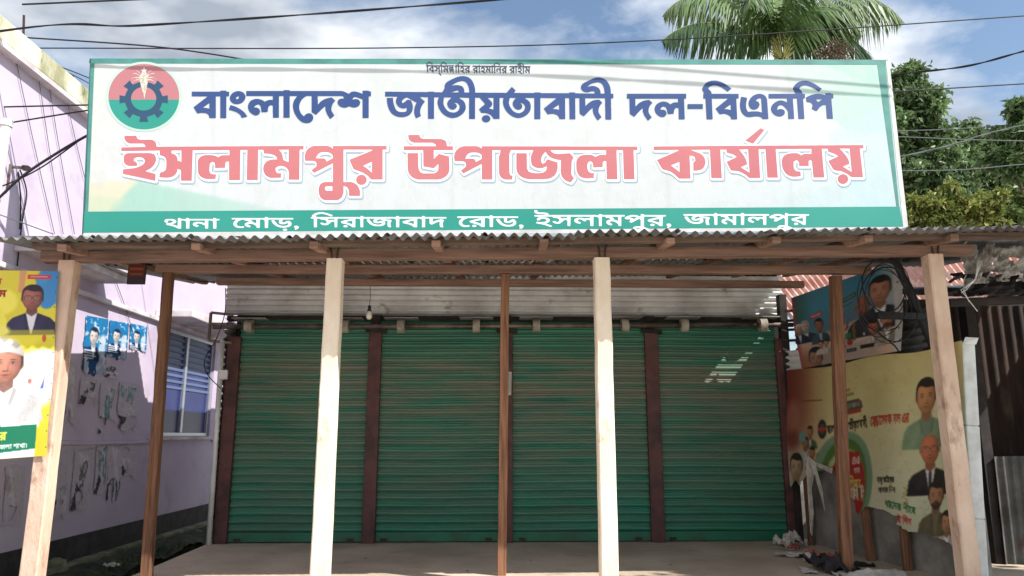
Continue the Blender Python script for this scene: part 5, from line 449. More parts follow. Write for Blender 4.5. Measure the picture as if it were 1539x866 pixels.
(678,69,-5,7,-34,-1,-21,9,-39,-20,89,-2),
(1124,64,-72,48,-5,-2,1,-46),
(156,170,-54,-35,42,-21,12,-1)],
'vol': [(1591,27,-6,-10,-12,-5,-896,0,-9,-2,-16,-21,-17,-1,-14,6,-7,16,-20,3,-11,6,-4,25,4,12,23,11,9,14,2,167,14,14,29,-1,10,-13,0,-175,7,-10,49,1,-26,59,-4,33,4,34,21,41,23,22,24,9,46,-1,17,-7,10,-14,-1,-13,-17,-21,-34,6,-21,-8,-8,-10,-10,-34,5,-33,17,-33,30,-26,16,-2,13,16,46,11,9,5,8,12,7,34,-12,17,-12,-1,-25,-22,-17,5,-13,13,4,21,30,31,21,8,21,0,12,-5,19,-13,39,-62,9,-8,14,16,2,108,9,9,25,1,12,-4,7,-10,2,-183,112,-1,1,5,-7,4,-78,41,-8,9,0,13,20,37,39,11,33,17,25,20,29,37,30,4,12,-4,6,-10,2,-183,100,-3,17,2,1,5,-76,36,-18,14,-5,12,10,25,13,18,29,6,47,26,48,54,26,2,8,-1,10,-9,3,-51,50,3,21,-9,13,-14,9,-21,0,-37,-12,-21,-38,-38,61,-3,9,-9),
(585,283,-2,-14,-25,-17,12,-29,0,-29,-11,-17,1,-5,21,-2,6,-6,4,-8,-1,-16,-9,-10,-37,-4,-4,-36,-20,-21,-18,-7,-29,0,-6,-6,81,-3,9,-9,1,-8,-1,-17,-9,-9,-530,2,-8,2,-9,9,-1,25,6,10,42,6,-18,38,-9,34,0,37,5,25,16,29,22,23,21,11,54,0,21,-11,6,-10,-9,-26,-9,-8,-38,6,-21,-10,-14,-33,1,-29,16,-42,18,-19,25,-15,17,18,54,14,12,17,6,23,-1,13,-17,13,-29,-24,-29,12,-5,14,19,30,36,22,29,0,25,-16,22,2,-27,25,9,27,8,7,39,16,28,30,22,-1,9,-12,5,-88,16,-20,-1,-13,-15,-17,0,-87,6,-6,25,-4,6,5,1,100,27,34,18,66,18,10,42,6,50,20,14,-2),
(2769,23,-9,-9,-8,-2,-217,1,-13,10,-4,23,-37,-32,-21,-6,-29,2,-33,12,-32,26,-19,33,-5,38,6,17,20,21,13,5,42,-1,10,-13,-1,-25,-9,-9,-25,-4,-1,-8,9,-18,12,-12,21,-10,17,1,6,10,-2,107,-122,1,-11,-7,-6,-14,3,-46,-10,-8,-25,-6,-14,6,-7,17,0,50,13,31,29,24,38,10,41,-1,46,-7,21,8,17,23,33,0,10,-13,2,-195,17,9,100,2,1,5,-68,32,-29,22,8,29,11,17,52,21,2,4,-23,7,-14,13,-4,9,1,21,13,14,17,8,25,-9,10,-13,-2,-38,25,19,29,36,34,0,10,-13,1,-179,5,-6,17,-1,10,-6,4,-8),
(1664,23,0,30,9,8,16,2,6,6,3,109,25,20,8,0,50,-44,29,-18,4,4,-2,58,10,46,13,21,29,-6,14,-15,-12,-50,1,-42,16,-54,-2,-10,-18,-19,1,-5,9,-2,85,2,-40,24,-18,31,0,29,5,16,33,38,26,14,13,-1,9,-9,8,-20,-3,-17,-28,-17,-7,-10,-1,-11,9,-9,17,-1,8,4,9,11,10,24,15,7,25,-9,4,-6,3,-21,13,-5,13,8,6,10,2,108,9,9,8,1,21,-1,9,-9,2,-183,6,-6,24,-2,10,-9,1,-25,-11,-13,-487,-2,-8,2),
(316,69,-6,7,-29,-1,-17,9,-13,-15,1,-5,12,-2,46,1),
(991,69,-6,7,-25,-1,-21,8,-9,-14,1,-5,13,-2,41,1),
(1825,64,-73,48,-5,-2,1,-46),
(2087,69,-6,7,-33,-1,-25,11,-36,-22,90,-2),
(495,114,-10,15,-29,0,-6,-6,0,-13,6,-5,33,4),
(1477,162,-2,-43,6,-9,25,11,10,19,-6,11),
(1206,170,-54,-35,42,-21,12,-1),
(1418,168,-8,-2,-39,-30,23,-14,24,-6),
(2677,168,-9,-2,-43,-30,31,-18,21,-5),
(280,160,8,-20,10,-10,8,0,9,10,-1,20)],
'tam': [(0,22,0,29,9,9,15,4,-7,12,-1,17,30,75,17,27,46,38,37,11,34,0,33,-9,35,-30,17,-50,-4,-33,-13,-29,-27,-29,42,-2,9,2,12,17,33,11,15,13,-2,7,-17,8,-19,18,-12,30,0,16,7,21,24,27,33,17,17,-9,9,-35,-27,-17,-5,-12,6,-13,17,-1,21,8,38,42,2,35,6,10,29,4,13,-10,2,-183,6,-6,25,-2,9,-9,1,-25,-10,-13,-488,-1,-8,1),
(62,64,68,0,-14,16,-9,21,1,29,14,18,24,1,9,-4,9,-11,-2,-16,5,-9,17,-1,12,8,10,10,5,21,-8,29,-23,14,-25,1,-21,-6,-22,-13,-29,-50),
(422,131,-30,-17,-16,-51,46,1)],
'prot': [(0,73,31,34,25,0,2,8,-11,16,0,9,25,22,18,-6,58,-56,8,0,6,10,0,100,10,14,17,1,13,-4,6,-11,0,-150,6,-4,33,9,3,183,10,13,21,1,12,-4,6,-10,3,-183,27,0,-8,16,5,21,20,54,26,40,28,27,27,14,50,9,50,-14,34,-34,9,-25,0,-46,-13,-33,-27,-29,55,-1,39,22,-40,29,0,12,9,22,13,12,12,4,13,21,41,2,6,6,-6,22,-24,10,-14,14,-5,16,9,21,16,17,18,9,42,1,21,-8,22,-27,5,-17,-4,-58,20,-21,-1,-17,-19,-16,2,-83,21,-4,12,-8,9,13,25,15,6,21,0,154,10,13,25,1,15,-14,0,-179,6,-6,29,-5,6,-10,0,-17,-9,-16,-30,-4,-13,-19,-12,-4,-21,4,-8,20,-25,2,-13,8,-11,-12,-10,-2,-283,4,-7,-6,12,-16,-1,-10,-62,-50,-33,-16,-30,-8,-46,-2,-20,6,-34,19,-42,52,-8,27,-12,-2,-13,-17,-21,0,-8,9,-3,29,-5,3,-34,-20,-50,0,-20,8,-25,20),
(448,10,-150,2,-9,-2,-7,-12,5,-12,19,-18,37,-13,29,5,30,12,41,28),
(85,60,4,-4,13,-2,16,11,-16,11),
(372,65,64,0,-20,33,2,38,13,13,17,1,16,-8,6,-11,1,-16,6,-6,16,0,13,6,13,33,-9,30,-25,12,-25,2,-39,-19,-33,-58),
(691,260,19,-22,8,-1,-7,23)],
'bars': [(0,27,1,25,9,9,102,4,-8,8,-78,42,-8,8,0,8,17,40,33,9,42,21,25,20,29,37,13,4,25,-1,10,-13,0,-175,2,-8,9,-3,21,5,10,19,0,162,14,14,30,-1,10,-13,0,-175,2,-8,8,-3,26,1,6,6,0,179,10,13,34,0,10,-13,0,-175,6,-10,21,2,17,17,37,16,-39,25,-12,13,0,16,12,25,10,9,46,11,33,17,50,44,13,4,25,-1,10,-13,2,-183,123,0,-90,48,-10,14,6,21,16,25,47,15,41,29,33,43,26,2,8,-1,9,-9,4,-56,16,8,42,-1,31,-26,7,-17,2,-24,-14,-34,-40,-37,68,-3,8,3,2,8,1,175,10,13,29,1,14,-14,1,-179,6,-6,22,-3,9,-16,-2,-22,-8,-8,-25,-4,-12,-33,-29,-37,-38,-22,-63,-14,-62,0,-38,10,-14,9,-20,21,-5,21,8,21,24,20,1,4,-6,2,-188,-1,-1,-5,12,-16,-2,-13,-42,-34,-34,-21,-33,-12,-21,-6,-37,0,-42,14,-39,38,-20,30,1,25,-17,1,-20,-22,-17,-2,-13,4,-12,20,-234,1),
(553,10,-155,2,-10,-6,-3,-12,21,-26,42,-13,37,9,33,16,31,22),
(866,-44,40,4,42,16,13,18,3,16,-36,0,-13,-24,-13,-15,-13,-9,-16,0),
(547,65,29,0,1,19,-9,-1),
(848,163,-2,-44,6,-10,30,14,9,21,-10,9,-21,3),
(156,170,-54,-35,42,-21,12,0),
(794,170,-50,-35,41,-21,8,1),
(577,178,-50,-27,-6,-7,23,-13,12,3,21,18)],
'salam1': [(629,25,4,29,6,5,23,3,-14,16,-2,9,9,34,25,54,41,46,25,16,39,11,50,-4,22,-11,30,-29,13,-29,0,-46,-22,-50,-16,-17,36,-2,22,6,9,17,1,171,14,10,29,-1,10,-13,1,-184,5,-5,38,-1,11,6,-15,24,-6,22,5,21,8,9,22,2,12,-6,10,-9,1,-17,10,-6,33,6,15,21,-10,20,-34,11,-62,-6,-13,13,-4,26,17,12,79,27,79,49,19,-14,8,-17,-18,-23,-45,-31,31,-34,7,-41,-5,-21,-12,-17,-23,-21,1,-4,84,0,-28,67,0,54,19,43,37,33,17,5,33,0,25,-9,13,-13,-4,-17,-13,-15,-8,-4,-42,3,-13,-13,-10,-21,0,-38,14,-33,17,-23,34,-17,16,16,34,11,8,8,-35,22,-16,16,0,13,12,25,10,9,71,23,29,20,29,35,13,2,24,-1,11,-13,2,-187,121,-1,0,4,-58,29,-39,26,4,29,16,21,43,15,14,10,-22,2,-10,6,-16,17,0,21,22,21,21,1,8,-4,19,-27,-1,-12,-14,-21,31,21,28,39,29,4,12,-4,7,-10,0,-184,6,-5,22,-3,9,-16,-1,-21,-9,-9,-9,-2,-583,0,-9,-6,-10,-25,-23,-17,-87,-9,-9,-11,-3,-26,-9,-8,-8,-2,-17,0,-10,6,-8,30,13,37,31,25,-1,5,-46,1,-21,-19,-16,-1,-13,4,-12,19,-275,-3,-13,4),
(1,21,-1,25,10,13,110,3,-89,50,-13,13,0,8,12,29,9,11,34,9,45,25,23,22,19,27,13,8,29,-1,10,-13,3,-188,24,3,13,14,2,171,6,10,13,4,25,-1,10,-13,2,-187,123,-1,-9,9,-80,41,-14,17,18,39,70,31,36,30,11,17,-5,6,-33,0,-17,6,-21,19,-10,19,5,33,22,22,33,9,34,-5,37,-27,50,32,30,-27,0,-8,-7,-9,-53,-37,-5,-8,0,-205,6,-5,21,-2,9,-9,1,-25,-10,-13,-242,-2,-21,-19,-16,-1,-13,4,-12,19,-230,-3,-8,2),
(693,62,43,0,-11,30,0,24,6,14,21,22,25,8,21,0,46,-19,2,25,-5,9,-14,13,-17,6,-25,0,-26,-11,-15,-12,-18,-25),
(846,62,-39,38,-18,6,-8,-6,5,-21,-20,-17),
(1473,176,-56,-30,31,-19,10,-15,-1,-25,-22,-19,0,-6,33,-1,6,5),
(156,168,-48,-26,-5,-9,36,-17,17,-2),
(468,168,-47,-26,-3,-9,34,-17,16,-2),
(1689,168,-47,-26,-3,-9,25,-13,25,-6),
(1426,308,18,18,29,0,17,-18,0,-25,-13,-19,-29,-2,-22,21)],
'salam2': [(1598,23,-8,-9,-9,-2,-271,0,-5,-6,11,-20,-4,-13,-72,-51,-54,-18,-42,0,-21,6,-21,11,-38,38,-17,27,2,24,-15,17,4,29,10,6,16,1,6,6,2,183,9,9,9,1,24,-1,10,-9,1,-179,6,-10,159,2,0,39,-54,-20,-30,0,-29,13,-21,26,-6,37,6,17,15,21,23,18,16,5,13,-9,14,-26,-8,-13,-19,-13,0,-20,17,-5,29,12,34,30,3,75,9,9,25,1,13,-4,6,-10,2,-183,154,-3,10,7,0,33,-5,4,-30,-17,-21,-5,-29,0,-29,12,-22,23,-5,17,1,33,9,18,21,21,29,13,14,-11,9,-24,-27,-28,-1,-14,18,-8,25,7,29,20,13,18,3,72,13,9,25,-1,10,-13,1,-179,6,-6,17,-1,10,-6,4,-8),
(1274,10,-155,2,-11,-6,-4,-8,23,-30,42,-13,37,9,25,12),
(966,27,-14,-14,-250,-1,-16,-20,-13,-4,-18,2,-11,20,-8,2,-292,0,-8,-2,-16,-20,-14,-2,-14,6,-6,16,-5,3,-267,0,-12,10,-2,21,2,9,21,26,50,14,14,9,7,13,6,25,-14,21,-10,-1,-24,-22,-25,9,-9,9,0,13,13,18,29,25,30,5,20,-6,26,-24,33,-55,8,-2,9,4,2,114,14,14,29,-1,11,-13,0,-175,2,-8,8,-3,25,7,10,21,1,158,10,13,29,0,10,-13,1,-175,2,-8,8,-3,73,3,-29,16,-20,21,-5,13,0,41,23,36,41,24,9,0,10,-10,12,-29,-6,-10,-20,-10,-13,-12,-2,-14,5,-8,18,-2,12,5,17,32,13,8,12,0,14,-10,11,-29,8,-2,14,6,5,13,0,104,6,10,13,4,25,-1,9,-9,1,-183,6,-6,26,3,10,15,0,167,10,13,34,0,10,-13,0,-179,6,-6,8,-1,9,3,13,17,37,11,11,13,-34,25,-16,29,0,21,5,21,13,19,42,28,16,-3,14,-40,-30,-20,-2,-13,6,-9,25,0,27,17,24,34,5,41,11,6,16,0,13,-4,6,-10,0,-179,6,-6,21,-1,10,-6),
(187,69,-6,6,-25,0,-16,9,-14,-15,1,-5,13,-2,41,1),
(450,65,90,-3,9,7,-5,6,-34,0,-20,9),
(873,132,-29,-18,-17,-50,46,1)],
'dhan': [(1691,27,-6,-10,-12,-5,-371,0,-32,-60,-39,-30,-67,-18,-66,0,-30,6,-24,12,-22,26,0,33,22,22,28,7,1,5,-9,10,-8,3,-42,-19,-33,0,-19,10,-4,12,6,21,8,8,46,4,10,13,-8,17,-31,8,-9,8,-1,17,5,17,14,10,33,-5,25,-18,33,18,34,4,15,-17,-2,-26,-9,-8,-30,-8,-9,-13,0,-8,10,-10,16,0,27,18,5,13,0,154,10,13,33,0,11,-13,2,-183,33,-2,6,6,1,179,10,13,25,1,12,-4,7,-10,0,-179,6,-6,37,-1,13,2,1,5,-11,12,-16,38,-1,67,9,29,30,34,30,13,37,0,21,-5,13,-13,0,-17,-17,-21,-34,6,-20,-8,-14,-23,-4,-25,8,-37,18,-31,12,-12,30,-13,20,19,25,7,13,9,-39,25,-12,13,0,16,11,25,11,9,66,20,25,15,42,40,25,1,13,-4,6,-10,0,-179,6,-6,21,-1,10,-6),
(1137,-44,44,4,37,16,14,14,4,20,-38,0,-8,-20,-17,-19,-13,-9,-16,0),
(0,127,18,44,44,15,48,28,38,47,33,0,10,-13,1,-179,6,-6,25,1,14,22,1,162,10,13,29,1,14,-14,1,-179,6,-6,46,1,1,5,-19,33,-9,38,0,33,9,33,12,21,26,26,21,9,46,0,21,-9,9,-9,0,-13,-8,-16,-14,-11,-29,8,-21,-7,-13,-19,-5,-21,1,-25,22,-48,15,-15,26,-14,142,0,6,6,-2,35,-8,-1,-25,-14,-25,-5,-29,1,-27,13,-20,25,-5,37,5,17,17,23,21,16,17,5,13,-11,10,-24,-5,-13,-21,-17,0,-12,19,-9,30,12,34,30,3,76,13,9,25,0,14,-14,2,-183,109,-2,6,2,-2,4,-71,37,-21,17,-1,13,16,33,43,16,11,9,-19,5,-12,10,-6,14,1,21,17,17,25,1,9,-4,14,-18,-1,-21,-13,-17,4,-2,27,19,34,41,26,2,15,-14,0,-179,6,-6,21,-1,10,-6,4,-29,-6,-10,-12,-5,-579,0,-21,-23,-21,-1,-10,6,-6,16,-5,3,-79,1,-9,9,-4,29,-16,6,-9,-2,2,-33,-9,-13,-34,-1,-17,5,-18,13,-12,21,-1,17,9,33,-28,19),
(1566,65,31,0,1,21,-13,-4),
(139,170,-54,-35,21,-13,33,-8),
(798,170,-54,-35,41,-21,13,0),
(1598,178,-9,0,-51,-34,22,-14,8,1,30,25)],
'vote': [(0,27,0,21,6,10,42,7,-18,37,-9,34,0,37,5,25,13,26,23,24,32,14,45,0,21,-12,6,-10,-9,-25,-9,-9,-38,6,-21,-10,-14,-33,1,-29,16,-42,22,-23,21,-11,15,1,-8,16,1,17,20,54,26,43,42,37,42,14,45,0,21,-6,38,-28,13,-22,4,-17,2,-37,-28,-71,42,-1,14,22,1,162,10,13,25,1,13,-4,6,-10,3,-183,32,-2,6,6,1,121,9,33,18,19,20,11,34,1,29,-10,26,-17,28,-32,15,-35,0,-41,-9,-17,-27,-22,-55,1,-9,13,3,25,11,13,26,-1,6,21,-10,21,-18,19,-12,7,-21,2,-10,-15,2,-121,129,-3,10,-6,4,-12,-4,-25,-10,-6,-21,-3,-12,-26,-20,-19,-18,-6,-62,-1,-21,-5,-9,-13,-6,-25,-31,-10,-8,4,-6,10,0,37,5,17,25,25,22,8,0,5,-63,1,-20,-22,-17,-2,-13,4,-13,20,-400,0,-12,5),
(805,-14,2,24,-14,13,-1,25,10,13,21,2,5,6,1,179,10,13,34,0,10,-13,0,-175,2,-8,9,-3,20,1,6,6,1,100,12,17,19,13,9,-1,39,-38,31,-21,8,-1,3,68,8,38,10,14,13,4,16,-1,15,-17,-8,-38,0,-62,16,-46,-24,-33,172,-2,6,6,-2,34,-50,-19,-29,0,-29,12,-26,31,0,46,30,35,21,12,8,0,14,-14,9,-20,-27,-28,-1,-14,14,-7,20,2,26,15,21,23,2,71,4,8,10,6,25,0,13,-10,2,-183,6,-6,21,-2,9,-9,1,-25,-10,-13,-280,-2,-5,-6,11,-16,0,-9,-22,-23,-34,-24,-33,-16,-46,-14,-37,0,-38,14,-26,22),
(1032,10,-155,2,-11,-6,-3,-8,22,-30,42,-13,37,9,25,12),
(188,65,40,0,-7,25,0,29,8,17,19,17,16,5,34,0,41,-19,2,21,-10,21,-17,9,-20,4,-46,-15,-26,-31),
(330,65,-31,37,-14,6,-8,-2,2,-25,-9,-16),
(1054,65,-73,47,-5,-2,2,-45)],
'nin': [(356,9,-33,13,-71,50,-26,31,-12,25,-2,58,10,25,22,27,37,20,21,5,42,0,41,-9,34,-22,-4,-25,-9,-15,-12,-8,-26,-2,-6,-8,4,-21,18,-17,30,-19,6,-14,-5,-17,-9,-10,-29,-11,5,-29,-16,-21),
(60,14,-29,16,-19,18,-7,17,0,29,25,38,-25,29,-5,17,1,29,9,18,21,21,25,12,21,5,37,0,38,-9,31,-26,13,-30,-6,-37,-26,-33,21,-24,5,-14,1,-21,-5,-16,-29,-29,-22,-10),
(134,78,-10,16,-26,10,-30,-11,-8,-11,8,-13,17,-6,29,1,14,5),
(327,84,13,23,-22,23,-9,18,-1,38,12,21,-6,5,-29,-8,-12,-12,-6,-14,0,-30,16,-33,34,-29),
(54,190,13,-21,31,-10,29,9,13,18,-9,18,-33,9,-34,-9)],
}

def undelta(d, q): return {k: [np.array(p, float).reshape(-1, 2).cumsum(0)/q for p in ps] for k, ps in d.items()}
LET, WORD = undelta(LET, 12.0), undelta(WORD, 250.0)
def flat(name, loops, place, mat, parent):
    """Fill closed outlines (holes by even-odd) as one flat mesh; place() maps an outline point into the place."""
    cu = bpy.data.curves.new('outline', 'CURVE'); cu.dimensions = '2D'; cu.fill_mode = 'BOTH'
    for p in loops:
        s = cu.splines.new('POLY'); s.points.add(len(p)-1)
        for i, (x, y) in enumerate(p): s.points[i].co = (x*.02, -y*.02, 0, 1)
        s.use_cyclic_u = True
    ob = bpy.data.objects.new('outline', cu); COL.objects.link(ob); bpy.context.view_layer.update()
    dg = bpy.context.evaluated_depsgraph_get(); tm = bpy.data.meshes.new_from_object(ob.evaluated_get(dg))
    b = MB(); b.v = [place(v.co.x/.02, -v.co.y/.02) for v in tm.vertices]; b.f = [tuple(f.vertices) for f in tm.polygons]
    bpy.data.objects.remove(ob); bpy.data.curves.remove(cu); bpy.data.meshes.remove(tm)
    return b.build(name, mat, parent)
def word(k, x0, x1, yt, yb, yt2=None):
    """Outline of a word between x0 and x1 with its head line at yt and its foot at yb (yt2: head line at the right end)."""
    ps = WORD[k]; w = max(p[:, 0].max() for p in ps); out = []
    for p in ps:
        u = p[:, 0]/w; d = 0 if yt2 is None else (yt2-yt)*u
        out.append(np.stack([x0+u*(x1-x0), yt+d+p[:, 1]*(yb-yt)], 1))
    return out

# ------------------------------------------------------------------ printed sheets
def fbm(w, h, f, seed, oct=4):
    r = np.random.default_rng(seed); out = np.zeros((h, w)); amp = 1.0; tot = 0
    for o in range(oct):
        gw, gh = max(2, int(f*2**o)+2), max(2, int(f*h/w*2**o)+2); g = r.random((gh, gw))
        yi = np.linspace(0, gh-1.001, h); xi = np.linspace(0, gw-1.001, w); y0 = yi.astype(int); x0 = xi.astype(int); fy = (yi-y0)[:, None]; fx = (xi-x0)[None]
        fy = fy*fy*(3-2*fy); fx = fx*fx*(3-2*fx)
        v = (g[y0][:, x0]*(1-fx)+g[y0][:, x0+1]*fx)*(1-fy)+(g[y0+1][:, x0]*(1-fx)+g[y0+1][:, x0+1]*fx)*fy
        out += v*amp; tot += amp; amp *= .55
    return out/tot
class Pic:
    """A small picture computed shape by shape; it becomes the print of a poster, one colour per mesh point."""
    def __init__(s, w, h, base=(255, 255, 255)):
        s.w, s.h = w, h; s.y, s.x = np.mgrid[0:h, 0:w].astype(float); s.a = np.zeros((h, w, 3)); s.a[:] = base; s.m = np.ones((h, w), bool)
    def put(s, al, col):
        al = np.clip(al, 0, 1)[..., None]; s.a = s.a*(1-al)+np.array(col, float)*al; return s
    def ell(s, cx, cy, rx, ry, col, soft=.12, rot=0.0, op=1.0):
        c, n = math.cos(rot), math.sin(rot); X, Y = s.x-cx, s.y-cy
        d = np.sqrt(((X*c+Y*n)/rx)**2+((-X*n+Y*c)/ry)**2); return s.put(op*np.clip((1-d)/soft+.5, 0, 1), col)
    def inside(s, loops):
        ins = np.zeros((s.h, s.w), bool)
        for p in loops:
            p = np.asarray(p, float)
            for i in range(len(p)):
                (x0, y0), (x1, y1) = p[i-1], p[i]
                if y0 == y1: continue
                rows = np.nonzero((s.y.max(1) >= min(y0, y1)) & (s.y.min(1) <= max(y0, y1)))[0]
                if not len(rows): continue
                r0, r1 = rows[0], rows[-1]+1
                yy = s.y[r0:r1]; c = ((y0 <= yy) != (y1 <= yy)) & (s.x[r0:r1] < (x1-x0)*(yy-y0)/(y1-y0)+x0); ins[r0:r1] ^= c
        return ins
    def poly(s, pts, col, op=1.0, blur=0):
        m = s.inside([pts] if np.ndim(pts[0][0]) == 0 else pts).astype(float)
        for _ in range(blur):
            q = np.pad(m, 1, mode='edge'); m = (q[:-2, 1:-1]+q[2:, 1:-1]+q[1:-1, :-2]+q[1:-1, 2:]+q[1:-1, 1:-1])/5
        return s.put(m*op, col)
    def rect(s, x0, y0, x1, y1, col, op=1.0, blur=0): return s.poly([(x0, y0), (x1, y0), (x1, y1), (x0, y1)], col, op, blur)
    def text(s, k, x0, x1, yt, yb, col, yt2=None): return s.poly(word(k, x0, x1, yt, yb, yt2), col)
    def vgrad(s, y0, y1, c0, c1):
        t = np.clip((s.y-y0)/(y1-y0), 0, 1)[..., None]; s.a = np.array(c0, float)*(1-t)+np.array(c1, float)*t; return s
    def face(s, cx, cy, h, skin=(190, 140, 112), hair=(32, 28, 28), beard=False, glasses=False, cap=False, bald=False, coat=(40, 44, 60), shirt=(235, 235, 238), tie=None, bust=True, op=1.0, xs=1.0):
        """Printed portrait: head and shoulders; h is chin to crown, (cx, cy) the middle of the head."""
        X0 = s.x; s.x = cx+(X0-cx)/xs
        w = h*.78; sk = np.array(skin, float); dk = tuple(sk*.62); lt = tuple(np.minimum(255, sk*1.14)); X, Y = (s.x-cx)/h, (s.y-cy)/h
        grain = fbm(s.w, s.h, s.w/3.0, int(abs(cx*7+cy))+1, 2)[..., None]
        def blob(x, y, rx, ry, col, al=1.0, p=2.0):                      # soft spot in head units
            d = (np.abs((X-x)/rx)**p+np.abs((Y-y)/ry)**p)**(1/p); s.put(op*al*np.clip(1.25-d, 0, 1)**1.3, col)
        if bust:
            fold = (.82+.3*np.clip(.5-X*.55+.18*np.sin(X*9+Y*5), 0, 1))[..., None]+.12*(grain-.5); cloth = np.array(coat, float)*fold
            def clothpoly(pts):
                m = s.inside([[(cx+q*h, cy+r*h) for q, r in pts]]).astype(float)
                q = np.pad(m, 1, mode='edge'); m = (q[:-2, 1:-1]+q[2:, 1:-1]+q[1:-1, :-2]+q[1:-1, 2:]+q[1:-1, 1:-1])/5
                return m
            s.put(op*clothpoly([(-1.0, 1.45), (-.9, .98), (-.72, .78), (-.26, .6), (.26, .6), (.72, .78), (.9, .98), (1.0, 1.45)]), cloth)
            s.put(op*clothpoly([(-.22, .56), (.22, .56), (.13, .98), (.02, 1.4), (-.02, 1.4), (-.13, .98)]), np.array(shirt, float)*(.9+.1*fold))
            for sx in (-1, 1): s.put(op*.5*clothpoly([(sx*.22, .58), (sx*.30, .66), (sx*.2, 1.02), (sx*.12, 1.0)]), tuple(np.array(coat)*.6))
            if tie: s.put(op*clothpoly([(-.05, .68), (.05, .68), (.08, 1.2), (0, 1.3), (-.08, 1.2)]), tie)
            s.put(op*clothpoly([(-.19, .25), (.19, .25), (.21, .58), (0, .72), (-.21, .58)]), sk*(.78-.25*np.clip(.62-Y, 0, .4)[..., None]))
        for sx in (-1, 1): blob(sx*.385, .04, .06, .12, tuple(sk*(.8 if sx < 0 else .62)))
        if not bald: s.put(op*np.clip((1-((np.abs(X/.415)**2.3+np.abs((Y+.1)/.445)**2.3)**(1/2.3)))/.07+.5, 0, 1), np.array(hair, float)*(.85+.5*grain))
        # skull and jaw with light from the upper left
        wid = .365*np.where(Y > .05, 1-.34*np.clip((Y-.05)/.45, 0, 1)**1.9, 1.0); d = np.sqrt(np.clip((X/wid)**2, 0, 9)*.999+np.clip(np.abs((Y-.02)/.475), 0, 3)**3.2)
        nx, ny = X/.40, (Y-.02)/.52; nz = np.sqrt(np.clip(1-nx*nx-ny*ny, 0.03, 1)); sh = np.clip(.66+.46*(-.34*nx-.30*ny+.85*nz), .55, 1.2)[..., None]
        s.put(op*np.clip((1-d)/.08+.5, 0, 1), np.minimum(255, sk*sh*(.97+.06*grain)*np.array([1.06, 1.0, .95])))
        for sx in (-1, 1): blob(sx*.17, -.02, .12, .07, dk, .55); blob(sx*.2, .17, .11, .09, lt, .28 if sx < 0 else .12)
        blob(0, -.26, .2, .1, lt, .3); blob(.0, .06, .035, .16, lt, .45); blob(.05, .1, .035, .12, dk, .35); blob(0, .185, .085, .03, tuple(sk*.5), .6)
        for sx in (-1, 1): blob(sx*.055, .185, .022, .016, (50, 32, 28), .6); blob(sx*.13, .25, .02, .09, dk, .35)
        blob(0, .285, .13, .028, (142, 78, 72), .8); blob(0, .277, .125, .009, (76, 42, 40), .75); blob(0, .335, .09, .02, dk, .45); blob(0, .40, .08, .04, lt, .25)
        if not bald:
            top = -.30+.05*np.sin(X*7+1)+.55*np.clip(np.abs(X)-.2, 0, 1)**1.1*1.2
            s.put(op*np.clip((top-Y)/.04+.3, 0, 1)*(np.abs(X) < .42)*np.clip((1-((np.abs(X/.415)**2.3+np.abs((Y+.1)/.445)**2.3)**(1/2.3)))/.07+.5, 0, 1), np.array(hair, float)*(.85+.5*grain))
        if cap:
            lo = -.17-.10*np.clip(1-(X/.4)**2, 0, 1); m = np.clip((lo-Y)/.02+.5, 0, 1)*np.clip((1-np.sqrt((X/.425)**2+((Y+.16)/.42)**2))/.05+.5, 0, 1)
            s.put(op*m, np.array((244, 240, 230), float)*np.clip(.8+.25*(1-np.abs(X+.1)/.5), .7, 1)[..., None]); s.put(op*.5*m*np.clip(1-np.abs(lo-Y)/.05, 0, 1), (170, 160, 146))
        if beard:
            s.put(op*.8*np.clip((1-d)/.08+.5, 0, 1)*np.clip((Y-.24+.9*np.clip(.25-np.abs(X), 0, 1)*.5)/.1, 0, 1), np.array(hair, float)*(1+.4*grain)); blob(0, .285, .1, .02, (142, 82, 76), .8); blob(0, .235, .13, .022, tuple(hair), .7)
        for sx in (-1, 1):
            blob(sx*.165, -.095, .10, .018, tuple(np.array(hair)*.7+sk*.15), .85); blob(sx*.165, -.012, .07, .02, (214, 204, 196), .75); blob(sx*.165, -.012, .03, .026, (34, 24, 22), .95); blob(sx*.165, -.034, .08, .01, (46, 32, 30), .7)
            if glasses:
                e = np.sqrt((np.abs((X-sx*.165)/.135))**2.6+(np.abs((Y+.005)/.085))**2.6); s.put(op*np.clip(1-np.abs(e-1)/.16, 0, 1)*.9, (30, 28, 32)); s.put(op*(e < .9)*.12, (230, 236, 240))
        if glasses: blob(0, -.02, .05, .012, (30, 28, 32), .9)
        s.x = X0
        return s
def sheet(name, pic, place, mat, parent=None, k=.82, soften=1):
    """Mesh of one point per picture cell; place(u, v) gives the point in the place, u to the right, v down."""
    h, w = pic.h, pic.w; b = MB()
    for _ in range(soften): q = np.pad(pic.a, ((1, 1), (1, 1), (0, 0)), mode='edge'); pic.a = (q[:-2, 1:-1]+q[2:, 1:-1]+q[1:-1, :-2]+q[1:-1, 2:]+2*q[1:-1, 1:-1])/6
    for j in range(h):
        for i in range(w):
            b.v.append(place(i/(w-1), j/(h-1)))
    for j in range(h-1):
        for i in range(w-1):
            if pic.m[j, i] and pic.m[j+1, i+1] and pic.m[j, i+1] and pic.m[j+1, i]:
                a = j*w+i; b.f.append((a, a+w, a+w+1, a+1))
    col = np.ones((h*w, 4)); col[:, :3] = lin_v(np.clip(pic.a, 0, 255)/255).reshape(-1, 3)*k
    return b.build(name, mat, parent, colors=col)
def quadplace(c, off=Vector((0, 0, 0)), sag=None):
    tl, tr, br, bl = c
    def pl(u, v):
        p = (tl*(1-u)+tr*u)*(1-v)+(bl*(1-u)+br*u)*v+off
        return p+sag(u, v) if sag else p
    return pl

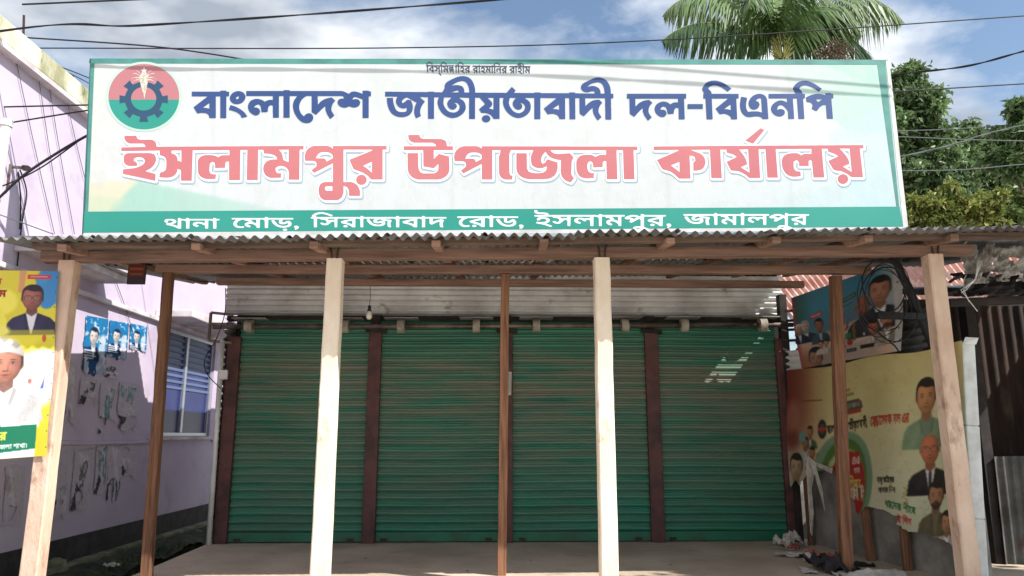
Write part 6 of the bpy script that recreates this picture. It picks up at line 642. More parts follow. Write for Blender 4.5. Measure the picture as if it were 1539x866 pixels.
# ================================================================== SETTING
LX = -4.6                       # face of the pink house
FLZ = 0.30                      # veranda floor
def structure(o): o['kind'] = 'structure'; return o
g = MB()
for a in ((-300, -300, -4.15, 900), (-3.35, -300, 300, 900), (-4.15, -300, -3.35, 4.6), (-4.15, 18, -3.35, 900)):
    g.q((a[0], a[1], 0), (a[2], a[1], 0), (a[2], a[3], 0), (a[0], a[3], 0))
structure(g.build('ground', M['earth']))
g = MB(); g.q((-4.15,4.6,-.75), (-3.35,4.6,-.75), (-3.35,18,-.75), (-4.15,18,-.75))
g.q((-4.15,4.6,-.75), (-4.15,18,-.75), (-4.15,18,0), (-4.15,4.6,0)); g.q((-3.35,4.6,-.75), (-3.35,4.6,0), (-3.35,18,0), (-3.35,18,-.75))
g.q((-4.15,4.6,-.75), (-4.15,4.6,0), (-3.35,4.6,0), (-3.35,4.6,-.75)); g.q((-4.15,18,-.75), (-3.35,18,-.75), (-3.35,18,0), (-4.15,18,0))
structure(g.build('drain', M['mud']))
# mossy bank of the drain at the foot of the pink house
g = MB(); nx, ny = 8, 90
for j in range(ny+1):
    for i in range(nx+1):
        u, v = i/nx, j/ny; x = LX+.02+u*.5; y = 5.2+v*9
        z = .13-.1*u*u+.035*math.sin(y*5.1+u*4)*u+random.uniform(-.018, .018)
        g.v.append(Vector((x, y, z)))
for j in range(ny):
    for i in range(nx): a = j*(nx+1)+i; g.f.append((a, a+1, a+nx+2, a+nx+1))
structure(g.build('drain_bank', M['mud'], smooth=True))
g = MB(); g.box(LX+.002, 5.0, .0, LX+.13, 15.5, .165); structure(g.build('drain_kerb', M['kerb'], bevel=.015))
# veranda slab
g = MB(); c = [Vector(p) for p in ((-3.12,5.72,0), (-3.12,5.72,FLZ), (-3.24,9.1,0), (-3.24,9.1,FLZ), (5.2,5.72,0), (5.2,5.72,FLZ), (5.2,9.1,0), (5.2,9.1,FLZ))]
g.hexa(c); structure(g.build('veranda_floor', M['floor'], bevel=.02))

# ================================================================== PINK HOUSE
house = thing('pink_house', (LX-3, 9.5, 0), 'two storey pale pink plastered house with mossy flat roof edge left of the shop', 'house')
WY0, WY1, WZ0, WZ1 = at(243,487,X=LX).y, at(314,656,X=LX).y, 1.49, 3.02
b = MB(); T = 5.0
def wallq(y0, y1, z0, z1): b.box(LX-.25, y0, z0, LX, y1, z1)
wallq(3.2, WY0, .42, T); wallq(WY1, 15.0, .42, T); wallq(WY0, WY1, .42, WZ0); wallq(WY0, WY1, WZ1, T)
b.box(LX-6, 3.2, .42, LX-.25, 3.45, T); b.box(LX-6, 14.75, .42, LX-.25, 15.0, T); b.box(LX-6, 3.45, .42, LX-5.75, 14.75, T); b.box(LX-5.75, 3.45, T-.1, LX-.25, 14.75, T-.003)
b.build('wall', M['pink'], house)
b = MB(); b.box(LX-6.02, 3.18, 0, LX+.012, 15.02, .419); b.build('plinth', M['tar'], house)
b = MB(); b.box(LX-6.15, 3.0, T, LX+.10, 15.2, T+.05); b.build('roof_slab', M['cream'], house)
b = MB()
b.box(LX-.02, 3.0, T+.05, LX+.10, 15.2, T+.27); b.box(LX-6.15, 3.0, T+.05, LX-.02, 3.12, T+.27); b.box(LX-6.15, 15.08, T+.05, LX-.02, 15.2, T+.27)
b.build('parapet', M['parapet'], house, bevel=.012)
b = MB(); b.box(LX+.002, 5.0, 3.03, LX+.06, 15.0, 3.085); b.build('ledge', M['cream'], house, bevel=.008)
b = MB(); b.box(LX+.002, 5.0, 1.40, LX+.035, WY0-.12, 1.44); b.box(LX+.002, WY1+.1, 1.40, LX+.035, 15, 1.44); b.build('ledge', M['pink'], house, bevel=.006)
b = MB(); a0 = WY0-.22; b.box(LX+.06, a0, 3.09, LX+.50, WY1+.35, 3.19); b.box(LX+.002, a0, 3.09, LX+.06, WY1+.35, 3.19)
b.build('awning', M['cream'], house, bevel=.01)
p0 = at(116,425,X=LX+.02)
b = MB(); b.box(LX+.002, 7.0, 3.32, LX+.42, 8.62, 3.39); b.box(LX+.002, 7.0, 3.24, LX+.34, 8.58, 3.315); b.build('awning', M['cream'], house, bevel=.008)
fr = MB(); t = .055
fr.box(LX-.10, WY0, WZ0, LX-.03, WY1, WZ0+t); fr.box(LX-.10, WY0, WZ1-t, LX-.03, WY1, WZ1)
for y in (WY0, (WY0+WY1)/2-t*.7, WY1-t): fr.box(LX-.10, y, WZ0+t, LX-.03, y+t*(1.4 if WY0 < y < WY1-t else 1), WZ1-t)
win = fr.build('window', M['alu'], house, bevel=.006)
for k, (y0, y1) in enumerate(((WY0+t, (WY0+WY1)/2-t*.7), ((WY0+WY1)/2+t*.7, WY1-t))):
    q = MB(); q.box(LX-.08, y0, WZ0+t, LX-.07, y1, WZ1-t); q.build('pane', M['glass'], win)
gr = MB()
for k in range(9):
    z = WZ1-t-.07-k*.088
    gr.bar((LX-.060, WY0+t, z), (LX-.060, WY1-t, z), .012, .038)
gr.build('grille', M['grille'], win)
b = MB(); b.box(LX-.02, WY0-.06, WZ0-.05, LX+.05, WY1+.06, WZ0-.003); b.build('window_sill', M['cream'], house, bevel=.006)
# white drain pipe with a bracket, and a wall bracket
a, c_ = at(8,190,X=LX+.08), at(0,345,X=LX+.08); yy = a.y
b = MB(); b.tube([(LX+.08, yy, .5), (LX+.08, yy, a.z)], .045, 12); b.tube([(LX+.08, yy, a.z), (LX+.08, yy, a.z+.06)], .058, 12)
b.build('drain_pipe', M['whitepaint'], house, smooth=False)
a = at(25,251,X=LX+.05); b = MB(); b.bar((LX+.0, a.y, a.z), (LX+.14, a.y, a.z-.01), .025, .025); b.bar((LX+.11, a.y, a.z-.01), (LX+.17, a.y, a.z-.015), .05, .045); b.bar((LX+.012, a.y-.03, a.z+.02), (LX+.012, a.y-.03, a.z-.25), .02, .015)
b.build('wall_bracket', M['pipe'], house, bevel=.004)
for (x, y0, y1) in ((35, 70, 23), (40, 76, 68), (48, 82, 66), (57, 88, 73), (109, 128, 113)):
    p, q = at(x, y0, X=LX+.02), at(x+1, y1, X=LX+.02); b = MB(); b.tube([(p.x, p.y, T+.2), (q.x, q.y, q.z)], .011, 6); b.build('rebar', M['rebar'], house)

# ================================================================== SHOP BEHIND THE SHUTTERS
SY = 8.9
shop = thing('shuttered_shop', (0.15, 10.5, FLZ), 'shop row with four closed green roller shutters and ribbed tin above them', 'shop')
b = MB(); b.box(-3.16, SY+.22, FLZ, 3.62, SY+.34, 3.55); b.box(-3.16, SY+.34, FLZ, -3.04, SY+4, 3.5); b.box(3.50, SY+.34, FLZ, 3.62, SY+4, 3.5); b.box(-3.04, SY+3.9, FLZ, 3.5, SY+4, 3.5)
b.build('wall', M['dark'], shop)
b = MB(); b.corr((-3.27, SY+.10, 3.46), (-3.27, SY+.10, 2.945), (3.62, SY+.10, 2.945), (3.62, SY+.10, 3.46), 7.5, .022, rows=2)
b.build('tin_fascia', M['tin'], shop, smooth=True)
b = MB(); b.box(-3.2, SY-.02, 2.86, 3.6, SY+.08, 2.915); b.build('lintel', M['dark'], shop)
# corrugated end of the side wall, seen edge on
b = MB(); b.corr((-3.22, SY+.02, FLZ), (-3.22, SY+.02, 2.9), (-3.22, SY+3.9, 2.9), (-3.22, SY+3.9, FLZ), 30, .022, rows=2); b.build('side_sheet', M['tin'], shop, smooth=True)
PX = (-3.075, -1.405, .165, 1.915, 3.475); PWD = (.15, .15, .15, .16, .10)
for k, x in enumerate(PX):
    b = MB(); top = 2.74 if k in (1, 2, 3) else 2.66
    b.box(x-PWD[k]/2, SY-.075, FLZ, x+PWD[k]/2, SY+.02, top); b.build('door_post', M['maroon'], shop, bevel=.008)
    if 0 < k < 4:
        b = MB(); b.box(x-.06, SY-.06, top, x+.05, SY+.0, 2.93); b.bar((x-.12, SY-.07, top+.01), (x+.13, SY-.07, top-.01), .05, .05); b.build('post_head', M['dark'], shop)
b = MB(); x = 3.54; b.box(x-.035, SY-.09, FLZ, x+.05, SY+.02, 3.2); b.build('side_post', M['dark'], shop)
SZ0, SZ1 = FLZ+.012, 2.9
for k in range(4):
    x0, x1 = PX[k]+PWD[k]/2-.02, PX[k+1]-PWD[k+1]/2+.02
    b = MB(); pitch = .0885; n = int((SZ1-SZ0-.1)/pitch); z0 = SZ0+.1; prof = []
    for i in range(n):
        for u, d in ((0, .006), (.07, .002), (.12, -.012), (.30, -.024), (.46, -.025), (.60, -.019), (.64, -.012), (.70, -.013), (.74, -.019), (.86, -.014), (.95, .004)):
            prof.append((z0+(i+u)*pitch, d))
    prof.append((z0+n*pitch, 0)); nx = 14
    for (z, d) in prof:
        for i in range(nx+1):
            u = i/nx; b.v.append(Vector((x0+(x1-x0)*u, SY+d+.006*math.sin(u*3.1)*math.sin(z*2+k)+random.uniform(-.0012, .0012), z+.004*math.sin(u*5+k*2+z*.7))))
    for j in range(len(prof)-1):
        for i in range(nx): a = j*(nx+1)+i; b.f.append((a, a+1, a+nx+2, a+nx+1))
    sh = b.build('roller_shutter', M['shutter'], shop, smooth=True)
    bb = MB(); bb.box(x0, SY-.022, SZ0, x1, SY+.004, SZ0+.105); o = bb.build('bottom_rail', M['shutbar'], sh, bevel=.004)
    for q in (.08, .90):
        bb = MB(); bb.box(x0+(x1-x0)*q-.04, SY-.034, SZ0+.01, x0+(x1-x0)*q+.04, SY-.023, SZ0+.04)
        bb.build('lock_hasp', M['rebar'], sh, bevel=.002)
PIY = SY-.16; zp = at(700,489,Y=PIY).z
b = MB(); b.tube([(-3.30, PIY, zp-.03), (3.62, PIY, zp+.02)], .028, 12); b.build('roller_pipe', M['pipe'], shop, smooth=True)
for px_ in (375, 519, 603, 716, 806, 939, 1028, 1146):
    c0 = at(px_, 489, Y=PIY); z = zp+(.05*(c0.x)/6.9)-.005
    b = MB(); b.tube([(c0.x-.042, PIY, z), (c0.x-.036, PIY, z), (c0.x+.036, PIY, z), (c0.x+.042, PIY, z)], .082, 22)
    d = b.build('roller_drum', M['drum'], shop, bevel=0)
    e_ = MB(); e_.box(c0.x-.20, PIY-.06, z+.088, c0.x+.20, PIY+.20, z+.10); e_.build('drum_bracket', M['plaster'], d)
# square steel hanger at the left end of the pipe
b = MB(); xl = -3.34; z0, z1 = at(336,512,Y=PIY).z, at(336,470,Y=PIY).z
b.bar((xl, PIY, z0), (xl, PIY, z1), .03, .03); b.bar((xl, PIY, z1), (xl+.25, PIY+.05, z1-.02), .03, .03); b.bar((xl, PIY, z0), (xl+.25, PIY+.05, z0-.02), .03, .03); b.bar((xl, PIY, (z0+z1)/2+.03), (xl+.2, PIY, (z0+z1)/2+.03), .05, .03)
b.build('pipe_hanger', M['pipe'], shop, bevel=.004)
b = MB(); xr = 3.66
for z in (2.62, 2.75, 2.86, 2.98): b.bar((xr-.12, PIY, z), (xr+.16, PIY-.04, z+.01), .035, .03)
b.bar((xr+.14, PIY-.04, 2.58), (xr+.14, PIY-.04, 3.02), .03, .03); b.build('pipe_hanger', M['rebar'], shop, bevel=.004)
# downpipe / conduit at the left corner
a, c_ = at(331,812,Y=SY-.13), at(342,505,Y=SY-.13)
b = MB(); b.tube([(-3.17, SY-.13, FLZ), (-3.19, SY-.13, 2.60)], .03, 10)
t0 = b.build('conduit_pipe', M['tin'], None, smooth=True); tag(t0, 'thin grey metal conduit pipe upright beside the leftmost shutter post', 'pipe')
b = MB(); p = at(336,564,Y=SY-.17); b.box(p.x-.05, SY-.20, p.z-.05, p.x+.05, SY-.162, p.z+.06); bx = b.build('switch_box', M['whitepaint'], None, bevel=.006)
tag(bx, 'small white electric switch box on the conduit left of the shutters', 'switch box')
# sticker on the middle post
pw, ph = 16, 62; pc = Pic(pw, ph, (206,202,196)); pc.rect(2, 3, 8, ph-4, (96,80,104)); 
for y in range(5, ph-6, 6): pc.rect(3, y, 7, y+3+(y % 4 == 1), (206,196,206))
pc.rect(11, 6, 12.2, ph-8, (150,146,140)); pc.rect(2, ph-9, 8, ph-4, (60,52,70))
cs = [at(x, y, Y=SY-.082) for x, y in ((760.5,559), (769,559), (768.3,594), (759.6,594))]
st = sheet('notice_sticker', pc, quadplace(cs), M['paperprint']); tag(st, 'narrow white printed sticker upright on the post between the middle shutters', 'sticker')

# ================================================================== CANOPY: posts, beams, tin
def up_post(name, x, y, z0, z1, w, d, mat, lean=(0, 0), taper=1.0, bev=.012):
    b = MB(); n = 14
    for j in range(n+1):
        u = j/n; k = 1+(taper-1)*u; cx, cy = x+lean[0]*u, y+lean[1]*u
        cx += random.uniform(-.0025, .0025); cy += random.uniform(-.0025, .0025)
        ww, dd = w*k/2, d*k/2; bv = min(ww, dd)*.16
        ring = [(-ww+bv,-dd), (ww-bv,-dd), (ww,-dd+bv), (ww,dd-bv), (ww-bv,dd), (-ww+bv,dd), (-ww,dd-bv), (-ww,-dd+bv)]
        for rx, ry in ring: b.v.append(Vector((cx+rx, cy+ry, z0+(z1-z0)*u)))
    for j in range(n):
        for i in range(8): a = j*8; b.f.append((a+i, a+(i+1) % 8, a+8+(i+1) % 8, a+8+i))
    b.f.append(tuple(range(7, -1, -1))); b.f.append(tuple(range(n*8, n*8+8)))
    return b.build(name, mat)
PY = 6.0
G = 'concrete pillars along the front of the veranda'
for x, z1, lab in ((-3.47, 2.90, 'square concrete pillar at the left end, beside the portrait banner'), (-1.305, 2.93, 'pale concrete pillar in front of the leftmost green shutter'),
                   (.905, 2.95, 'pale concrete pillar in front of the third green shutter from the left'), (3.72, 3.0, 'brownish concrete pillar at the right end beside the yellow banner')):
    o = up_post('concrete_pillar', x, PY, FLZ if x > -3 else 0, z1, .138, .138, M['concrete' if abs(x) < 2 else 'concrete_ruddy'], taper=.93); tag(o, lab, 'pillar', G)
for (x0, x1, w, d, lab) in ((-2.99, -3.04, .085, .08, 'slim wooden post on the left, in front of the pink house window'), (.09, .115, .078, .07, 'slim reddish wooden post in front of the middle of the shutters'),
                            (3.15, 3.28, .10, .085, 'wooden post on the right, in front of the torn yellow banner')):
    o = up_post('wooden_post', x0, 6.85, FLZ, 3.0, w, d, M['woodpost'], lean=(x1-x0, 0)); tag(o, lab, 'wooden post', 'slim wooden posts under the canopy')

can = thing('tin_canopy', (0, 7.0, 2.9), 'corrugated tin canopy on wooden beams over the veranda', 'canopy')
def wood(name, a, c, w, h, mat='wood'):
    b = MB(); a, c = Vector(a), Vector(c); n = 10
    b.bar(a, c, w, h); return b.build(name, M[mat], can, bevel=.006)
wood('beam', (-3.69, PY, 2.935), (4.05, PY, 3.045), .10, .088)
wood('beam', (-3.15, 6.85, 3.032), (3.62, 6.85, 3.06), .09, .075)
wood('beam', (-3.09, 8.2, 3.195), (3.55, 8.2, 3.195), .08, .075)
wood('eave_batten', (-3.6, 5.72, 2.955), (4.6, 5.72, 3.105), .07, .05, 'woodold')
wood('eave_batten', (-3.55, 7.5, 3.22), (4.4, 7.5, 3.33), .07, .05, 'woodold')
RY0, RY1 = 5.49, 9.25
def roofz(x, y): return 2.952+(x+3.66)*.0185+(y-RY0)*.125
for x in (-3.3, -2.35, -1.45, -.5, .45, 1.35, 2.2, 3.05, 3.75):
    xr = x+random.uniform(-.08, .08); x2 = xr+random.uniform(-.2, .2)
    wood('rafter', (xr, RY0+.12, roofz(xr, RY0+.12)-.052), (x2, 8.9, roofz(x2, 8.9)-.052), .07, .055)
x = -3.82; k = 0
while x < 4.6:
    wd = .80; y0 = RY0+random.uniform(-.035, .03); ym = 7.35; dz = random.uniform(-.006, .012); tl = random.uniform(-.012, .012)
    for (ya, yb, lift) in ((y0, ym, .0), (ym-.18, RY1, -.024)) if x < 3.0 else ((y0, ym, .0), (ym-.18, 8.2, -.024)):  # short rear sheets at the right end are added to block a sun streak
        b = MB(); x1 = x+wd
        b.corr((x, ya, roofz(x, ya)+lift+dz), (x1, ya, roofz(x1, ya)+lift+dz+tl), (x1, yb, roofz(x1, yb)+lift), (x, yb, roofz(x, yb)+lift), wd/.0865, .016, rows=6, jit=.0015, ph=random.uniform(0, .6))
        b.build('roof_sheet', M['roof'], can, smooth=True)
    x += wd-.055; k += 1
# short ties of bent rod at the pillar heads
for x in (-3.47, -1.305, .905, 3.72):
    b = MB(); zt = 2.9+.0125*(x+3.66)
    for s in (-.02, .02): b.tube([(x+s, PY-.055, zt-.02), (x+s*1.2, PY-.06, zt+.05), (x+s*2, PY-.055, zt+.11)], .007, 6)
    b.build('tie_rod', M['rebar'], can)
# hanging bulb
bp = at(555,470,Y=8.15); zc = at(555,433,Y=8.15).z
bt = thing('light_bulb', (bp.x, 8.15, bp.z-.1), 'white unlit bulb hanging on a cord from the rear beam', 'bulb')
b = MB(); b.tube([(bp.x, 8.15, zc+.02), (bp.x+.003, 8.15, zc-.1), (bp.x, 8.15, bp.z+.075)], .0035, 6); b.build('cord', M['cable'], bt)
b = MB(); b.tube([(bp.x, 8.15, bp.z+.08), (bp.x, 8.15, bp.z+.03)], .018, 12); b.tube([(bp.x, 8.15, bp.z+.03), (bp.x, 8.15, bp.z+.015)], .024, 12); b.build('socket', M['cable'], bt)
b = MB(); n = 16
prof = [(.016, .015), (.026, .0), (.032, -.02), (.034, -.035), (.033, -.05), (.028, -.064), (.018, -.074), (.004, -.078)]
for r, dz in prof:
    for k in range(n): t_ = 2*math.pi*k/n; b.v.append(Vector((bp.x+r*math.cos(t_), 8.15+r*math.sin(t_), bp.z+dz)))
for j in range(len(prof)-1):
    for k in range(n): b.f.append((j*n+k, j*n+(k+1) % n, (j+1)*n+(k+1) % n, (j+1)*n+k))
b.build('glass', M['bulb'], bt, smooth=True)

# ================================================================== SIGNBOARD
BY = 6.3
sign = thing('sign_board', (0, BY, 3.2), 'wide white and teal party office signboard with blue and pink Bengali lettering above the canopy', 'signboard')
def B(d): return lambda x, y: at(x, y, Y=BY-d*.25)
TL, TR, BR, BL = (139,90), (1333,92), (1361,346), (126,356)
GW, GH = 560, 130
pc = Pic(GW, GH); px_x = np.zeros((GH, GW)); px_y = np.zeros((GH, GW))
u, v = pc.x/(GW-1), pc.y/(GH-1)
PXX = (TL[0]*(1-u)+TR[0]*u)*(1-v)+(BL[0]*(1-u)+BR[0]*u)*v
PYY = (TL[1]*(1-u)+TR[1]*u)*(1-v)+(BL[1]*(1-u)+BR[1]*u)*v
pc.x, pc.y = PXX, PYY                                   # draw in the layout grid of the print
pc.a[:] = (234, 240, 240)
def tint(pts, col, op, blur=2):
    m = np.zeros((GH, GW), bool)
    for i in range(len(pts)):
        (x0, y0), (x1, y1) = pts[i-1], pts[i]
        if y0 == y1: continue
        m ^= ((y0 <= PYY) != (y1 <= PYY)) & (PXX < (x1-x0)*(PYY-y0)/(y1-y0)+x0)
    m = m.astype(float)
    for _ in range(blur):
        q = np.pad(m, 1, mode='edge'); m = (q[:-2, 1:-1]+q[2:, 1:-1]+q[1:-1, :-2]+q[1:-1, 2:]+q[1:-1, 1:-1])/5
    f = op(PXX, PYY) if callable(op) else op
    pc.put(m*f, col)
cl = lambda a: np.clip(a, 0, 1)
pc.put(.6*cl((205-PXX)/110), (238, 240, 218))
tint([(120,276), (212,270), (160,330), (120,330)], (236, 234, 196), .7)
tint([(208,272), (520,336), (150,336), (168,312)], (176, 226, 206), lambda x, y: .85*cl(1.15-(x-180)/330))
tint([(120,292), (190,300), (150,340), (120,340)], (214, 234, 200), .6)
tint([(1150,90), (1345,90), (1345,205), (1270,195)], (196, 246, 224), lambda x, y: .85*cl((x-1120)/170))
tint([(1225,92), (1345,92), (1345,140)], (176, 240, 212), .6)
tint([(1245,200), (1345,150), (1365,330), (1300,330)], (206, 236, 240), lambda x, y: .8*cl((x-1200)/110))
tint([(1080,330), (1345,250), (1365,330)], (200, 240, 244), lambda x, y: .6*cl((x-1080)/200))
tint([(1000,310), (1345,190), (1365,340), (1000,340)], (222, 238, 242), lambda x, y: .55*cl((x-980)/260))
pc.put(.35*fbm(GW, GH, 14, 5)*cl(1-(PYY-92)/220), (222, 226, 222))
pc.put(.18*(fbm(GW, GH, 60, 8) > .6), (214, 218, 214))
# faint grey lines painted as the shading of fold creases
for xc in (318, 503, 676, 1000, 1185): pc.put(.22*np.exp(-((PXX-xc-.02*(PYY-90))/4)**2), (208, 210, 210))
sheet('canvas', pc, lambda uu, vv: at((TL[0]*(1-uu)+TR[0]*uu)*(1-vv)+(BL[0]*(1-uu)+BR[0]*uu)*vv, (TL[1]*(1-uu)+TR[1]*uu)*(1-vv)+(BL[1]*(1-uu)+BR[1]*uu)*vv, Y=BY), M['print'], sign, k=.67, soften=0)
flat('border', [[(135,89), (1333,91), (1356,346), (1318,346), (1346.5,311), (1317,97.5), (142.5,95), (130,317.5), (1346.5,311.5), (1356,340.5), (127,349.5)]], B(.006), M['ink_green'], sign) if 0 else None
flat('border', [[(136.5,88.5), (1333,91), (1332.5,97.5), (142,95.5), (132.5,318), (128,318)]], B(.006), M['teal'], sign)
flat('border', [[(1318.5,97.6), (1331,97.4), (1351.5,310.4), (1347.5,310.6)]], B(.006), M['teal'], sign)
flat('address_band', [[(127,318.2), (1352,310.6), (1357.5,340.8), (125,349.8)]], B(.006), M['ink_green'], sign)
def bb_(d): return B(d)
flat('lettering', LET['blue'], B(.010), M['ink_blue'], sign)
flat('lettering_shadow', LET['pink_shadow'], B(.0065), M['ink_shadow'], sign)
flat('lettering_outline', LET['pink_edge'], B(.0085), M['ink_white'], sign)
flat('lettering', LET['pink'], B(.0105), M['ink_pink'], sign)
wl = []
for k, x0, x1, yt, yb in (('road1', 247,330,328,343.5), ('road2', 348,449,326.5,342.5), ('road3', 467,671,325,341.5), ('road4', 687,787,324,341), ('road5', 803,1009,322,339.5), ('road6', 1027,1216,320.5,338)):
    wl += word(k, x0, x1, yt, yb)
flat('lettering', wl, B(.010), M['ink_white'], sign)
flat('lettering', word('bism', 640.5, 797.5, 97, 109, 98.5), B(.010), M['ink_dark'], sign)
# emblem: round red and green disc, toothed ring, sheaf and star
ec, ea, eb = (216.2, 145.5), 53.2, 49.2
def circ(k, a0=0, a1=360, n=64): return [(ec[0]+ea*k*math.cos(math.radians(a0+(a1-a0)*i/n)), ec[1]+eb*k*math.sin(math.radians(a0+(a1-a0)*i/n))) for i in range(n+1)]
em = flat('emblem', [circ(1.07)], B(.007), M['ink_halo'], sign)
def sub(nm, loops, d, mat): return flat(nm, loops, B(d), mat, em)
hz = 149.8
up_ = [p for p in circ(1, 0, 360, 128) if p[1] <= hz]; dn_ = [p for p in circ(1, 0, 360, 128) if p[1] >= hz]
up_.sort(key=lambda p: math.atan2(p[1]-ec[1]-6, p[0]-ec[0]) % (2*math.pi) if p[1]-ec[1]-6 <= 0 else 0)
up_ = [(ec[0]+ea*math.cos(t), ec[1]+eb*math.sin(t)) for t in np.linspace(math.pi-math.asin(-(hz-ec[1])/eb)*-1, 2*math.pi+math.asin((hz-ec[1])/eb), 60)]
up_ = [(ec[0]+ea*math.cos(t), ec[1]+eb*math.sin(t)) for t in np.linspace(math.pi-math.asin((hz-ec[1])/eb), 2*math.pi+math.asin((hz-ec[1])/eb), 70)]
dn_ = [(ec[0]+ea*math.cos(t), ec[1]+eb*math.sin(t)) for t in np.linspace(math.asin((hz-ec[1])/eb), math.pi-math.asin((hz-ec[1])/eb), 70)]
sub('upper_field', [up_], .0085, M['ink_red']); sub('lower_field', [dn_], .0085, M['ink_green'])
gcx, gcy, ga, gb = 215.9, 149.5, 1.0, .935
ring = []
for k in range(8):
    th = math.radians(90+45*k)
    for dr, da in ((28.5, -17), (28.5, -10.5), (37, -13.5), (37, 13.5), (28.5, 10.5), (28.5, 17)):
        a = th+math.radians(da*(.78 if dr > 30 else 1)); ring.append((gcx+dr*math.cos(a), gcy+dr*math.sin(a)*gb))
# the ninth, uppermost tooth is covered by the sheaf
hole = [(gcx+19*math.cos(2*math.pi*i/48), gcy+19*math.sin(2*math.pi*i/48)*gb-1.0) for i in range(48)]
sub('gear_ring', [ring, hole], .0095, M['ink_gear'])
sh = [[(217.2,149.2), (215.6,141), (212.2,131), (210.2,122), (209.5,114), (213,110), (219,110), (223,113), (222.3,122), (220.5,132), (218.2,142)]]
for sx in (-1, 1):
    for (dx, dy, hx, hy, w) in ((-4, -1, -17, -2, 2.0), (-5, 1, -19, 6, 2.1), (-6, 4, -18.5, 12, 2.0), (-3, -3, -12, -6, 1.8)):
        x0, y0 = 216+sx*-dx*.8*-1*-1, 115+dy; x1, y1 = 216-sx*hx*-1*-1, 115+hy
        x0, y0, x1, y1 = 216+sx*4, 116+dy, 216+sx*abs(hx), 116+hy-3
        mx_, my_ = (x0+x1)/2+sx*1, min(y0, y1)-3.2
        top = [(x0*(1-t)**2+2*mx_*t*(1-t)+x1*t*t, y0*(1-t)**2+2*my_*t*(1-t)+y1*t*t) for t in np.linspace(0, 1, 9)]
        bot = [(x, y+w*(1-.75*i/8)) for i, (x, y) in enumerate(top)]
        sh.append(top+bot[::-1])
for i_, s_ in enumerate(sh): sub('sheaf_spike' if i_ else 'sheaf', [s_], .0105+.0002*i_, M['ink_sheaf'])
sub('star', [[(216.5+(5.6 if i % 2 == 0 else 2.2)*math.sin(math.pi*i/5), 106.3-(5.2 if i % 2 == 0 else 2.1)*math.cos(math.pi*i/5)) for i in range(10)]], .0105, M['ink_white'])
# wooden frame behind the canvas, its edges and struts
z0l, z1l = at(*BL, Y=BY).z, at(*TL, Y=BY).z
def fb(a, c, w=.05, h=.045, d=.035, mat='teal', nm='frame_rail'):
    p, q = at(*a, Y=BY+d), at(*c, Y=BY+d); b = MB(); b.bar(p, q, w, h, side=(0, 1, 0)); return b.build(nm, M[mat], sign, bevel=.004)
fb((136,93), (1334,95)); fb((141,90), (129,354), mat='teal'); fb((1331,92), (1359.5,345), mat='flexedge'); fb((126,352), (1360,342), mat='flexedge')
b = MB(); b.q(*[at(x, y, Y=BY-.0022) for x, y in ((1331.5,91), (1335.2,91), (1362.5,346), (1357.6,342))]); b.build('hem', M['flexedge'], sign)
b = MB(); b.q(*[at(x, y, Y=BY-.0024) for x, y in ((125,350.4), (1358,341.2), (1362.5,346), (125,357))]); b.build('hem', M['flexedge'], sign)
for px_ in (330, 640, 950, 1230):
    p, q = at(px_, 95, Y=BY+.09), at(px_-2, 352, Y=BY+.09); b = MB(); b.bar(p, q, .05, .05, side=(0, 1, 0)); b.build('frame_strut', M['wood'], sign)
    b = MB(); b.bar(p-Vector((0, 0, .5)), Vector((p.x, BY+1.1, roofz(p.x, BY+1.1)+.02)), .05, .05); b.build('brace', M['wood'], sign)

# ================================================================== POSTERS
def picgrid(w, h, x0, y0, x1, y1, base):
    p = Pic(w, h, base); p.x = x0+(x1-x0)*p.x/(w-1); p.y = y0+(y1-y0)*p.y/(h-1); return p
# portrait banner on the left pillar
pc = picgrid(236, 400, -72, 405, 88, 692, (226, 214, 62))
pc.put(.5*fbm(236, 400, 5, 3), (206, 196, 40))
pc.ell(82, 425, 26, 34, (62, 140, 196), .15); pc.ell(64, 418, 10, 9, (70, 150, 200), .3); pc.ell(74, 452, 12, 14, (62, 140, 196), .2)
pc.poly([(30,405), (40,405), (38,440), (30,440)], (210, 120, 140), .6, 2)
pc.poly([(-72,405), (12,405), (8,430), (-72,445)], (222, 206, 80), .6)
pc.rect(42, 411, 77, 418.5, (206, 60, 62)); pc.rect(46, 413.5, 73, 415.5, (236, 190, 180), .7)
pc.ell(30, 510, 40, 16, (238, 226, 60), .3)
pc.ell(62, 575, 40, 45, (250, 250, 246), .25); pc.ell(75, 545, 20, 16, (250, 250, 246), .3); pc.ell(-20, 560, 60, 70, (250, 250, 246), .3); pc.ell(8, 455, 22, 20, (244, 232, 90), .3)
pc.poly([(-30,452), (0,452), (9,470), (22,500), (26,508), (-30,508)], (240, 230, 80), 1, 2)
pc.face(52, 449, 40, skin=(150,98,84), hair=(38,32,36), glasses=True, coat=(46,48,76), shirt=(226,224,226))
pc.rect(8, 499, 88, 512, (232, 220, 62), .55, 3)
pc.ell(72, 512, 3, 6, (206, 92, 50), .3); pc.ell(54, 578, 3, 4, (210, 120, 100), .4); pc.poly([(70,590), (76,570), (75,590)], (96, 120, 190)); pc.ell(8, 500, 12, 8, (244,236,110), .6)
pc.rect(-72, 590, 74, 648, (246, 246, 242), 1, 3)
pc.face(17, 550, 62, skin=(196,142,124), hair=(60,50,46), cap=True, coat=(246,246,242), shirt=(250,250,248))
pc.put(.12*(fbm(236, 400, 60, 9) > .55)*(pc.y > 575)*(pc.y < 640), (190, 196, 204))
pc.poly([(-5,636), (14,636), (17,646), (-5,646)], (140, 52, 62))
pc.poly([(-72,647), (71,644), (70,680), (-72,688)], (22, 128, 92))
pc.poly([(-72,688), (70,680), (69,692), (-72,692)], (240, 242, 240))
pc.poly([(73,405), (88,405), (88,692), (69,692)], (238, 238, 230), 0)
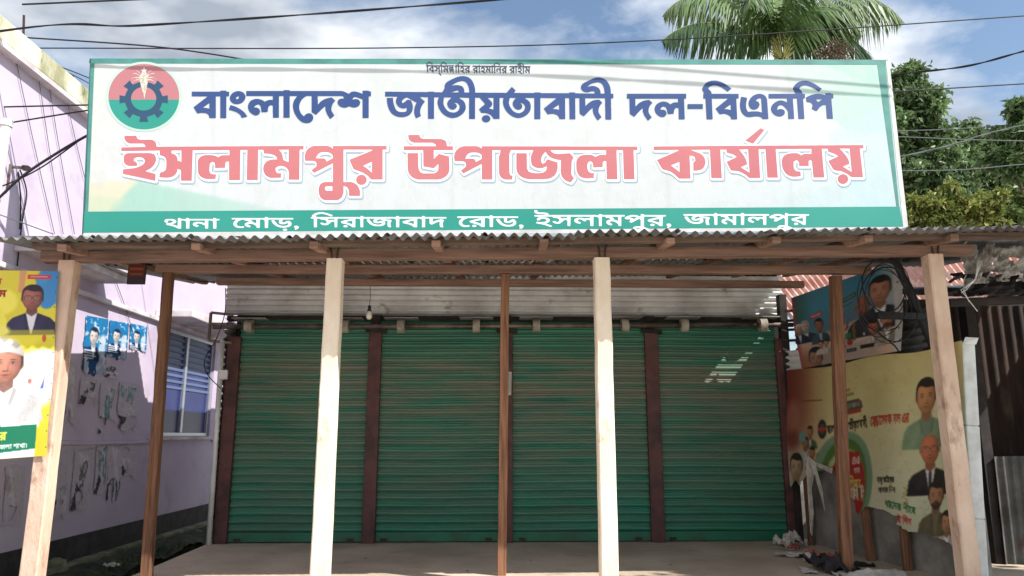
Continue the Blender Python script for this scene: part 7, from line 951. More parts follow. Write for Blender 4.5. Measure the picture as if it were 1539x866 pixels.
for y in range(415, 690, 24): pc.ell(86, y, .9, .9, (60,60,60), .6)
pc.text('name', -3, 27, 652, 664.5, (236, 232, 90)); pc.text('branch', -14, 58, 671, 677.8, (236, 240, 236))
pc.text('cap1', -6, 4, 418, 427, (168, 66, 40)); pc.text('cap2', -6, 13, 436, 447, (150, 40, 40))
tl, tr, br, bl = (-72, 405), (88.5, 408), (71, 685), (-90, 697)
cs = [at(*p, Y=PY-.085) for p in (tl, tr, br, bl)]
o = sheet('portrait_banner', pc, quadplace(cs, sag=lambda u, v: Vector((0, -.012*math.sin(v*9)*u-.02*v*(1-u), 0))), M['print'])
tag(o, 'printed party banner with two men, one in a white cap, hung on the left pillar', 'banner')

# blue posters and torn scraps on the pink wall
def wp(x, y): return at(x, y, X=LX+.012)
def wall_sheet(name, quad, pic): return sheet(name, pic, quadplace([wp(*p) for p in quad], sag=lambda u, v: Vector((.006*math.sin(u*3.1)*math.sin(v*7)**2, 0, 0))), M['paperprint'])
def bluepic(seed, cut):
    p = Pic(60, 92, (22, 104, 160)); r = random.Random(seed)
    p.put(.6*fbm(60, 92, 4, seed), (40, 150, 196)); p.put((fbm(60, 92, 6, seed+1) > .64)*(p.y < 40)*.8, (216, 228, 236))
    p.rect(0, 48, 60, 92, (16, 54, 100), .6)
    p.face(24, 30, 26, skin=(196,200,204), hair=(24,40,70), coat=(18,44,84), shirt=(220,226,232))
    p.ell(47, 36, 8, 10, (206,216,224), .5); p.ell(46, 50, 9, 12, (176,200,216), .6)
    for y in range(52, 66, 4): p.rect(3, y, 26+r.randint(-4, 6), y+1.7, (222,230,236))
    p.poly([(34,92), (40,58), (58,60), (60,92)], (222,228,236), .7, 1)
    p.rect(6, 70, 16, 92, (226,222,226), .8, 1)
    p.put((fbm(60, 92, 7, seed+4) > .66)*(p.y > 44)*1.0, (226, 214, 226))
    e = fbm(60, 92, 9, seed+2); p.m = (p.y < cut+34*(e-.5)) & (p.x > 1+6*(e-.4)*(p.y > 20)) & (e > .17)
    return p
for k, (q, cut, lab) in enumerate(((((128.5,474), (163,480), (158.5,568), (121.5,563)), 90, 'blue portrait poster on the pink wall, leftmost and longest of the three'),
                                   (((164,481), (194,486.5), (189.5,552), (159.5,547)), 78, 'blue portrait poster on the pink wall between two others'),
                                   (((195,486), (221.5,491), (219,545), (193,541)), 66, 'smallest blue portrait poster on the pink wall, nearest the window'))):
    tag(wall_sheet('wall_poster', q, bluepic(30+k*7, cut)), lab, 'poster', 'blue posters on the pink wall')
def scrappic(seed, kind, thr):
    """What is left of a pasted poster: pale backing paper, torn wedges, a strip or two of faded print."""
    p = Pic(64, 96, (204, 194, 204)); r = random.Random(seed); e = fbm(64, 96, 2.4, seed); f = fbm(64, 96, 6, seed+1); gq = fbm(64, 96, 16, seed+2)
    p.x, p.y = p.x+9*(f-.5)+4*(gq-.5), p.y+12*(e-.5)+5*(gq-.5)
    ink = {'teal': (98, 140, 150), 'dark': (84, 86, 94), 'grey': (168, 160, 166)}[kind]
    for k in range({'teal': 3, 'dark': 2, 'grey': 1}[kind]):
        x, y = r.uniform(4, 40), r.uniform(4, 60); w_, h_ = r.uniform(10, 24), r.uniform(24, 44)
        p.poly([(x, y), (x+w_, y+r.uniform(-6, 8)), (x+w_*r.uniform(.4, 1), y+h_), (x+r.uniform(-3, 5), y+h_*r.uniform(.6, 1))], ink, .9)
        p.ell(x+w_*.5, y+h_*.3, 5, 7, (206, 204, 208), .3, 0, .7)
        for q in range(3): p.rect(x+2, y+h_*.55+q*4, x+w_*.7, y+h_*.55+q*4+1.4, (212, 214, 218), .6)
    if kind != 'grey' or seed % 2: p.poly([(r.uniform(0, 20), r.uniform(50, 70)), (r.uniform(20, 34), 66), (r.uniform(10, 24), 92), (2, 92)], (44, 44, 52), .85)
    for k in range(3):
        x, y = r.uniform(0, 40), r.uniform(-5, 60); p.poly([(x, y), (x+r.uniform(8, 26), y+r.uniform(4, 20)), (x+r.uniform(14, 34), y+r.uniform(28, 50))], (222, 214, 220), .85)
    p.put((gq > .66)*.35, (150, 140, 146)); p.put((f > .63)*.3, (186, 172, 156))
    p.m = (p.x > 2) & (p.x < 61) & (p.y > 1) & (p.y < 93-26*(e > .58)) & (e+.35*f > thr-.14)
    p.y, p.x = np.mgrid[0:96, 0:64].astype(float); return p
scr = [((86,540), (118,545), (113,640), (80,634), 'grey', .46, 'pale torn poster scrap on the pink wall just right of the left pillar'),
       ((121,568), (150,571), (146,612), (117,608), 'dark', .44, 'torn grey poster scrap below the leftmost blue poster'),
       ((150,572), (178,575), (172,658), (146,654), 'teal', .40, 'torn teal poster strip on the pink wall below the middle blue poster'),
       ((179,572), (212,576), (207,650), (173,646), 'teal', .50, 'torn pale teal poster strip on the pink wall near the window'),
       ((158,546), (180,549), (178,570), (156,567), 'dark', .46, 'small dark poster scrap under the middle blue poster'),
       ((76,680), (104,678), (100,780), (70,782), 'grey', .44, 'yellowed torn poster scrap low on the pink wall beside the left pillar'),
       ((112,674), (142,671), (136,766), (104,770), 'dark', .48, 'dark torn poster low on the pink wall below the ledge'),
       ((144,670), (166,668), (160,742), (140,746), 'teal', .43, 'torn greenish poster strip low on the pink wall'),
       ((163,668), (186,666), (180,754), (158,758), 'dark', .55, 'ragged dark poster remnant low on the pink wall'),
       ((182,666), (209,665), (203,720), (176,722), 'grey', .50, 'pale poster remnant low on the pink wall under the window side'),
       ((8,700), (40,697), (34,790), (2,792), 'grey', .50, 'brownish poster remnant low on the pink wall left of the left pillar')]
for k, (a, b_, c_, d_, kind, thr, lab) in enumerate(scr):
    tag(wall_sheet('poster_scrap', (a, b_, c_, d_), scrappic(90+k*11, kind, thr)), lab, 'poster scrap', 'torn poster scraps on the pink wall')
# small hanging panel under the front beam
pc = Pic(20, 24, (92, 46, 36)); pc.rect(0, 15, 20, 24, (58,50,54)); pc.rect(2, 4, 18, 7, (150,70,50)); pc.rect(2, 11, 18, 13, (132,74,60))
b = MB(); p0, p1 = at(194,398,Y=6.3), at(217.5,427.5,Y=6.3)
hp = thing('hanging_panel', (p0.x, 6.3, p1.z), 'small dark red panel hanging under the left part of the front beam', 'panel')
b.box(p0.x, 6.29, p1.z, p1.x, 6.31, p0.z); b.build('board', M['dark'], hp)
sheet('print', pc, quadplace([Vector((p0.x+.006, 6.286, p0.z-.004)), Vector((p1.x-.006, 6.286, p0.z-.004)), Vector((p1.x-.006, 6.286, p1.z+.006)), Vector((p0.x+.006, 6.286, p1.z+.006))]), M['paperprint'], hp)
b = MB(); b.tube([(p0.x+.03, 6.3, p0.z), (p0.x+.03, 6.3, p0.z+.14)], .003, 5); b.tube([(p1.x-.03, 6.3, p0.z), (p1.x-.03, 6.3, p0.z+.14)], .003, 5); b.build('string', M['cable'], hp)

# ================================================================== RIGHT SIDE: banners on the side wall
PA, PB = Vector((3.50, 8.80, 0)), Vector((3.86, 6.10, 0)); PD = (PB-PA).normalized(); PN = Vector((PD.y, -PD.x, 0)).normalized()
if PN.x > 0: PN = -PN
def sp(x, y, off=0.0): return atp(x, y, PA+PN*off, PN)
def along(t, z, off=0.0): p = PA+PD*t+PN*off; return Vector((p.x, p.y, z))
LEN = (PB-PA).length
side = thing('side_wall', tuple(along(LEN/2, FLZ)), 'low grey cement side wall with tin above, behind the banners on the right', 'wall')
b = MB(); q = [along(0.02, 0, -.12), along(LEN-.15, 0, -.12), along(LEN-.15, 0, -.26), along(.02, 0, -.26)]
b.hexa([q[0], q[0]+Vector((0,0,1.32)), q[3], q[3]+Vector((0,0,1.32)), q[1], q[1]+Vector((0,0,1.32)), q[2], q[2]+Vector((0,0,1.32))]); b.build('wall', M['plaster'], side)
b = MB(); b.corr(along(.34, 2.62, -.16), along(.34, 1.322, -.16), along(LEN-.3, 1.322, -.16), along(LEN-.3, 2.62, -.16), 17, .018); b.build('tin_sheet', M['greytin'], side, smooth=True)
b = MB(); b.corr(along(.09, 3.02, -.13), along(.09, 2.0, -.13), along(.9, 2.0, -.13), along(.9, 2.98, -.13), 12, .018); b.build('tin_sheet', M['greytin'], side, smooth=True)  # hidden behind the blue banner, added to narrow the sun patch on the shutter
b = MB(); b.corr(along(.0, 2.50, -.05), along(.0, 2.20, -.05), along(.36, 2.18, -.05), along(.36, 2.48, -.05), 4, .026); b.build('tin_sheet', M['tin'], side, smooth=True)
G2 = 'short wooden posts behind the yellow banner'
for (x, y0, x2, y2, w, lab) in ((1302, 752, 1316, 862, .075, 'short wooden post under the torn middle of the yellow banner'), (1362, 780, 1372, 880, .075, 'short wooden post under the yellow banner nearest the right pillar'), (1213, 690, 1224, 826, .05, 'thin wooden post behind the torn left end of the yellow banner')):
    a, c_ = sp(x, y0, -.07), sp(x2, y2, -.07); zz = FLZ
    o = up_post('wooden_post', c_.x-.03, c_.y, zz, a.z+.12, w, .05, M['woodpost'], lean=(a.x-c_.x+.0, a.y-c_.y)); tag(o, lab, 'wooden post', G2)
# large yellow banner, torn along its lower edge
pc = picgrid(250, 310, 1183, 512, 1446, 838, (226, 210, 146))
def ramp(a, lo, hi): return np.clip((a-lo)/(hi-lo), 0, 1)
pc.put(ramp(pc.y, 560, 760), (234, 230, 202)); pc.put(ramp(pc.x, 1330, 1440)*ramp(pc.y, 520, 640), (206, 216, 182))
pc.put((1-ramp(pc.x, 1184, 1246))*(1-ramp(pc.y, 600, 720)), (160, 76, 56)); pc.put((1-ramp(pc.x, 1184, 1225))*(1-ramp(pc.y, 560, 640)), (130, 52, 50)); pc.put((1-ramp(pc.x, 1184, 1240))*ramp(pc.y, 630, 700), (208, 200, 190))
pc.ell(1193, 592, 11, 26, (196,120,108), .8, 0, .8); pc.ell(1194, 634, 10, 16, (120,40,50), .9, 0, .7)
for (x, y, h, br_) in ((1219,622,20,0), (1212.5,641,22,0), (1222,658,20,0), (1231,668,18,0)): pc.face(x, y, h, skin=(170,112,84), coat=(96,110,74) if h == 20 else (190,190,186), xs=.5, glasses=False)
pc.ell(1208, 630, 5, 9, (110,170,176), .5)
pc.face(1199, 682, 46, skin=(190,160,136), coat=(200,196,190), xs=.5)
pc.rect(1207, 566, 1236, 569, (120,60,40), .6)
pc.ell(1236, 618, 6.2, 16.5, (40,44,50), .15); pc.ell(1236, 618, 3.4, 9, (96,84,70), .2); pc.rect(1230, 615, 1242, 621, (196,60,48))
pc.text('country', 1243, 1262, 612, 626, (48,38,34)); pc.text('party', 1266.5, 1302, 611, 625, (48,38,34)); pc.text('vol', 1307, 1368.5, 609.5, 625, (186,62,48), 607)
pc.ell(1266, 712, 46, 86, (128,164,132), .05); pc.ell(1267, 714, 36, 76, (82,124,58), .05); pc.ell(1268, 722, 32, 66, (196,206,140), .05)
pc.ell(1272, 722, 28, 62, (188,36,44), .04); pc.poly([(1270,672), (1288,660), (1292,690), (1270,690)], (188,36,44))
pc.text('nin', 1278, 1290.5, 670, 683, (240,214,206)); pc.text('tam', 1281, 1290.5, 689, 699, (236,206,196)); pc.text('prot', 1267, 1292, 706, 723, (232,206,96), 709); pc.text('bars', 1274, 1299, 721, 740, (236,224,190), 727)
pc.text('salam1', 1320, 1346.5, 708.5, 717.5, (44,42,40)); pc.text('salam2', 1322, 1347.5, 725, 733.5, (44,42,40))
pc.text('dhan', 1331.5, 1376.5, 744, 757, (232,236,206), 757); pc.text('dhan', 1332, 1376, 745, 756.5, (44,110,62), 758)
pc.text('vote', 1337, 1370, 768.5, 781, (236,226,206), 775); pc.text('vote', 1337.5, 1369.5, 769.5, 780, (196,52,52), 776)
for i in range(7): pc.ell(1361+2.6*math.sin(i*1.7), 727+i*4.5, 3.2, 1.6, (190,182,110), .6, .6*(-1)**i)
pc.poly([(1265,576), (1288,575.5), (1293,581), (1295,593), (1265,594)], (92,84,76)); pc.rect(1265, 593, 1292, 599.5, (178,66,48)); pc.ell(1267.5, 586.5, 4.5, 10.5, (206,150,130), .2); pc.ell(1267.5, 586.5, 2.2, 6, (178,66,56), .3)
for i in range(8): pc.rect(1273+i*2.3, 581.5, 1274.5+i*2.3, 589-(i % 3), (190,182,170), .8)
pc.rect(1265, 563, 1282, 568, (110,140,80), .8, 1); pc.rect(1264, 556, 1276, 560, (186,84,60), .8, 1)
pc.face(1392, 585, 56, skin=(186,134,96), coat=(124,150,124), shirt=(112,138,120), xs=.62)
pc.face(1396, 668, 50, skin=(186,112,84), bald=True, glasses=True, coat=(40,38,42), tie=(44,48,60), xs=.66)
pc.face(1405, 742, 44, skin=(160,118,94), beard=True, coat=(98,92,70), shirt=(120,112,92), xs=.62)
pc.face(1422, 784, 34, skin=(176,128,104), beard=False, coat=(190,188,176), xs=.6)
nz = fbm(250, 310, 22, 4); pc.put(.25*fbm(250, 310, 9, 6), (150,140,84)); pc.put((fbm(250, 310, 40, 12) > .7)*.13, (120,110,80))
keep = [(1170,500), (1460,500), (1460,845), (1424,815), (1402,806), (1385,796), (1366,798), (1346,786), (1349,772), (1336,764), (1318,757), (1300,758), (1294,764), (1290,775), (1284,752), (1280,742), (1270,741), (1262,722), (1254,726), (1252,692), (1234,688), (1216,687), (1211,701), (1206,716), (1198,704), (1193,716), (1183,700), (1170,700)]
jx = pc.x.copy(); jy = pc.y.copy(); pc.x = pc.x+7*(nz-.5); pc.y = pc.y+9*(fbm(250, 310, 26, 15)-.5); pc.m = pc.inside([keep]); pc.x, pc.y = jx, jy
cs = [sp(*p) for p in ((1183,557), (1446,511), (1447,838), (1190,745))]
def sag2(u, v): return PN*(.02*math.sin(u*11+v*2)*math.sin(v*3.1)+.03*max(0, v-.6)*math.sin(u*17)) + Vector((0, 0, -.035*math.sin(u*math.pi*2.0)**2*(1-v)))
lay = pc
uv0 = lambda u, v: (1183+(1446-1183)*u, 512+(838-512)*v)
o = sheet('yellow_banner', pc, lambda u, v: sp(*(lambda x, y: (x, y+max(0, (1-(x-1183)/263))*45*(1-v)))(*uv0(u, v)))+sag2(u, v), M['print'])
tag(o, 'yellow party anniversary banner with men\'s portraits, torn along its bottom, on the right side wall', 'banner')
# white torn strips hanging at its left end
for (pts, lab) in ((((1208,690), (1212,705), (1216,740), (1218,800), (1221,806), (1223,770), (1220,735), (1224,712), (1238,760), (1240,768), (1236,735), (1226,700), (1250,712), (1252,704), (1225,694), (1215,686)), 'white torn strip hanging from the left end of the yellow banner'),):
    b = MB(); n = len(pts); ps = [sp(x, y, .02+.015*math.sin(i*2.1)) for i, (x, y) in enumerate(pts)]
    b.v = ps; b.f = [tuple(range(n))]; o = b.build('torn_strip', M['paper'], None, solid=.003); tag(o, lab, 'torn strip')
# blue banner above
pc = picgrid(190, 180, 1187, 394, 1356, 556, (70, 150, 180))
pc.put(ramp(pc.y-(1270-pc.x)*.25, 430, 480), (96,130,150)); lowm = ramp(pc.y+(pc.x-1190)*.12, 492, 500); pc.put(lowm, (216,186,170))
pc.put(lowm*ramp(pc.x, 1240, 1290)*(1-ramp(pc.x, 1300, 1330))*.6, (226,214,206)); pc.put(lowm*(1-ramp(pc.x, 1195, 1235))*ramp(pc.y, 505, 545), (206,92,40)); pc.put((1-ramp(pc.x, 1189, 1225))*(1-ramp(pc.y, 455, 490)), (44,96,76)); pc.put((1-ramp(pc.x, 1187, 1196)), (190,60,80))
pc.put(ramp(pc.x, 1316, 1340)*(1-ramp(pc.y, 500, 540))*.6, (206,200,196)); pc.put(ramp(pc.y, 520, 530)*.45, (150,132,124)); pc.put(ramp(pc.x, 1290, 1340)*ramp(pc.y, 470, 500), (222,186,162), )
pc.face(1207, 467, 25, skin=(196,178,166), hair=(150,150,150), glasses=True, coat=(52,56,84), xs=.75); pc.face(1195.5, 470, 22, skin=(180,150,136), hair=(200,196,200), coat=(40,44,70), xs=.7)
pc.face(1229.5, 471, 27, skin=(150,104,84), hair=(30,32,40), coat=(60,80,92), shirt=(170,196,206), xs=.62); pc.face(1217, 540, 46, skin=(166,128,108), hair=(36,36,50), coat=(190,170,150), xs=.68)
for x in (1228, 1237.5): pc.face(x, 512, 15, skin=(190,146,120), coat=(206,190,180), xs=.7)
pc.face(1305, 457, 42, skin=(170,96,78), bald=True, glasses=True, coat=(44,42,48), tie=(210,206,206), xs=.66)
pc.face(1329, 437, 50, skin=(176,128,106), hair=(34,30,30), coat=(44,42,50), xs=.72)
pc.face(1318, 503, 26, skin=(180,104,78), coat=(200,176,160), xs=.7); pc.face(1336, 494, 28, skin=(176,120,92), beard=True, coat=(140,130,110), xs=.7)
pc.poly([(1218,447), (1236,442), (1236.5,451), (1219,456)], (196,50,60)); 
for i in range(5): pc.poly([(1220+i*3.2,448.5-i*.8), (1222.2+i*3.2,448-i*.8), (1222.4+i*3.2,452.5-i*.8), (1220.2+i*3.2,453-i*.8)], (236,206,200), .8)
pc.poly([(1272,432), (1294,426), (1294,434), (1272,440)], (22,60,50)); 
for i in range(5): pc.poly([(1274+i*3.8,433.5-i*1.0), (1277+i*3.8,432.8-i), (1277+i*3.8,436-i), (1274+i*3.8,436.8-i)], (190,206,196), .8)
for (x0, x1, y) in ((1268,1288,447), (1262,1274,467), (1254,1268,474)): pc.poly([(x0,y), (x1,y-3), (x1,y-1.2), (x0,y+1.8)], (44,50,60), .8)
pc.ell(1265, 517, 9, 17, (206,40,70), .08); pc.text('cap1', 1260, 1268, 510, 522, (244,224,224)); pc.ell(1266, 528, 8, 7, (170,26,52), .2)
pc.poly([(1274,496), (1281,476), (1281.5,492), (1276,498)], (176,50,48)); pc.poly([(1277,491), (1281.5,486), (1281.5,493)], (40,110,70)); pc.rect(1274, 503, 1285, 515, (40,130,80), .9, 1); pc.ell(1282, 522, 5, 6, (176,50,50), .5)
for i in range(9): pc.ell(1290+.8*math.sin(i*2), 488+i*3.8, 2.6, 2.2, (124,104,40), .6)
pc.rect(1275, 535, 1291, 541, (30,32,30)); pc.rect(1297, 532, 1318, 539, (30,32,30)); pc.rect(1277, 537, 1289, 539, (170,170,160), .7)
pc.put(ramp(pc.x, 1345, 1347), (206,204,200)); pc.ell(1351, 432, 1.2, 1.6, (40,40,40), .4); pc.ell(1351, 514, 1.2, 1.6, (40,40,40), .4)
pc.put(.2*fbm(190, 180, 8, 22), (90,84,84))
cs = [sp(*p, .05) for p in ((1189,448), (1355,390), (1354,527), (1205,554))]
o = sheet('blue_banner', pc, quadplace(cs, sag=lambda u, v: PN*(.02*math.sin(u*9+v*3)*math.sin(v*3.1))), M['print'])
tag(o, 'faded blue and white banner with many small portraits above the yellow banner', 'banner')
# rolled white sheet beside the right pillar
b = MB(); pts = [at(1453,515,Y=6.2), at(1460,640,Y=6.2), at(1468,780,Y=6.2), at(1476,900,Y=6.2)]; pts.append(Vector((pts[-1].x-.02, 6.2, .0)))
for i in range(len(pts)-1): b.bar(pts[i], pts[i+1], .115, .05, side=(1, 0, 0))
b.q(pts[0]+Vector((-.06,-.03,-.02)), pts[0]+Vector((.06,-.03,-.02)), pts[0]+Vector((.075,-.05,.035)), pts[0]+Vector((-.02,-.02,.045)))
o = b.build('rolled_sheet', M['flexedge'], None, bevel=.012); tag(o, 'folded white plastic sheet standing on end right of the right pillar', 'plastic sheet')

# dark shed at the far right
shed = thing('tin_shed', (5.2, 7.6, 0), 'dark lean-to shed of rusty corrugated sheets at the right edge', 'shed')
e0, e1 = at(1436,443,Y=6.35), at(1640,432,Y=6.35)
b = MB(); b.corr(e0, e1+Vector((.6,0,.02)), e1+Vector((.6,1.9,.42)), e0+Vector((.0,1.9,.40)), 24, .018, rows=4, jit=.004); b.build('tin_roof', M['greytin'], shed, smooth=True)
b = MB(); b.bar(e0+Vector((-.02,.08,-.06)), e1+Vector((.6,.08,-.05)), .06, .07); b.build('roof_beam', M['dark'], shed)
xa = at(1490,700,Y=7.35).x
b = MB(); b.corr((xa-.1, 8.25, .9), (xa+2.9, 8.25, .9), (xa+2.9, 8.25, 3.0), (xa-.1, 8.25, 2.95), 24, .018); b.build('rusty_sheet', M['rust'], shed, smooth=True)
b = MB(); b.corr((xa-.04, 7.28, -.02), (xa+2.2, 7.28, -.02), (xa+2.2, 7.28, 1.34), (xa-.02, 7.28, 1.30), 24, .018); b.build('tin_sheet', M['oldtin'], shed, smooth=True)
b = MB(); b.box(3.96, 6.6, 0, 4.02, 8.3, 2.6); b.box(3.96, 8.3, 0, 7.2, 8.36, 3.05); b.box(xa-.1, 7.30, 0, xa+.0, 7.42, 2.85); b.box(xa+1.4, 6.5, 0, xa+1.46, 9.3, 2.72); b.build('dark_wall', M['dark'], shed)  # shed walls; the unseen right one is added to darken the inside
# red tin house behind
red = thing('red_roofed_house', (5.2, 10.8, 0), 'low house with faded red corrugated roof behind the blue banner', 'house')
b = MB(); b.corr(at(1120,393,Y=11.2), at(1600,376,Y=10.6), at(1680,478,Y=9.5), at(1210,505,Y=9.9), 46, .022); b.build('tin_roof', M['redroof'], red, smooth=True)
b = MB(); b.box(4.05, 10.1, 0, 7.4, 10.2, 2.5); b.box(4.05, 10.2, 0, 4.15, 12.5, 3.0); b.box(7.3, 10.2, 0, 7.4, 12.5, 3.0); b.build('wall', M['plaster'], red)
# torn plastic over the shed roof
def crumple(name, x0, y0, x1, y1, Y, seed, thr, mat, lab, cat, amp=.07, res=(60, 40)):
    p = picgrid(res[0], res[1], x0, y0, x1, y1, (200, 198, 194)); f = fbm(*res, 4, seed); e = fbm(*res, 7, seed+1)
    d = np.maximum(np.abs((p.x-(x0+x1)/2)/(x1-x0)), np.abs((p.y-(y0+y1)/2)/(y1-y0)))*2; p.m = (f+.2*e > thr+.22*d**3)
    z = fbm(*res, 6, seed+2); b = MB()
    for j in range(res[1]):
        for i in range(res[0]): q = at(p.x[j, i], p.y[j, i], Y=Y); b.v.append(q+Vector((0, amp*(z[j, i]-.5)*3+(.25*amp)*math.sin(i*.9+j*.3), 0)))
    for j in range(res[1]-1):
        for i in range(res[0]-1):
            if p.m[j, i] and p.m[j+1, i+1]: a = j*res[0]+i; b.f.append((a, a+res[0], a+res[0]+1, a+1))
    o = b.build(name, mat, None); tag(o, lab, cat); return o
crumple('torn_plastic', 1448, 362, 1500, 428, 6.25, 51, .42, M['poly'], 'torn clear plastic rag hanging from the beam right of the right pillar', 'plastic rag')
crumple('torn_plastic', 1492, 372, 1575, 424, 6.28, 57, .38, M['poly'], 'large torn pale plastic sheet on the dark shed roof at the right edge', 'plastic rag')
crumple('tarpaulin', 1425, 412, 1590, 446, 6.30, 63, .36, M['rag'], 'crumpled black tarpaulin along the front of the dark shed roof', 'tarpaulin', .10)
b = MB()
for s_ in range(3): b.tube([at(1476-s_*3,392,Y=6.2), at(1466,420,Y=6.18), at(1452-s_*4,436,Y=6.2), at(1445+s_*12,440+s_*14,Y=6.2)], .004, 5)
tag(b.build('white_twine', M['flexedge'], None), 'thin white cords dangling from the torn plastic by the right pillar', 'twine')
# dark electric pole bracket and coiled cable
b = MB(); b.tube([at(1343,386,Y=6.5), at(1368,440,Y=6.5), at(1405,525,Y=6.5)], .034, 10, r2=.04); b.bar(at(1318,474,Y=6.47), at(1412,477,Y=6.47), .05, .06)
b.bar(at(1385,470,Y=6.5), at(1425,440,Y=6.5), .035, .04)
o = b.build('pole_bracket', M['cable'], None); tag(o, 'dark slanting pole with a cross bar behind the right pillar', 'pole')
b = MB(); r_ = random.Random(4)
for k in range(6):
    cx, cy, rx, ry, rot = 1333+r_.uniform(-9, 8), 442+r_.uniform(-16, 22), r_.uniform(24, 42), r_.uniform(36, 62), r_.uniform(-.35, .35); pts = []
    for i in range(37):
        t_ = 2*math.pi*i/36*(.92 if k % 2 else 1.0)+k; x, y = rx*math.cos(t_), ry*math.sin(t_)
        pts.append(at(cx+x*math.cos(rot)-y*math.sin(rot), cy+x*math.sin(rot)+y*math.cos(rot), Y=6.4+.05*math.sin(t_*2+k)))
    b.tube(pts, .004 if k % 3 else .006, 6)
b.tube([at(1300,488,Y=6.4), at(1320,500,Y=6.4), at(1345,520,Y=6.4), at(1352,530,Y=6.45)], .007, 6)
o = b.build('cable_coil', M['cable'], None, smooth=True); tag(o, 'tangled coil of black cable hanging in front of the blue banner', 'cable coil')

# ================================================================== LITTER AND LOW DETAIL
def scrap(x, y, sx, sy, hgt, seed, mat, lab, name='paper_scrap', cat='litter', grp='scraps heaped at the right end of the veranda', z=FLZ+.006):
    c = at(x, y, Z=z); r = np.random.default_rng(seed); n = 14; b = MB(); f = fbm(n, n, 3, seed); g_ = fbm(n, n, 5, seed+1); ph = r.uniform(0, 3)
    for j in range(n):
        for i in range(n):
            u, v = i/(n-1)-.5, j/(n-1)-.5; q = Vector((u*sx, v*sy, 0)); q.rotate(Matrix.Rotation(ph, 3, 'Z'))
            b.v.append(c+q+Vector((.2*sx*(g_[j, i]-.5), .2*sx*(f[j, i]-.5), max(0.0, hgt*(f[j, i]*1.6-.45)*(1.2-2*max(abs(u), abs(v))*.7)))))
    for j in range(n-1):
        for i in range(n-1):
            if f[j, i]+g_[j, i]*.4 > .38 or max(abs(i-6), abs(j-6)) < 3: a = j*n+i; b.f.append((a, a+1, a+n+1, a+n))
    return tag(b.build(name, M[mat], None, smooth=False), lab, cat, grp)
scrap(1186, 820, .30, .24, .26, 3, 'paper', 'crumpled pale paper sheet standing up at the foot of the rightmost shutter')
scrap(1172, 825, .34, .05, .02, 5, 'paper', 'flat white paper strip lying left of the litter by the rightmost shutter')
scrap(1193, 825, .16, .12, .14, 8, 'pinkpaper', 'reddish crumpled paper among the litter by the rightmost shutter')
scrap(1206, 838, .5, .16, .07, 9, 'paper', 'long flat pale cardboard lying between the litter and the wooden post')
scrap(1222, 845, .15, .12, .12, 14, 'paper', 'small white crumpled wad beside the dark rags', 'paper_wad')
scrap(1236, 838, .34, .14, .12, 17, 'pinkpaper', 'faded pink plastic bag along the foot of the side wall')
scrap(1216, 858, .30, .14, .03, 19, 'paper', 'flat grey paper sheet in front of the dark rags')
scrap(1243, 856, .36, .3, .28, 23, 'rag', 'heap of dark rags at the foot of the right wooden post', 'rag_heap', 'rags')
scrap(1262, 862, .26, .22, .2, 27, 'rag', 'smaller dark rag just right of the right wooden post foot', 'rag_heap', 'rags')
scrap(1310, 866, .6, .25, .08, 29, 'paper', 'pale board lying on the floor under the yellow banner')
scrap(1290, 850, .28, .12, .05, 31, 'rag', 'dark strip of cloth lying under the torn middle of the yellow banner')
b = MB(); p = at(1062,846,Z=FLZ+.004); q = at(1116,864,Z=FLZ+.004)
for k in range(9):
    c = at(random.uniform(520, 1180), random.uniform(820, 864), Z=FLZ)
    n = 5; ps = [c+Vector((.02*math.cos(a*1.256)*random.uniform(.4, 1.2), .02*math.sin(a*1.256)*random.uniform(.4, 1.2), .003)) for a in range(n)]
    b = MB(); b.q(*ps); b.q(*[pp+Vector((.002, 0, .004)) for pp in ps]); tag(b.build('litter_bit', M['paper' if k % 2 else 'pinkpaper'], None), 'tiny scrap of paper lying on the veranda floor', 'litter', 'tiny scraps on the veranda floor')
# lump of broken concrete and weeds at lower left
bm = bmesh.new(); bmesh.ops.create_icosphere(bm, subdivisions=3, radius=.14)
for v in bm.verts: v.co = Vector((v.co.x*1.0, v.co.y*1.2, v.co.z*.9))+Vector((random.uniform(-.012, .012),)*3)
me = bpy.data.meshes.new('concrete_lump'); bm.to_mesh(me); bm.free(); me.materials.append(M['kerb']); o = bpy.data.objects.new('concrete_lump', me); COL.objects.link(o)
o.location = at(80,858,Z=.12); tag(o, 'mossy lump of broken concrete at the foot of the left pillar', 'rubble')
b = MB(); cols = []
for k in range(900):
    y = random.uniform(7.0, 10.5); x = random.uniform(LX+.2, LX+.52); c = Vector((x, y, .02+.06*random.random())); h = random.uniform(.02, .07); a = random.uniform(0, 6.3); l = Vector((math.cos(a), math.sin(a), 0))
    b.q(c-l*.008, c+l*.008, c+l*.012+Vector((random.uniform(-.02, .02), random.uniform(-.02, .02), h))); gcol = random.choice(((.05,.09,.02), (.08,.12,.03), (.035,.06,.015))); cols += [(*gcol, 1)]*3
o = b.build('weeds', M['leaf'], None, colors=cols); tag(o, kind='stuff')
scrap(165, 852, .2, .1, .08, 41, 'paper', 'pale plastic scrap lying on the mossy drain bank', 'plastic_scrap', 'litter', None, z=.08)

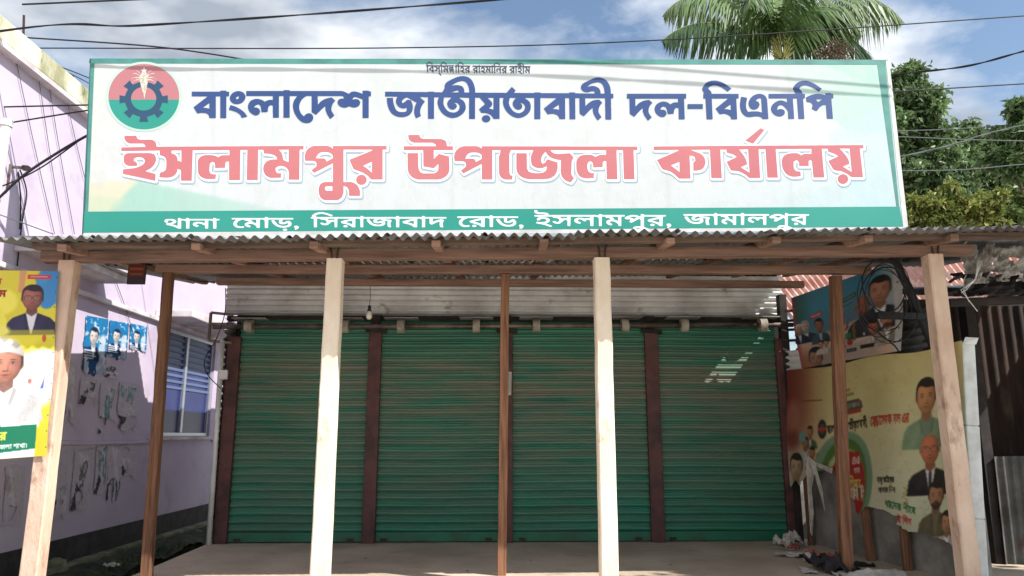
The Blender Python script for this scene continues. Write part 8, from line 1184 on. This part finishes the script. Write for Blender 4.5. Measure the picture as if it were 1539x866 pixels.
# ================================================================== TREES
def leaves(b, cols, centre, rad, n, size, palette, squash=(1, 1, .8)):
    c = np.array(centre); sq = np.array(squash)
    d = rng.normal(size=(n, 3)); d /= np.linalg.norm(d, axis=1)[:, None]; r = rad*np.abs(rng.normal(size=n))*.55
    pos = c+d*r[:, None]*sq
    ax = rng.normal(size=(n, 3))+d*.5; ax[:, 2] -= .55; ax /= np.linalg.norm(ax, axis=1)[:, None]
    nr = rng.normal(size=(n, 3))*.8+np.array([0, 0, .7]); sd = np.cross(ax, nr); sd /= np.linalg.norm(sd, axis=1)[:, None]; up3 = np.cross(sd, ax)
    s = size*(.55+.8*rng.random(n))[:, None]; wd = .20+.1*rng.random(n)[:, None]
    v0 = pos; v1 = pos+ax*s*.45+sd*s*wd+up3*s*.07; v2 = pos+ax*s-up3*s*.1; v3 = pos+ax*s*.45-sd*s*wd+up3*s*.07
    base = len(b.v); arr = np.stack([v0, v1, v2, v3], 1).reshape(-1, 3); b.v += [Vector(p) for p in arr]
    b.f += [(base+4*i, base+4*i+1, base+4*i+2, base+4*i+3) for i in range(n)]
    pal = np.array(palette); k = pal[rng.integers(0, len(pal), n)]*(.7+.6*rng.random(n))[:, None]; cols.append(np.repeat(np.concatenate([k, np.ones((n, 1))], 1), 4, 0))
PAL_A = [(.115,.19,.075), (.145,.23,.09), (.085,.15,.055), (.20,.27,.125)]
PAL_B = [(.19,.23,.05), (.24,.26,.06), (.14,.19,.05), (.28,.28,.08)]
PAL_C = [(.11,.185,.065), (.07,.125,.045), (.17,.24,.10)]
def tree(name, base, clumps, n, size, pal, label, trunk_r=.16, cat='tree', squash=(1, 1, .85), group=None, sub_=16):
    """Trunk, limbs to every clump centre, twigs to many small uneven leaf sprays; sky shows between the sprays."""
    t = thing(name, tuple(base), label, cat, group); b = MB(); cols = []; tb = MB(); base = Vector(base)
    top = Vector(clumps[0][0])
    mid = base.lerp(top, .45)+Vector((random.uniform(-.2, .2), random.uniform(-.2, .2), 0))
    tb.tube([base, base.lerp(mid, .5)+Vector((.04, .03, 0)), mid], trunk_r, 9, r2=trunk_r*.6)
    for (c, r, w) in clumps:
        c = Vector(c); q = mid.lerp(c, .5)+Vector((random.uniform(-.15, .15), random.uniform(-.15, .15), -.1*r))
        tb.tube([mid, q, c], trunk_r*.4, 6, r2=trunk_r*.08)
        for s_ in range(sub_):
            dd = Vector(rng.normal(size=3)).normalized(); dist = r*random.uniform(.25, 1.08); cc = c+Vector((dd.x*squash[0], dd.y*squash[1], dd.z*squash[2]))*dist; rr = r*random.uniform(.20, .46)
            tb.tube([c, c.lerp(cc, .5)+Vector((0, 0, .05*r)), cc], trunk_r*.09, 4, r2=trunk_r*.03)
            tone = random.uniform(.75, 1.3); pl = [tuple(v*tone for v in p) for p in pal]
            leaves(b, cols, cc, rr*1.3, int(n*w/sub_*(rr/(.33*r))**1.5), size, pl, squash=(1, 1, .7))
    tb.build('trunk', M['bark'], t, smooth=True); b.build('crown', M['leaf'], t, colors=np.concatenate(cols)); return t
def P3(x, y, Y): return tuple(at(x, y, Y=Y))
def R3(px_, Y): return px_*Y/F_PX*1.04
Y = 15
tree('leafy_tree', (P3(1352,300,Y)[0], Y, 0), [(P3(1362,150,Y), R3(42,Y), 1.0), (P3(1378,185,Y), R3(38,Y), 1), (P3(1352,215,Y), R3(50,Y), 1.2), (P3(1385,250,Y), R3(42,Y), 1), (P3(1356,118,Y), R3(32,Y), .8), (P3(1385,150,Y), R3(24,Y), .6), (P3(1350,285,Y), R3(50,Y), 1.1), (P3(1300,190,Y), R3(60,Y), .6), (P3(1395,300,Y), R3(46,Y), 1.2), (P3(1402,215,Y), R3(24,Y), .6)], 3000, .15, PAL_A, 'tall dark green tree right behind the right end of the signboard', .2)
Y = 18
tree('leafy_tree', (P3(1450,300,Y)[0], Y, 0), [(P3(1452,210,Y), R3(34,Y), .9), (P3(1430,235,Y), R3(34,Y), .9), (P3(1470,245,Y), R3(40,Y), 1), (P3(1425,280,Y), R3(44,Y), 1.2), (P3(1475,290,Y), R3(40,Y), 1.1), (P3(1500,215,Y), R3(22,Y), .4), (P3(1450,260,Y), R3(46,Y), 1.2), (P3(1405,300,Y), R3(40,Y), 1), (P3(1500,270,Y), R3(36,Y), 1)], 2600, .16, PAL_A+[(.14,.20,.08)], 'bushy mid green tree between the signboard and the right edge', .18)
Y = 12
tree('shrubby_tree', (P3(1430,330,Y)[0], Y, 0), [(P3(1365,312,Y), R3(20,Y), .7), (P3(1395,308,Y), R3(24,Y), .9), (P3(1428,305,Y), R3(27,Y), 1), (P3(1455,312,Y), R3(24,Y), 1), (P3(1485,305,Y), R3(24,Y), 1), (P3(1350,330,Y), R3(20,Y), .8), (P3(1380,335,Y), R3(22,Y), .9), (P3(1415,332,Y), R3(24,Y), 1), (P3(1450,335,Y), R3(24,Y), 1), (P3(1485,332,Y), R3(24,Y), 1)], 2000, .10, PAL_B, 'low yellow-green bushy tree above the tin canopy at the right', .08)
Y = 12.6
tree('shrubby_tree', (P3(1530,330,Y)[0], Y, 0), [(P3(1520,308,Y), R3(26,Y), 1), (P3(1555,300,Y), R3(30,Y), 1), (P3(1500,325,Y), R3(20,Y), .8), (P3(1535,335,Y), R3(26,Y), 1)], 1800, .12, [(.13,.19,.05), (.10,.15,.05), (.18,.23,.08)], 'pale green bush at the right edge beyond the canopy', .08)
Y = 9.5
tree('overhanging_tree', (P3(1690,500,Y)[0], Y, 0), [(P3(1580,190,Y), R3(50,Y), 1.2), (P3(1535,170,Y), R3(24,Y), .8), (P3(1518,205,Y), R3(24,Y), .9), (P3(1545,225,Y), R3(28,Y), 1), (P3(1508,238,Y), R3(20,Y), .8), (P3(1534,258,Y), R3(18,Y), .5), (P3(1600,140,Y), R3(50,Y), 1)], 1500, .12, PAL_C, 'dark leaved branch of a tree reaching in at the right edge', .14, squash=(1, 1, .7), sub_=18)
Y = 21
tree('leafy_tree', (P3(1545,300,Y)[0], Y, 0), [(P3(1560,240,Y), R3(50,Y), 1), (P3(1540,295,Y), R3(40,Y), 1)], 1500, .2, PAL_A, 'far tree partly hidden behind the overhanging branch', .16)
tree('shade_tree', (8.6, 3.5, 0), [((8.3, 3.35, 6.3), .95, 2.2), ((8.5, 3.6, 5.2), 1.0, 1.8), ((8.2, 2.9, 5.0), 1.0, 1.6), ((8.5, 3.3, 4.2), .9, 1.2)], 3000, .2, PAL_A, 'added tree out of view to the right, put there to shade the right pillar', .18)  # unseen tree, added only to keep sun off the right pillar

# coconut palm behind the sign
PYD = 23.0; pcn = at(1168, 66, Y=PYD); palm = thing('coconut_palm', (pcn.x+.3, PYD, 0), 'coconut palm with drooping fronds rising behind the signboard', 'palm tree')
b = MB(); b.tube([(pcn.x+.3, PYD, 0), (pcn.x+.25, PYD, pcn.z*.5), (pcn.x+.05, PYD, pcn.z*.85), (pcn.x, PYD, pcn.z)], .22, 12, r2=.14); b.build('trunk', M['bark'], palm, smooth=True)
def frond(az, el, L, droop, tone, hang=.75, twist=0.0):
    b = MB(); cols = []; rr = MB(); n = 26; p = Vector(pcn); d = Vector((math.cos(az)*math.cos(el), math.sin(az)*math.cos(el), math.sin(el))); pts = []
    for i in range(n+1):
        pts.append(p.copy()); p = p+d*(L/n); d = (d+Vector((0, 0, -droop/n*(.4+1.6*i/n)))).normalized()
    rr.tube(pts, .035, 6, r2=.006)
    for i in range(3, n+1):
        for sub_ in range(4):
            f = min(n-.01, i-1+sub_/4); k = int(f); q = pts[k].lerp(pts[k+1], f-k); t = (pts[k+1]-pts[k]).normalized(); sd = t.cross(Vector((0, 0, 1))); sd = sd.normalized() if sd.length > .1 else Vector((1, 0, 0)); u = f/n
            ln = L*.30*math.sin(math.pi*min(1, .12+u*.9))**.7*random.uniform(.85, 1.1)
            for s_ in (-1, 1):
                dr = (sd*s_*random.uniform(.7, 1)+t*.55+Vector((0, 0, -hang*random.uniform(.6, 1.4)))).normalized(); w = .034*random.uniform(.8, 1.2); wv = dr.cross(t).cross(dr).normalized()*w
                m_ = q+dr*ln*.55+Vector((0, 0, -.02)); e_ = q+dr*ln+Vector((0, 0, -ln*.42*random.uniform(.5, 1.4)))
                base = len(b.v); b.v += [q-wv*.5, q+wv*.5, m_+wv, m_-wv, e_]; b.f += [(base, base+1, base+2, base+3), (base+3, base+2, base+4)]
                c = np.array(tone)*random.uniform(.75, 1.3); cols += [(*c, 1)]*5
    lf = b.build('frond', M['frond'], palm, colors=cols); rr.build('rachis', M['rachis'], lf, smooth=True)
g1, g2, g3 = (.085,.13,.045), (.05,.085,.035), (.12,.16,.06)
R_ = math.radians
g1, g2, g3 = (.085,.155,.045), (.05,.10,.035), (.135,.205,.075)
for (az, el, L, dr, tone, hang) in ((176, 58, 5.0, 2.2, g3, 1.3), (185, 27, 4.5, 1.3, g2, 1.5), (132, 72, 4.4, 1.5, g1, .9), (95, 88, 4.2, .25, (.15,.25,.06), .25), (66, 76, 4.0, .9, g2, .6), (30, 66, 4.4, 2.3, g2, 1.3), (2, 54, 5.8, 2.15, g3, 1.4), (-8, 60, 4.0, 3.2, g1, 1.2), (-75, 66, 3.4, 3.0, g1, 1.2), (-130, 58, 3.6, 3.0, g1, 1.2), (12, 36, 4.6, 1.9, g2, 1.4), (155, 80, 4.4, 1.1, g1, .6), (48, 82, 4.2, .8, g1, .5)):
    frond(R_(az), R_(el), L, dr, tone, hang)
b = MB(); cc = at(1250, 78, Y=PYD-.6)
for k in range(260):
    a = Vector(rng.normal(size=3)).normalized(); q = cc+Vector((a.x*.5, a.y*.4, a.z*.55))*random.uniform(.2, 1); e_ = q+Vector((a.x*.25, a.y*.2, -.25*random.random())); b.bar(q, e_, .03, .03, w2=.012, h2=.012)
b.build('dry_flower_stalk', M['deadleaf'], palm)
b = MB(); cc = at(1175, 78, Y=PYD-.3)
for k in range(90):
    a = Vector(rng.normal(size=3)).normalized(); q = cc+Vector((a.x*.15, a.y*.15, a.z*.5)); b.bar(q, q+Vector((a.x*.3, a.y*.2, .35*random.random()+.1)), .05, .04, w2=.02, h2=.02)
b.build('leaf_sheath', M['rachis'], palm)

# ================================================================== OVERHEAD CABLES
def cable(pts, r, label, mat='cable', sag=0.0, twist=False):
    r *= .85
    P = [Vector(p) for p in pts]; out = []
    for i in range(len(P)-1):
        m = 14
        for k in range(m+(i == len(P)-2)):
            t = k/m; p0, p1, p2, p3 = P[max(i-1, 0)], P[i], P[i+1], P[min(i+2, len(P)-1)]
            q = .5*((2*p1)+(p2-p0)*t+(2*p0-5*p1+4*p2-p3)*t*t+(3*p1-p0-3*p2+p3)*t**3); q.z -= sag*4*t*(1-t); out.append(q)
    b = MB()
    if twist:
        for ph in (0, math.pi):
            b.tube([q+Vector((0, math.cos(i*.4+ph)*r*.5, math.sin(i*.4+ph)*r*.5)) for i, q in enumerate(out)], r*.62, 6)
    else: b.tube(out, r, 6)
    return tag(b.build('power_cable', M[mat], None, smooth=True), label, 'cable', 'overhead cables')
sdn = SUN_DIR/abs(SUN_DIR.y)
def shade_from(x, y, d): return at(x, y, Y=BY-.01)+sdn*d
c1 = [Vector((-9, 7.3, 4.9)), at(0,47,Y=6.25), shade_from(170,97,.16), shade_from(420,101,.22), shade_from(700,106,.3), shade_from(1000,120,.42), shade_from(1345,142,.6)]
c1.append(c1[-1]+(c1[-1]-c1[-2])*3); cable(c1, .012, 'thick twisted cable rising to the right above the left part of the signboard', twist=True)
c2 = [shade_from(520,78,.26), shade_from(860,91,.34), shade_from(1100,108,.44), shade_from(1345,128,.58)]; c2 = [c2[0]+(c2[0]-c2[1])*1.5]+c2+[c2[-1]+(c2[-1]-c2[-2])*3]
cable(c2, .010, 'cable passing above the frame in front of the signboard')
cable([at(-60,48,Y=7.5), at(15,55,Y=7.5), at(240,71,Y=7.6), at(400,95,Y=7.8)], .010, 'thin cable sloping down from the pink house roof to behind the sign')
cable([at(-40,73,Y=8.2), at(50,72.5,Y=8.2), at(600,72,Y=8.2), at(1000,60,Y=8.2), at(1539,24,Y=8.2), at(1700,12,Y=8.2)], .009, 'long thin cable running level over the signboard and across the palm')
cable([at(1200,135,Y=8.0), at(1340,113,Y=7.6), at(1450,100,Y=7.2), at(1539,77,Y=6.8), at(1640,50,Y=6.4)], .013, 'thick cable rising to the right, highest of those right of the sign', twist=True)
cable([at(1200,146,Y=9), at(1340,138,Y=9), at(1539,126,Y=9), at(1700,116,Y=9)], .010, 'thin cable crossing the sky right of the sign, second from the top')
cable([at(1200,199,Y=9.5), at(1350,197,Y=9.5), at(1450,193,Y=9.5), at(1539,186,Y=9.5), at(1700,176,Y=9.5)], .008, 'thin grey cable against the trees right of the sign, above the crossing pair', 'cablegrey')
cable([at(1200,203,Y=8.6), at(1355,206,Y=8.6), at(1450,210,Y=8.6), at(1539,212,Y=8.6), at(1700,215,Y=8.6)], .008, 'grey cable sloping gently down to the right across the trees', 'cablegrey')
cable([at(1250,252,Y=8.3), at(1350,236,Y=8.3), at(1430,218,Y=8.3), at(1480,202,Y=8.3), at(1539,188,Y=8.3), at(1660,160,Y=8.3)], .012, 'thick pale cable climbing to the right across the trees', 'cablegrey', twist=True)
cable([at(1250,256,Y=8.9), at(1350,257,Y=8.9), at(1450,255,Y=8.9), at(1539,247,Y=8.9), at(1700,235,Y=8.9)], .008, 'lowest thin pale cable across the trees right of the sign', 'cablegrey')
cable([at(-40,162,Y=6.6), at(0,161,Y=6.6), at(131,158,Y=6.6), at(200,158,Y=6.6)], .009, 'level cable in front of the pink house, reaching the sign edge')
cable([at(-40,193,Y=6.6), at(0,187,Y=6.6), at(131,166,Y=6.6), at(200,156,Y=6.6)], .009, 'cable in front of the pink house just below the level one')
cable([at(-40,330,Y=6.5), at(0,296,Y=6.5), at(30,268,Y=6.5), at(70,240,Y=6.5), at(131,204,Y=6.5), at(190,178,Y=6.6)], .014, 'thick drooping cable in front of the pink house, left of the sign')
cable([at(-40,290,Y=6.55), at(0,281,Y=6.55), at(60,253,Y=6.55), at(131,203,Y=6.55), at(180,172,Y=6.6)], .008, 'thin cable running beside the thick drooping one on the left')
cable([at(62,92,Y=7.7), at(100,104,Y=7.7), at(145,122,Y=7.8)], .007, 'short thin cable from the pink parapet to the sign top corner')
cable([at(64,93,Y=7.7), at(110,113,Y=7.7), at(150,134,Y=7.8)], .006, 'short thin cable just below the other one at the pink parapet')
cable([at(-20,318,Y=6.5), at(0,323,Y=6.5), at(80,352,Y=6.5)], .006, 'faint thin cable sloping down behind the left end of the canopy', 'cablegrey')
w = lambda x, y: at(x, y, X=LX+.02)
for (x0, y0, x1, y1, lab) in ((18,62,82,352,'leftmost'), (55,95,95,352,'second'), (70,105,112,352,'third'), (95,125,128,270,'fourth')):
    cable([w(x0, y0), w((x0+x1)/2-1, (y0+y1)/2), w(x1, y1)], .0045, lab+' of the thin strands from the left, laid on the upper pink wall as cable shadows', 'cablegrey')  # thin tubes stand in for cable shadows on the pink wall
cable([w(27,258), w(31,300), w(30,345)], .008, 'dark wire hanging straight down from the wall bracket on the pink house')
cable([w(30,255), w(40,290), w(33,335), w(26,400)], .008, 'loose bent wire under the wall bracket on the pink house')
cable([at(268,416,Y=8.2), at(300,423,Y=8.2), at(334,424,Y=8.2)], .006, 'short wire sagging from the left wooden post to the rear beam')
cable([at(339,433,Y=8.6), at(338,470,Y=8.6), at(325,510,Y=8.6), at(308,540,Y=8.6), at(312,563,Y=8.6), at(332,584,Y=8.6)], .007, 'loose wire looping down beside the house window to the switch box')
cable([w(165,400), w(186,455), w(200,500)], .005, 'thin wire slanting down the pink wall above the blue posters', 'cablegrey')
